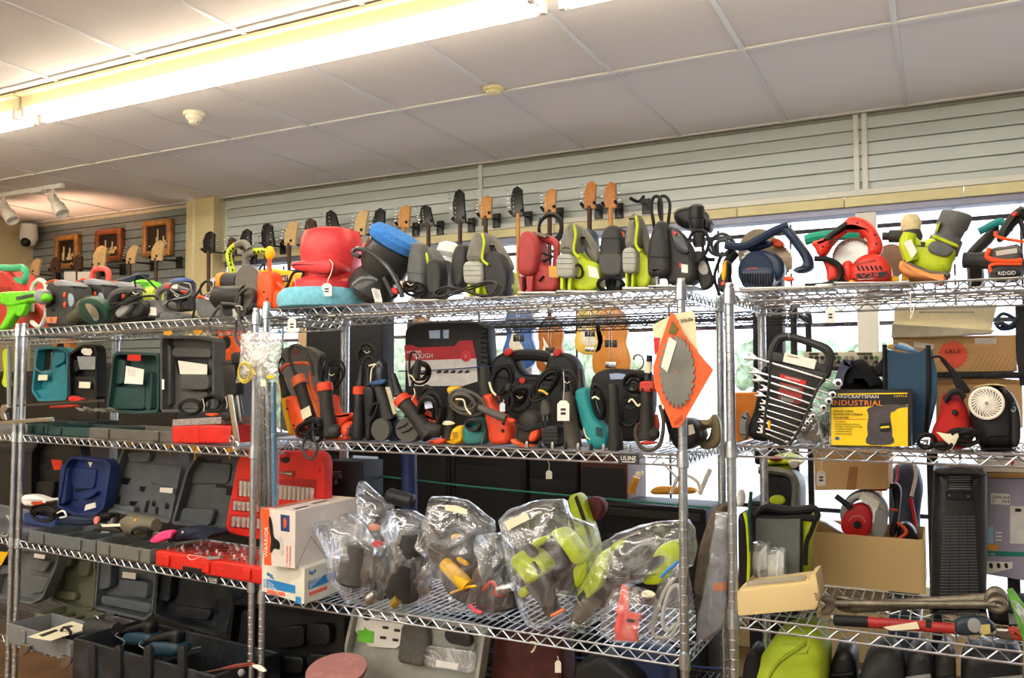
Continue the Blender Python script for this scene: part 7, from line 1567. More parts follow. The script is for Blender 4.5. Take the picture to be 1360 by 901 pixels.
# --- fourth shelf
ZL4 = .4185
OLV = mat('6f705a', .6, var=.1, dirt='57563f', dirt_amt=.4)
t = T('tool_case', 'slanted grey case lid with a white sticker at the left posts', 'tool case')
lid(t, LL_, D3((-60, 430), (0, 180), (60, 130), (350, 150), (330, 250), (250, 440), (180, 480), (0, 440)), .16, CASE2, .05, [D3((180, 200), (300, 210), (260, 280), (170, 260), .6), D3((180, 290), (290, 320), (260, 400), (180, 420), .3), D3((0, 230), (80, 240), (70, 290), (-20, 300), .7)], w=.01); quad(t, LL_, D3((205, 160), (270, 170), (262, 195), (200, 185)), .155, PAPER); quad(t, LL_, D3((-10, 150), (50, 155), (5, 240), (-40, 240)), .15, YEL, name='yellow_label'); t.end(ZL4 + .04)
t = T('tool_case', 'olive open case on the lowest left shelf', 'tool case')
lid(t, L_, D3((300, 440), (350, 150), (560, 170), (565, 300), (550, 500), (460, 500)), .30, OLV, .05, [D3((360, 180), (430, 180), (420, 240), (350, 240)), D3((340, 380), (450, 390), (450, 440), (330, 430)), D3((470, 200), (540, 210), (520, 300), (460, 290))], [D3((385, 470), (475, 488), (470, 496), (390, 482))]); tray(t, L_, 55, 105, ZL4, .06, .16, .16, OLV, latches=0); t.end(ZL4)
t = T('tool_case', 'large grey case with cylindrical hollows, lid up', 'tool case'); G1 = mat('5c6166', .5, var=.08, dirt='7e8080', dirt_amt=.25)
lid(t, L_, D3((555, 490), (580, 190), (930, 200), (925, 300), (905, 520), (860, 560), (600, 500)), .26, G1, .06, [D3((590, 200), (660, 200), (655, 360), (585, 380), .8), D3((700, 310), (880, 330), (870, 430), (720, 400), .6), D3((600, 410), (900, 460), (890, 520), (600, 460), .8)], [D3((735, 372), (770, 372), (762, 385), (728, 382)), D3((820, 378), (862, 382), (860, 402), (822, 398))]); quad(t, L_, D3((730, 268), (808, 276), (805, 313), (727, 303)), .257, PAPER)
tray(t, L_, 20, 128, ZL4, .085, -.05, .2, mat('77787a', .5, var=.08, dirt='8b8983')); t.end(ZL4)
for i, P in enumerate((D3((120, 695), (175, 710), (165, 740), (130, 775), (90, 770), (115, 735)), D3((365, 765), (420, 785), (415, 820), (380, 850), (340, 835), (365, 810)))):
    one('metal_latch', G().slab(L_, P, -.07, .012, .003, 0), STL, ['steel flip latch on the grey tray, the left one', 'steel flip latch on the grey tray, the right one'][i], 'latch')
t = T('leaflet', 'cream printed instruction sheet lying in the grey tray', 'paper'); fl = flat(L_, *D3.t((350, 620)), .525)
t.part('sheet', G().slab(fl, D3((165, 655), (430, 562), (545, 600), (300, 678)), 0, .0015, 0), CREAM)
for q in ([(230, 645), (330, 610), (350, 618), (255, 655)], [(370, 600), (420, 585), (440, 592), (390, 610)]): t.part('print', G().slab(fl, D3(*q), -.001, .001, 0), DGR)
t.end()
t = T('drill', 'grey drill with steel ring lying beside the instruction sheet', 'drill'); lt(t, 'body', L_, D3.t((540, 600)), D3.t((700, 610)), .02, [(0, 7), (.3, 7.5), (.5, 6), (1, 5)], DGR); P = L_.p(*D3.t((572, 560)), .02); t.part('ring', G().tube([P + L_.u * .022 * math.cos(a * math.pi / 8) + V((0, 0, .02 * math.sin(a * math.pi / 8))) for a in range(17)], .005, sm=0), STL); tb(t, 'cord', L_, D3((430, 690), (380, 670), (365, 620), (390, 600), (420, 630), (400, 660)), -.04, .006, BLKC); t.end()
t = T('tool_case', 'big black open case holding two blue-grey tools', 'tool case')
lid(t, L_, D4((15, 490), (40, 180), (520, 260), (545, 380), (490, 640), (200, 560)), .20, CASEB, .06, [D4((160, 420), (400, 450), (380, 520), (160, 500), .4), D4((60, 200), (140, 210), (120, 400), (50, 380), .7)], [D4((285, 450), (310, 450), (305, 500), (285, 498)), D4((340, 455), (370, 460), (365, 475), (342, 472)), D4((400, 370), (440, 375), (440, 480), (425, 480))])
tray(t, L_, 106, 292, ZL4, .155, -.16, .30, CASEB, wall=.012, latches=0, ribs=1)
for x in (116, 150, 190, 235): sl(t, 'front_lug', L_, [(x, 858), (x + 9, 858), (x + 9, 905), (x, 905)], -.175, .02, CASEB, .004)
t.end(ZL4)
for i, (x, y, s_) in enumerate(((700, 570, 1), (840, 620, 1.1))):
    t = T('planer', ['blue-grey sander handle in the black case, the farther one', 'blue-grey sander handle in the black case, the nearer one'][i], 'sander'); q = lambda *L: D3(*[(x + a * s_, y + b * s_) for a, b in L])
    d = .02 - i * .12; TB = mat('1e3a4a', .45, dirt='3b4a52', dirt_amt=.3)
    sl(t, 'body', L_, q((0, 100), (40, 60), (180, 70), (190, 130), (150, 150), (10, 140)), d, .08, TB, .02); sl(t, 'top_handle', L_, q((-5, 70), (20, 40), (150, 0), (185, 0), (190, 60), (180, 130), (150, 130), (150, 50), (40, 80)), d + .01, .05, BLK, .015); tie(t, L_, q((0, 60), (-10, 80), (40, 110), (30, 140), (10, 180)), d - .01, LGR, .002); t.end()
t = T('tool_case', 'black case standing open behind the boxes on the lowest shelf', 'tool case')
lid(t, L_, D4((490, 730), (540, 380), (950, 440), (1280, 480), (1270, 760), (1050, 880), (830, 860)), .14, mat('161718', .45), .06, [D4((850, 540), (1010, 530), (1010, 650), (840, 660)), D4((1030, 520), (1180, 530), (1180, 650), (1030, 640)), D4((860, 700), (1010, 710), (1000, 800), (860, 790)), D4((1030, 690), (1180, 700), (1170, 780), (1030, 770)), D4((600, 430), (680, 440), (660, 740), (560, 720), .7)]); t.end(ZL4)
t = T('hand_saw', 'rusty saw blades with red and clear handles at the frame bottom', 'hand saw'); tb(t, 'blade', L_, D4((240, 890), (450, 845), (660, 800)), -.1, .003, mat('8a5a44', .5, .5)); sl(t, 'red_handle', L_, D4((450, 840), (560, 810), (670, 800), (690, 815), (560, 838), (470, 850)), -.1, .01, mat('a8433a', .5), .003); t.part('knob', G().ball(L_.p(*D4.t((600, 865)), -.11), .012), LGR); sl(t, 'white_grip', L_, D4((650, 820), (700, 810), (760, 850), (750, 870)), -.11, .01, PAPER, .003); t.end()
t = T('white_plug', 'small white plug lying in the black case', 'plug'); sl(t, 'plug_body', L_, D4((175, 650), (195, 635), (210, 645), (205, 670), (190, 675)), -.02, .015, WHT, .003); tb(t, 'wire', L_, D4((190, 670), (200, 720), (330, 695)), -.02, .0015, LGR); t.end()
# ================================================================ third shelf, centre unit
ZC3 = .8255
OR2 = mat('ee5a24', .5, var=.04)
# two boxes stacked at the left front corner, turned so that a corner faces us
def cornerbox(t, front, side, d, m, h=None):
    pass
def ptz(x, y, z): r = ray(x, y); return CAM + r * ((z - CAM.z) / r.z)
t = T('cardboard_box', 'white and blue boxed tile cutter carton under the sander box', 'box')
BX = mat('dcdacb', .6, var=.03)
# corner nearest us is seen at x=404; left face runs to x=347, right face to x=449
A = C_.p(404, 803, -.10); zb = A.z; zt = C_.p(404, 756, -.10).z; hgt = zt - zb
Lf = C_.p(347.5, 795, -.03); Rt = C_.p(452, 790, .10)
def flatbox(A, B, C, z0, h):
    B = V((B.x, B.y, z0)); C = V((C.x, C.y, z0)); A = V((A.x, A.y, z0)); D = B + C - A; u = V((0, 0, h))
    return G().add([A, B, D, C, A + u, B + u, D + u, C + u], [(0, 1, 2, 3), (4, 7, 6, 5), (0, 4, 5, 1), (1, 5, 6, 2), (2, 6, 7, 3), (3, 7, 4, 0)])
def facefr(A, B):
    """frame lying on the upright face from A to B"""
    f = Frame(A.x, A.y, 0); f.u = (V((B.x, B.y, 0)) - V((A.x, A.y, 0))).normalized(); f.n = V((-f.u.y, f.u.x, 0))
    return f
t.part('carton', flatbox(A, Lf, Rt, zb, hgt), BX)
BB = mat('2a86c8', .5, var=.03); fl_ = facefr(Lf, A); fr_ = facefr(A, Rt)
q4 = lambda *L: D4(*L)
quad(t, fl_, q4((768, 245), (955, 290), (955, 342), (768, 305)), -.0012, BB, name='blue_band'); quad(t, fr_, q4((1045, 262), (1228, 190), (1228, 245), (1045, 318)), -.0012, BB, name='blue_band')
for f_, x, y, an, w in ((fl_, 785, 235, -8, 48), (fr_, 1065, 225, 20, 42)): txt(t, f_, 'BLUE', *D4.t((x, y - 14)), -.0012, 2.6, BB, ang=an); txt(t, f_, 'HAWK', *D4.t((x, y)), -.0012, 2.6, BB, ang=an); sl(t, 'bird_mark', f_, D4((x - 18, y - 26), (x - 6, y - 36), (x - 4, y - 20), (x + 6, y - 24), (x - 4, y - 8), (x - 14, y - 10)), -.0015, .001, BB, 0, 0)
for k, s_ in enumerate(('TILE CUTTER', 'COUPE-CARREAUX', 'CORTADOR DE AZULEJOS')): txt(t, fl_, s_, *D4.t((775, 268 + k * 16)), -.0022, 1.7, WHT, ang=-11); txt(t, fr_, s_, *D4.t((1052, 278 + k * 16)), -.0022, 1.7, WHT, ang=20)
quad(t, fl_, q4((770, 315), (887, 338), (887, 362), (770, 342)), -.0012, mat('e86a52', .5), name='red_band'); quad(t, fr_, q4((1050, 336), (1166, 292), (1166, 314), (1050, 358)), -.0012, mat('e86a52', .5), name='red_band'); quad(t, fl_, q4((958, 360), (992, 368), (992, 413), (958, 405)), -.0012, BB, name='blue_square')
for k in range(6): 
    for j in range(3): quad(t, fl_, q4((745 + j * 8, 245 + k * 10), (749 + j * 8, 246 + k * 10), (749 + j * 8, 251 + k * 10), (745 + j * 8, 250 + k * 10)), -.0012, BB, name='check'); 
t.end()
t = T('cardboard_box', 'white and orange WARRIOR sander carton stacked on the blue and white box', 'box')
z0 = zt + .0005; A2 = ptz(391.5, 755.5, z0); Lf2 = ptz(349, 750, z0); Rt2 = ptz(440, 740, z0)
dv = (V((Rt2.x, Rt2.y, 0)) - V((A2.x, A2.y, 0))).normalized(); Rt2 = A2 + dv * .36
h2 = C_.p(391, 679, C_.rel(A2).y).z - z0
t.part('carton', flatbox(A2, Lf2, Rt2, z0, h2), mat('d9cfc8', .6, var=.03)); fl_ = facefr(Lf2, A2); fr_ = facefr(A2, Rt2)
quad(t, fl_, D5((66, 228), (113, 232), (124, 540), (86, 535)), -.0012, OR2, name='orange_band'); txt(t, fl_, 'WARRIOR', *D5.t((104, 495)), -.0025, 6, WHT, ang=90, x2=None)
quad(t, fl_, D5((174, 260), (222, 268), (222, 357), (176, 350)), -.0012, mat('27406e', .5), name='printed_photo'); sl(t, 'printed_photo_tool', fl_, D5((190, 275), (208, 285), (206, 330), (192, 340)), -.002, .001, OR2, 0, 1)
sl(t, 'printed_pad', fl_, D5((160, 385), (182, 380), (192, 440), (185, 492), (170, 480)), -.0015, .001, mat('c9c4be', .5), 0, 1); sl(t, 'printed_sander', fl_, D5((108, 275), (120, 270), (132, 330), (135, 390), (170, 405), (172, 460), (140, 440), (122, 475), (115, 460), (125, 400), (112, 340)), -.0022, .001, BLK, 0, 1)
for k, s_ in enumerate(('7" VARIABLE SPEED', 'POLISHER/SANDER')): txt(t, fl_, s_, *D5.t((212 + k * 17, 545)), -.0015, 2.2, OR2, ang=90)
tb(t, 'tape_seam', fr_, D5((262, 550), (340, 380), (340, 381), (430, 500)), -.001, .0008, mat('8a8078', .8), sm=0, n=4)
zz = z0 + h2; ft = Frame(0, 0, 0); ft.o = V((A2.x, A2.y, zz)); ft.u = dv; ft.n = V((0, 0, -1)); ft.w = V((-dv.y, dv.x, 0)); wd = (V((Lf2.x - A2.x, Lf2.y - A2.y, 0))).length
t.part('orange_edge', G().box(V((Lf2.x, Lf2.y, zz + .0005)) + dv * .18 - ft.w * .008, (.36, .001, .014), ft), OR2); t.part('top_lettering', G().box(ft.o + dv * .07 + ft.w * .03 + V((0, 0, .0008)), (.07, .001, .014), ft).box(ft.o + dv * .2 + ft.w * .05 + V((0, 0, .0008)), (.08, .001, .012), ft), DGR); t.part('red_stripes', G().box(ft.o + dv * .18 + ft.w * wd * .8 + V((0, 0, .0008)), (.33, .001, .004), ft).box(ft.o + dv * .18 + ft.w * wd * .7 + V((0, 0, .0008)), (.33, .001, .004), ft), mat('c8605a', .5)); t.end()
# clear bags with tools
def tool(t, d, *items):
    for nm, kind, pts, x, m in items:
        if kind == 's': sl(t, nm, C_, pts, d + x[0], x[1], m, x[2] if len(x) > 2 else .007, 0 if len(x) > 2 and x[2] < .004 else 1)
        elif kind == 'l': lt(t, nm, C_, pts[0], pts[1], d + x[0], x[1], m)
        else: tb(t, nm, C_, pts, d + x[0], x[1], m)
cyl = lambda r, a=.9: [(0, r * .8), (.08, r), (.6, r * a), (.95, r * .8), (1, r * .5)]
BAGS = [
 ('clear bag with a dusty grey cylinder tool, leftmost of the bags', D5((375, 290), (440, 330), (520, 250), (610, 330), (660, 420), (680, 520), (640, 700), (570, 830), (480, 700), (480, 600), (440, 400)), .02, .16,
  [('body', 'l', D5((570, 700), (605, 440)), (.06, cyl(19)), mat('4a4846', .7, dirt='6f6b65', dirt_amt=.4)), ('base', 's', D5((480, 640), (640, 660), (630, 720), (500, 700)), (.03, .08), DGR)]),
 ('tall clear bag with a peaked corner and a silver spindle tool', D5((615, 78), (660, 120), (770, 210), (790, 330), (860, 560), (760, 740), (660, 760), (640, 700), (690, 460), (610, 400)), .05, .14,
  [('spindle', 'l', D5((650, 735), (690, 690)), (.0, [(0, 6), (.2, 7), (.5, 6), (1, 4)]), STL), ('body', 's', D5((680, 470), (740, 560), (760, 720), (680, 740), (650, 660)), (.04, .07), DGR), ('red_part', 's', D5((655, 415), (700, 405), (720, 440), (680, 450)), (.02, .03), RED), ('orange_part', 's', D5((635, 320), (680, 315), (710, 350), (660, 360)), (.04, .03), mat('d88a6a', .6))]),
 ('clear bag with a black drill and brass fitting', D5((740, 300), (800, 230), (900, 240), (975, 290), (960, 400), (990, 560), (960, 760), (860, 770), (770, 740), (735, 640), (780, 420)), .06, .14,
  [('body', 'l', D5((830, 720), (900, 350)), (.05, cyl(20)), DGR), ('head', 's', D5((760, 600), (860, 560), (940, 700), (880, 760), (760, 720)), (.02, .08), BLK), ('brass_fitting', 'l', D5((805, 735), (812, 728)), (.0, [(-3, 5), (2, 5.5)]), mat('b39a4a', .4, .7)), ('knob', 'l', D5((760, 160), (900, 190)), (.10, cyl(9)), BLK)]),
 ('clear bag with price label and a yellow and black drill', D5((1000, 160), (1090, 162), (1188, 185), (1330, 300), (1340, 500), (1290, 640), (1200, 790), (1060, 800), (940, 760), (920, 620), (1000, 480), (890, 400), (960, 330)), .03, .16,
  [('yellow_grip', 'l', D5((1060, 520), (1190, 650)), (.03, [(0, 6), (.1, 8), (.8, 9), (1, 8)]), YEL), ('body', 's', D5((960, 450), (1060, 350), (1150, 330), (1230, 420), (1330, 480), (1340, 700), (1180, 760), (1080, 700)), (.06, .08), DGR), ('yellow_part', 's', D5((1095, 375), (1125, 370), (1130, 395), (1100, 400)), (.03, .03), YEL), ('yellow_clip', 't', D5((1100, 690), (1180, 660), (1240, 650)), (.02, .004), YEL), ('yellow_part', 's', D5((1120, 490), (1170, 510), (1200, 550), (1140, 530)), (.025, .02), YEL)]),
 ('clear bag with a red and black tool knotted by red tape', D6((110, 360), (200, 345), (260, 420), (290, 560), (290, 680), (200, 710), (85, 720), (75, 660), (110, 500), (150, 440)), .02, .12,
  [('body', 's', D6((100, 620), (180, 570), (270, 590), (290, 680), (180, 705), (100, 690)), (.03, .06), BLK), ('red_jaw', 't', D6((135, 600), (170, 565), (190, 590), (180, 620)), (.02, .006), RED), ('red_tape', 't', D6((75, 665), (100, 690), (130, 700)), (.0, .006), mat('d84a5a', .5)), ('silver_gear', 'l', D6((200, 600), (260, 585)), (.02, [(0, 6), (.5, 7), (1, 5)]), CHR), ('red_part', 's', D6((185, 610), (230, 600), (225, 630), (190, 635)), (.015, .03), RED)]),
 ('clear labelled bag with two lime green cordless tools', D6((215, 280), (260, 240), (370, 205), (480, 200), (500, 280), (610, 310), (625, 390), (560, 520), (500, 640), (460, 740), (380, 770), (330, 750), (280, 620), (240, 440)), .03, .18,
  [('lime_body', 's', D6((235, 470), (300, 420), (350, 440), (410, 510), (330, 580), (300, 560)), (.02, .09, .012), LIME), ('grey_motor', 'l', D6((360, 530), (440, 700)), (.07, [(0, 17), (.3, 16), (.6, 12), (1, 10)]), DGR), ('black_latch', 's', D6((285, 400), (320, 400), (360, 450), (335, 465)), (.01, .04), BLK), ('name_plate', 's', D6((340, 480), (352, 472), (382, 520), (370, 530)), (.015, .004, 0), BLK), ('second_body', 's', D6((410, 350), (450, 330), (490, 350), (560, 450), (570, 480), (520, 500), (470, 420)), (.08, .07, .012), LIME), ('second_grip', 's', D6((510, 500), (580, 470), (560, 560), (530, 600)), (.09, .05), LIME), ('dark_middle', 's', D6((360, 400), (430, 370), (510, 480), (520, 600), (440, 600), (380, 500)), (.10, .06), BLK), ('lime_band', 's', D6((330, 390), (400, 360), (410, 380), (350, 425)), (.06, .03), LIME), ('red_strap', 't', D6((425, 710), (480, 680)), (.0, .005), mat('ea7a4a', .5)), ('lime_foot', 's', D6((280, 600), (310, 580), (330, 620), (290, 640)), (.04, .05), LIME)]),
 ('clear bag stretched over a long lime tool with pale creases', D6((480, 770), (470, 740), (540, 600), (600, 420), (640, 395), (700, 350), (870, 300), (1010, 290), (1035, 330), (1050, 420), (1030, 500), (960, 520), (760, 590), (640, 740), (560, 790)), .02, .16,
  [('lime_bar', 's', D6((640, 430), (680, 425), (640, 560), (630, 600), (545, 680), (525, 640), (580, 530)), (.03, .05), LIME), ('lime_head', 's', D6((860, 440), (900, 400), (970, 390), (985, 470), (940, 500), (920, 560), (880, 590), (800, 580), (850, 520)), (.05, .07), LIME), ('lime_top', 's', D6((670, 410), (730, 378), (735, 410), (690, 440)), (.05, .03), LIME), ('black_grip', 's', D6((740, 560), (800, 500), (880, 450), (910, 470), (850, 530), (790, 570)), (.03, .05), BLK), ('name_plate', 's', D6((535, 640), (560, 610), (570, 630), (545, 665)), (.025, .004, 0), BLK), ('drive', 'l', D6((530, 740), (600, 640)), (.06, [(0, 9), (.4, 12), (1, 14)]), KHA), ('grey_body', 's', D6((600, 600), (700, 560), (680, 640), (620, 700)), (.08, .05), DGR)]),
 ('small clear bag holding a flat red castle-shaped gauge', D6((640, 700), (690, 590), (740, 565), (860, 600), (880, 640), (850, 760), (800, 825), (680, 820), (635, 780)), -.01, .07,
  [('red_gauge', 's', D6((725, 570), (750, 580), (755, 690), (805, 700), (808, 720), (795, 725), (800, 760), (790, 770), (795, 820), (690, 815), (700, 780), (690, 770), (705, 700), (700, 690), (712, 640)), (.025, .012, .003), mat('f05a50', .4)), ('grey_label', 's', D6((748, 718), (782, 722), (780, 736), (746, 732)), (.022, .002, 0), DGR), ('cream_paper', 's', D6((800, 610), (830, 590), (875, 610), (860, 630), (820, 628)), (.02, .01), CREAM)]),
 ('zip bag with blue strip holding loops of pale hose', D6((890, 550), (930, 500), (980, 465), (1010, 500), (1030, 620), (1040, 760), (1000, 800), (900, 835), (820, 825), (850, 740)), -.005, .07,
  [('blue_zip', 't', D6((893, 540), (920, 510), (970, 470)), (.0, .004), mat('2a86e0', .4)), ('hose', 't', D6((950, 540), (900, 620), (860, 760), (880, 800), (940, 790), (980, 700), (970, 580), (930, 600), (900, 720), (920, 770), (960, 740)), (.02, .006), mat('bdbdb0', .5))]),
]
for i, (lb, P, d, dp_, items) in enumerate(BAGS):
    d = dep(C_, sum(p[0] for p in P) / len(P), max(p[1] for p in P) - 3, ZC3 + .004) ; d = max(-.055, min(.24, d - dp_ / 2 - .01))
    t = T('plastic_bag', lb, 'bag', 'clear bags of tools on the centre third shelf'); bag(t, C_, P, d, dp_, BAGM, seed=i, amp=.008, freq=9)
    tool(t, d, *items)
    if i == 3: quad(t, C_, D5((1072, 208), (1130, 212), (1190, 235), (1185, 262), (1125, 248), (1070, 238)), d + .0, CREAM, name='price_label')
    if i == 5: quad(t, C_, D6((222, 302), (318, 262), (332, 290), (240, 338)), d + .0, CREAM, name='price_label'); txt(t, C_, 'RYOBI', *D6.t((343, 484)), d + .012, 2.5, WHT, ang=-58)
    t.end(ZC3)
t = T('sanding_belts', 'brown sanding belt looped and standing at the right end', 'belt'); 
sl(t, 'belt', C_, D6((1105, 245), (1150, 225), (1170, 240), (1110, 430), (1080, 600), (1040, 600), (1025, 560), (1050, 400)), .16, .08, mat('6f6250', .9, var=.2, scale=60, bump=.8), .02); sl(t, 'lower', C_, D6((1035, 580), (1080, 600), (1060, 740), (1040, 760)), .17, .06, mat('4d4238', .9), .01); t.end(ZC3)
t = T('saw_blades', 'long packet of saw blades in clear wrap beside the brown belt', 'blade packet')
sl(t, 'card', C_, D6((1135, 260), (1180, 265), (1185, 500), (1165, 690), (1100, 740), (1050, 755), (1060, 640), (1100, 440)), .12, .02, mat('8e8c92', .4, .3, var=.3), .004); quad(t, C_, D6((1120, 530), (1175, 528), (1170, 560), (1112, 562)), .118, mat('d87a3a', .5), name='orange_label'); bag(t, C_, D6((1130, 255), (1185, 260), (1190, 500), (1170, 700), (1100, 750), (1045, 760), (1055, 640), (1095, 440)), .10, .05, BAGM, name='wrap', amp=.003, seed=21); t.end(ZC3)
t = T('elastic_cord', 'taut green cord stretched across above the bags', 'cord'); t.part('cable', G().tube(px(C_, [(480, 630), (620, 646), (760, 659), (900, 671), (945, 675)], .42), .0035, sm=0), mat('1d6b5c', .5)); t.end()
t = T('elastic_cord', 'taut dark blue cord near the floor behind the centre shelf', 'cord'); t.part('cable', G().tube(px(C_, [(640, 866), (790, 876), (960, 889)], .42), .0035, sm=0), mat('23407e', .5)); t.end()
one('string_scrap', G().tube(px(C_, D6((335, 815), (360, 820), (350, 850), (340, 858)), .1), .003), CREAM, 'cream scrap of string hanging under the bags shelf', 'string')
# --- lowest shelf of the centre unit
ZC4 = .3635
t = T('tool_case', 'pale grey open case with inset printed sheet and clear cover, under the bags', 'tool case')
GC = mat('9b9c94', .6, var=.06, dirt='c2bfae'); d = dep(C_, 545, 925, ZC4); d = .12
P7 = lambda *L: D7(*L)
lid(t, C_, P7((160, 240), (205, 40), (600, 130), (570, 330), (180, 330)), d, GC, .05, [P7((410, 110), (570, 140), (565, 200), (410, 170), .4)], w=.012)
sl(t, 'printed_sheet', C_, P7((210, 78), (375, 95), (372, 150), (330, 185), (250, 180), (205, 130)), d + .03, .003, WHT, .001, 0)
sl(t, 'green_block', C_, P7((215, 130), (235, 130), (235, 120), (245, 130), (265, 135), (262, 170), (215, 165)), d + .028, .002, mat('6cc23a', .5), 0, 0); sl(t, 'dark_disc', C_, P7((230, 82), (255, 85), (253, 102), (232, 100)), d + .028, .002, DGR, 0, 1)
for k, (x, y) in enumerate(((285, 93), (322, 95), (290, 118), (325, 126), (283, 148), (320, 155))): quad(t, C_, P7((x, y), (x + 18, y + 2), (x + 17, y + 10), (x, y + 8)), d + .028, DGR, name='print')
sl(t, 'grey_motor', C_, P7((345, 110), (420, 100), (428, 170), (410, 245), (330, 230)), d + .0, .06, mat('55534f', .6, dirt='8a857c', dirt_amt=.5), .015); sl(t, 'clear_cover', C_, P7((420, 175), (570, 195), (565, 262), (412, 240)), d + .0, .02, clear_mat((.9, .93, .95), .15, .5, .3, .1, milky=.25), .004); quad(t, C_, P7((452, 220), (518, 232), (514, 250), (450, 240)), d - .003, WHT, name='label')
sl(t, 'sander_shape', C_, P7((470, 130), (510, 120), (560, 150), (555, 185), (480, 170)), d + .01, .03, DGR, .01); tray(t, C_, 450, 585, ZC4, .06, d - .02, .07, GC, latches=0, ribs=0); t.end(ZC4)
t = T('sanding_disc', 'dusty pink round sanding disc lying at the bottom of the frame', 'disc'); P = C_.p(447, 893, -.03)
t.part('disc', G().lathe(P, V((.05, -.25, 1)), [(0, .098), (.004, .1), (.010, .1), (.012, .06)], 40), mat('a5706c', .9, var=.12, dirt='c4a09a')); t.part('backing_pad', G().lathe(P - V((0, 0, .012)), V((.05, -.25, 1)), [(0, .09), (.011, .1)], 32), BLK)
t.part('motor', G().lathe(P - V((0, 0, .17)), V((.0, 0, 1)), [(0, .04), (.16, .045)], 20), BLK); t.end()
for i, (pts, d, m, lb) in enumerate((([(650, 901), (655, 840), (745, 835), (750, 990), (650, 990)], .2, mat('4a1e1a', .6, var=.3), 'dark red boxed tool at the back of the lowest centre shelf'), ([(750, 990), (760, 880), (800, 868), (850, 900), (850, 990)], .14, BLK, 'black rounded tool body on the lowest centre shelf'), ([(790, 990), (800, 862), (830, 855), (885, 868), (890, 990)], .22, mat('26335a', .5), 'navy ribbed tool with a cable on the lowest centre shelf'))):
    one('power_tool', G().slab(C_, pts, d, .12, .02, 1), m, lb, 'tool', sit=ZC4)
tag(C_, 741, 886, .05, 8, 16, 'long white tag hanging near the frame bottom', 740, 872, mark=False); tag(C_, 729, 631, .3, 8, 11, 'white tag hanging in front of the black boxes under the middle shelf', 728, 612, mark=False)
# ================================================================ guitars hanging along the windows, and the stock stacked behind
MAP = mat('c98f4e', .4, var=.12); BLKG = mat('1a1a1c', .3); FB_ = mat('4a2e20', .5); PALE = mat('d8b57e', .45, var=.1)
def guitar(x, y0, y1, hm, lean=0, body=None, lb='', wall=True, bass=False, tuners='l', Y=-.22, hook=True, w=17, nk=FB_, by=None):
    """headstock seen between y0 and y1 (pixels) with the neck running down to the body"""
    t = T('guitar', lb, 'guitar', None); fr = W_; h = y1 - y0
    q = [(x - w * .45 + lean * .2, y1), (x - w * .5 + lean * .6, y0 + h * .45), (x - w * .25 + lean, y0 + h * .1), (x + w * .1 + lean, y0), (x + w * .45 + lean, y0 + h * .12), (x + w * .4 + lean * .5, y0 + h * .5), (x + w * .42, y1)]
    hd = sl(t, 'headstock', fr, q, Y, .022, hm, .004, 0)
    for k in range(6):
        f = .15 + k * .14; xx = x + lean * (1 - f) + (-1 if tuners == 'l' or k % 2 else 1) * w * .55; yy = y0 + h * f
        t.part('tuner', G().box(fr.p(xx - (2 if xx < x else -2), yy, Y + .01), (.022, .008, .010), fr, bev=.003), CHR, under=hd); t.part('peg', G().lathe(fr.p(xx * .5 + x * .5, yy, Y), -fr.n, [(0, .004), (.010, .003)], 8), CHR, under=hd)
    yb = by or (y1 + 150); tb(t, 'neck', fr, [(x, y1 - 3), (x, yb - 18)], Y + .008, .015, nk, sm=0, n=10)
    if body is not None:
        m, bw, bh = body; n_ = [(-.16, 0), (-.5, .12), (-.62, .32), (-.52, .52), (-.72, .72), (-.66, .92), (-.3, 1.02), (.3, 1.02), (.66, .92), (.72, .72), (.52, .52), (.62, .32), (.5, .12), (.16, 0)]
        b_ = sl(t, 'body', fr, [(x + a * bw, yb - 25 + b * bh) for a, b in n_], Y - .005, .05, m, .012); t.part('pickguard', G().slab(fr, [(x + a * bw * .55, yb - 22 + (b * .7 + .1) * bh) for a, b in n_[2:9]], Y - .008, .004, .001), mat('e6e0d2', .3) if not bass else m, under=b_)
        t.part('pickup', G().slab(fr, rect(x - bw * .22, yb + bh * .22, x + bw * .22, yb + bh * .32), Y - .012, .01, .002), BLKG, under=b_); t.part('bridge', G().slab(fr, rect(x - bw * .2, yb + bh * .52, x + bw * .2, yb + bh * .6), Y - .012, .01, .002), CHR, under=b_)
        t.part('strings', G().tube(px(fr, [(x - 1.5, yb - 20), (x - 2, yb + bh * .55)], Y - .016), .0012, n=4, sm=0).tube(px(fr, [(x + 1.5, yb - 20), (x + 2, yb + bh * .55)], Y - .016), .0012, n=4, sm=0), CHR, under=b_)
    t.end()
    if hook:
        t = T('guitar_hook', 'black wall hook holding the ' + lb.split(',')[0], 'hook')
        p = fr.p(x, y1 - 2, Y + .03); t.part('yoke', G().tube([p + V((-.045, -.035, .02)), p + V((-.035, 0, 0)), p + V((0, .015, -.008)), p + V((.035, 0, 0)), p + V((.045, -.035, .02))], .011), BLKG)
        t.part('arm', G().tube([p, p + V((0, -Y - .06, .01))], .007, sm=0), BLKG); t.part('bracket', G().box(V((p.x, 5.15, p.z)), (.055, .02, .10), bev=.003), BLKG); t.end()
BR = mat('8a4a22', .3); SUN = mat('b06a2a', .25, var=.5, scale=4); BLU = mat('3a62a8', .25, var=.5, scale=5); CRM = mat('e6c25a', .3)
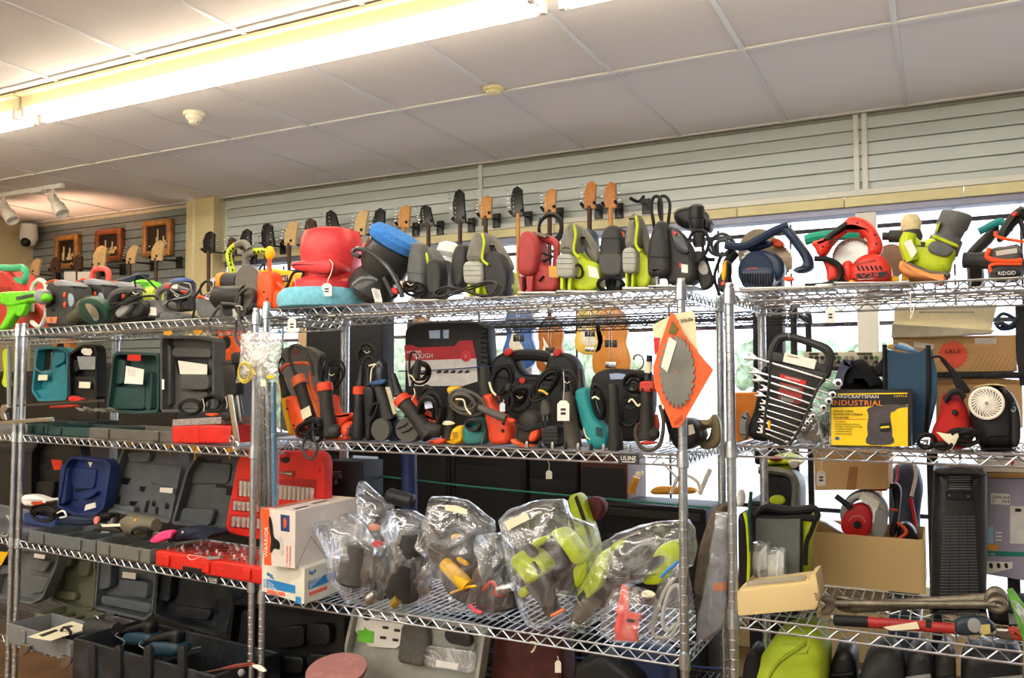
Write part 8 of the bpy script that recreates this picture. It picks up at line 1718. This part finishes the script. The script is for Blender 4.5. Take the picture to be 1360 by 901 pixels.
GT = [(357, 296, 328, BLKG, -4, None, 'dark twelve-peg headstock, third from the column', 's'), (384, 293, 326, PALE, 4, None, 'pale maple headstock behind the red polisher', 'l'), (416, 290, 318, FB_, -6, None, 'brown headstock with chrome pegs above the red polisher', 'l'), (446, 279, 314, BLKG, -9, None, 'black pointed headstock left of the blue bonnet', 'l'),
 (477, 278, 312, PALE, 4, None, 'maple headstock over the dark buffer', 'l'), (503, 276, 313, BLKG, 0, None, 'black headstock with six chrome pegs above the blue bonnet', 'l'), (536, 272, 302, MAP, 1, None, 'slim maple headstock right of the blue bonnet', 'l'), (569, 272, 300, BLKG, -6, (SUN, 22, 78), 'black and maple headstock over the grey jigsaws', 'l'),
 (611, 251, 296, BLKG, -3, None, 'tall plain black headstock by the wall joint', 'l'), (645, 259, 290, MAP, 0, None, 'maple headstock just right of the wall joint', 'l'), (688, 247, 287, BLKG, -3, (BLU, 30, 90), 'black headstock with pale edge above the red jigsaw', 'l'), (730, 250, 282, MAP, 1, (SUN, 27, 76), 'small maple headstock above the coiled cord', 'l'),
 (783, 240, 277, mat('c07a38', .4), 1, (CRM, 30, 70), 'orange-brown headstock above the lime jigsaw', 'l'), (811, 241, 276, mat('c07a38', .4), -1, (mat('d08a3a', .25, var=.12, scale=5), 36, 98), 'orange-brown bass headstock with its amber body below the shelf', 's')]
for i, (x, a, b, m, ln, bd, lb, tn) in enumerate(GT): guitar(x, a, b, m, ln, bd, lb, tuners=tn, bass=i == 13, by=(452, 425, 445, 425, 430)[(7, 10, 11, 12, 13).index(i)] if bd else b + 105, nk=MAP if i in (6, 10, 13) else FB_)
p = W_.p(848, 268, -.19)
t = T('guitar_hook', 'empty black wall hook right of the bass', 'hook'); t.part('yoke', G().tube([p + V((-.045, -.035, .02)), p, p + V((.045, -.035, .02))], .011), BLKG); t.part('arm', G().tube([p, p + V((0, .15, .01))], .007, sm=0), BLKG); t.part('bracket', G().box(V((p.x, 5.15, p.z)), (.055, .02, .10), bev=.003), BLKG); t.end()
GA = [(44, 343, 366, PALE, 4, 'pale headstock at the far left of the alcove', 'l', 13), (73, 341, 362, FB_, 0, 'dark brown headstock under the first picture', 's', 13), (103, 338, 358, FB_, 0, 'black slotted headstock between two pictures', 's', 12), (131, 326, 356, PALE, 2, 'big pale headstock overlapping the middle picture', 's', 18), (172, 325, 350, PALE, 5, 'slender pale headstock between the second and third pictures', 'l', 14), (207, 320, 346, PALE, 3, 'pale headstock below the third picture', 's', 16), (277, 307, 336, BLKG, 0, 'black acoustic headstock hanging on the yellow column', 's', 16), (308, 315, 340, FB_, -2, 'reddish headstock just right of the column', 'l', 12), (326, 304, 332, BLKG, 0, 'black headstock behind the lime loop handles', 's', 15)]
for x, a, b, m, ln, lb, tn, w in GA: guitar(x, a, b, m, ln, None, lb, tuners=tn, w=w, Y=-.30, by=b + 70)
one('sign', G().slab(W_, rect(85, 361, 119, 376), -.3, .01, .001, 0), WHT, 'white card sign standing behind the guitars in the alcove', 'sign')
# pendant acoustic bodies seen over the cases
for i, (x, y, s_, m, lb) in enumerate(((300, 455, 22, mat('c8501e', .3, var=.3), 'orange sunburst guitar body behind the clear bag'), (412, 466, 26, mat('c9a884', .4, var=.15), 'cream and brown guitar body behind the grey case'), (80, 462, 20, mat('c07a3a', .4), 'orange guitar body above the teal case'), (556, 445, 18, mat('a9764a', .4), 'small brown guitar body left of the blue one'))):
    t = T('guitar', lb, 'guitar'); n_ = [(-.2, -1), (-.62, -.9), (-.7, -.5), (-.5, -.1), (-.9, .4), (-.8, .9), (0, 1.1), (.8, .9), (.9, .4), (.5, -.1), (.7, -.5), (.62, -.9), (.2, -1)]
    sl(t, 'body', W_, [(x + a * s_, y + b * s_ * 1.3) for a, b in n_], -.45, .08, m, .015); t.part('sound_hole', G().lathe(W_.p(x, y, -.452), W_.n, [(0, .05), (.003, .05)], 20), BLKC); tb(t, 'neck', W_, [(x, y - s_ * 1.2), (x, y - s_ * 1.2 - 60)], -.43, .024, FB_, sm=0); t.end()
# dark stock: amplifiers and cases on the floor between shelving and windows
def amp(x0, x1, Y, z0, z1, m, lb, name='amplifier', dep_=.3, gr=True, cat='amplifier'):
    t = T(name, lb, cat); A = Frame(0, Y, 0); a = A.p(x0, 500); b = A.p(x1, 500); w = b.x - a.x; cx = (a.x + b.x) / 2
    t.part('cabinet', G().box(V((cx, Y + dep_ / 2, (z0 + z1) / 2)), (w, dep_, z1 - z0), bev=.012), m)
    if gr: t.part('grille_cloth', G().box(V((cx, Y - .002, (z0 + z1) / 2 - .03)), (w * .9, .008, (z1 - z0) * .78), bev=.003), mat('242426', .9, var=.3, scale=200)); t.part('control_panel', G().box(V((cx, Y - .003, z1 - .04)), (w * .9, .008, .035), bev=.002), mat('34302c', .4))
    else: t.part('edge_trim', G().box(V((cx, Y - .002, z1 - .02)), (w * .98, .006, .03), bev=.002), DGR)
    t.end()
K = mat('0e0e10', .6, var=.2)
for a in ((425, 498, 3.92, 0, 1.12, K, 'black amplifier cabinet behind the white carton'), (502, 598, 3.92, 0, 1.36, K, 'tall black amplifier cabinet behind the peaked bag'), (602, 698, 3.92, 0, 1.30, K, 'black amplifier cabinet under the middle of the shelf'), (702, 767, 3.92, 0, 1.24, K, 'black amplifier cabinet with a tag in front of it'), (770, 832, 3.92, 0, 1.33, mat('4a2218', .5), 'dark red-brown speaker cabinet'), (800, 935, 3.8, 0, 1.0, K, 'low black cabinet behind the stretched lime bag'), (990, 1032, 3.8, 0, 1.05, K, 'black cabinet beside the lime washer'), (1000, 1040, 3.9, 1.2, 2.05, K, 'tall black panel behind the wrench carrier')): amp(*a, dep_=.1 if a[3] else .3, gr=a[3] == 0)
for a in ((236, 300, 3.9, 0, 1.62, mat('2a2a2e', .6), 'dark cabinet behind the charcoal case'), (-40, 60, 3.5, .0, 1.15, mat('2b2724', .7), 'dark cabinet in the gloom at the lower left'), (62, 160, 3.5, 0, 1.26, mat('2a2622', .7), 'dark cabinet behind the royal blue case'), (162, 260, 3.5, 0, 1.2, mat('2b2725', .7), 'dark cabinet behind the grey hollowed lid'), (262, 424, 3.5, 0, 1.28, mat('2a2525', .7), 'wide dark cabinet behind the red socket set'), (-30, 130, 4.3, 1.2, 1.66, mat('2a2420', .7), 'dark shelf box behind the teal case'), (132, 235, 4.3, 1.2, 1.72, mat('26211e', .7), 'dark shelf box behind the green case')): amp(*a, gr=False, name='storage_cabinet', cat='cabinet')
amp(405, 506, 3.45, 1.2, 2.02, K, 'black panel behind the leftmost cases of the centre shelf', gr=False, name='equipment_case', cat='case', dep_=.12)
for i, (pts, m, lb) in enumerate((([(470, 600), (545, 602), (545, 650), (520, 760), (478, 760)], mat('202028', .5), 'black box lettered 2 TON behind the white carton'), ([(1095, 600), (1300, 600), (1300, 712), (1180, 712), (1095, 640)], K, 'black soft case with lilac piping behind the carton'))):
    pass
t = T('cardboard_box', 'black carton lettered 2 TON beside the red socket set', 'box'); sl(t, 'carton', C_, [(431, 612), (482, 614), (482, 790), (431, 790)], .30, .13, mat('1d1f24', .5), .003, 0); txt(t, C_, '2 TON', *D5.t((430, 75)), .298, 7.5, LGR, x2=D5.t((510, 75))[0]); quad(t, C_, D5((425, 35), (505, 35), (505, 42), (425, 42)), .298, LGR, name='print'); t.part('printed_bottle', G().slab(C_, D5((470, 85), (482, 85), (486, 120), (466, 120)), .298, .001, 0, 1), mat('6a7ab0', .4)); t.end(ZC3)
t = T('soft_case', 'black padded case with lilac and red piping behind the carton saw', 'bag'); f = Frame(0, 3.2, 0)
sl(t, 'body', f, D8((70, 120), (150, 88), (200, 110), (228, 200), (210, 300), (200, 1020), (60, 1020)), 0, .2, mat('45506a', .7), .03); tb(t, 'pale_piping', f, D8((188, 95), (195, 140), (175, 220)), -.004, .006, WHT); tb(t, 'red_piping', f, D8((170, 225), (185, 290), (195, 335)), -.004, .006, RED); tb(t, 'pink_piping', f, D8((108, 95), (112, 140), (95, 190)), -.004, .005, mat('d86a8a', .5)); t.end(.492)
one('side_table', G().box(V((.2, 3.3, .46)), (1.2, .35, .06), bev=.004).box(V((-.3, 3.3, .22)), (.05, .3, .44)).box(V((.7, 3.3, .22)), (.05, .3, .44)), mat('3a2c22', .6), 'low dark table under the padded case behind the right unit', 'table')
t = T('electric_guitar', 'orange-yellow guitar lying by the window under the right of the centre shelf', 'guitar'); f = Frame(0, 3.75, 0)
sl(t, 'body', f, D6((845, 165), (880, 148), (960, 150), (1040, 155), (1045, 180), (960, 185), (850, 185)), 0, .05, mat('e0a030', .3), .01); tb(t, 'neck', f, D6((765, 178), (790, 110)), 0, .018, mat('d89a3a', .4), sm=0); sl(t, 'headstock', f, D6((782, 108), (785, 85), (800, 90), (816, 80), (812, 108)), -.005, .02, CREAM, .003); t.end()
t = T('patio_stand', 'white tubular stand near the window behind the chrome post', 'stand'); tb(t, 'tube', f, D6((935, 180), (970, 110), (1000, 100), (1050, 130), (1065, 185)), -.05, .007, WHT); tb(t, 'tube', f, D6((1060, 180), (1085, 120), (1105, 75)), -.05, .010, WHT); tb(t, 'tube', f, D6((900, 45), (960, 110), (940, 180)), -.06, .006, WHT, sm=0); t.end()
t = T('soft_case', 'lime and black striped bag behind the labelled bag of lime tools', 'bag'); sl(t, 'body', C_, D6((490, 185), (540, 185), (610, 320), (600, 500), (500, 400)), .30, .08, LIME, .01); tb(t, 'black_stripe', C_, D6((530, 190), (570, 260), (605, 330)), .298, .006, BLK); tb(t, 'black_stripe', C_, D6((490, 200), (520, 280)), .298, .006, BLK); t.end(ZC3)
one('fabric_scrap', G().slab(C_, D6((565, 215), (590, 192), (640, 205), (655, 250), (610, 310), (590, 280)), .36, .05, .012, 1), mat('5e2226', .6, var=.5), 'crumpled dark red packet between the lime bag and black cabinet', 'packet')
one('blue_tube', G().tube(px(C_, [(543, 600), (545, 700), (548, 800)], .36), .03, n=14), mat('22305e', .4), 'upright dark blue tube behind the clear bags', 'tube')
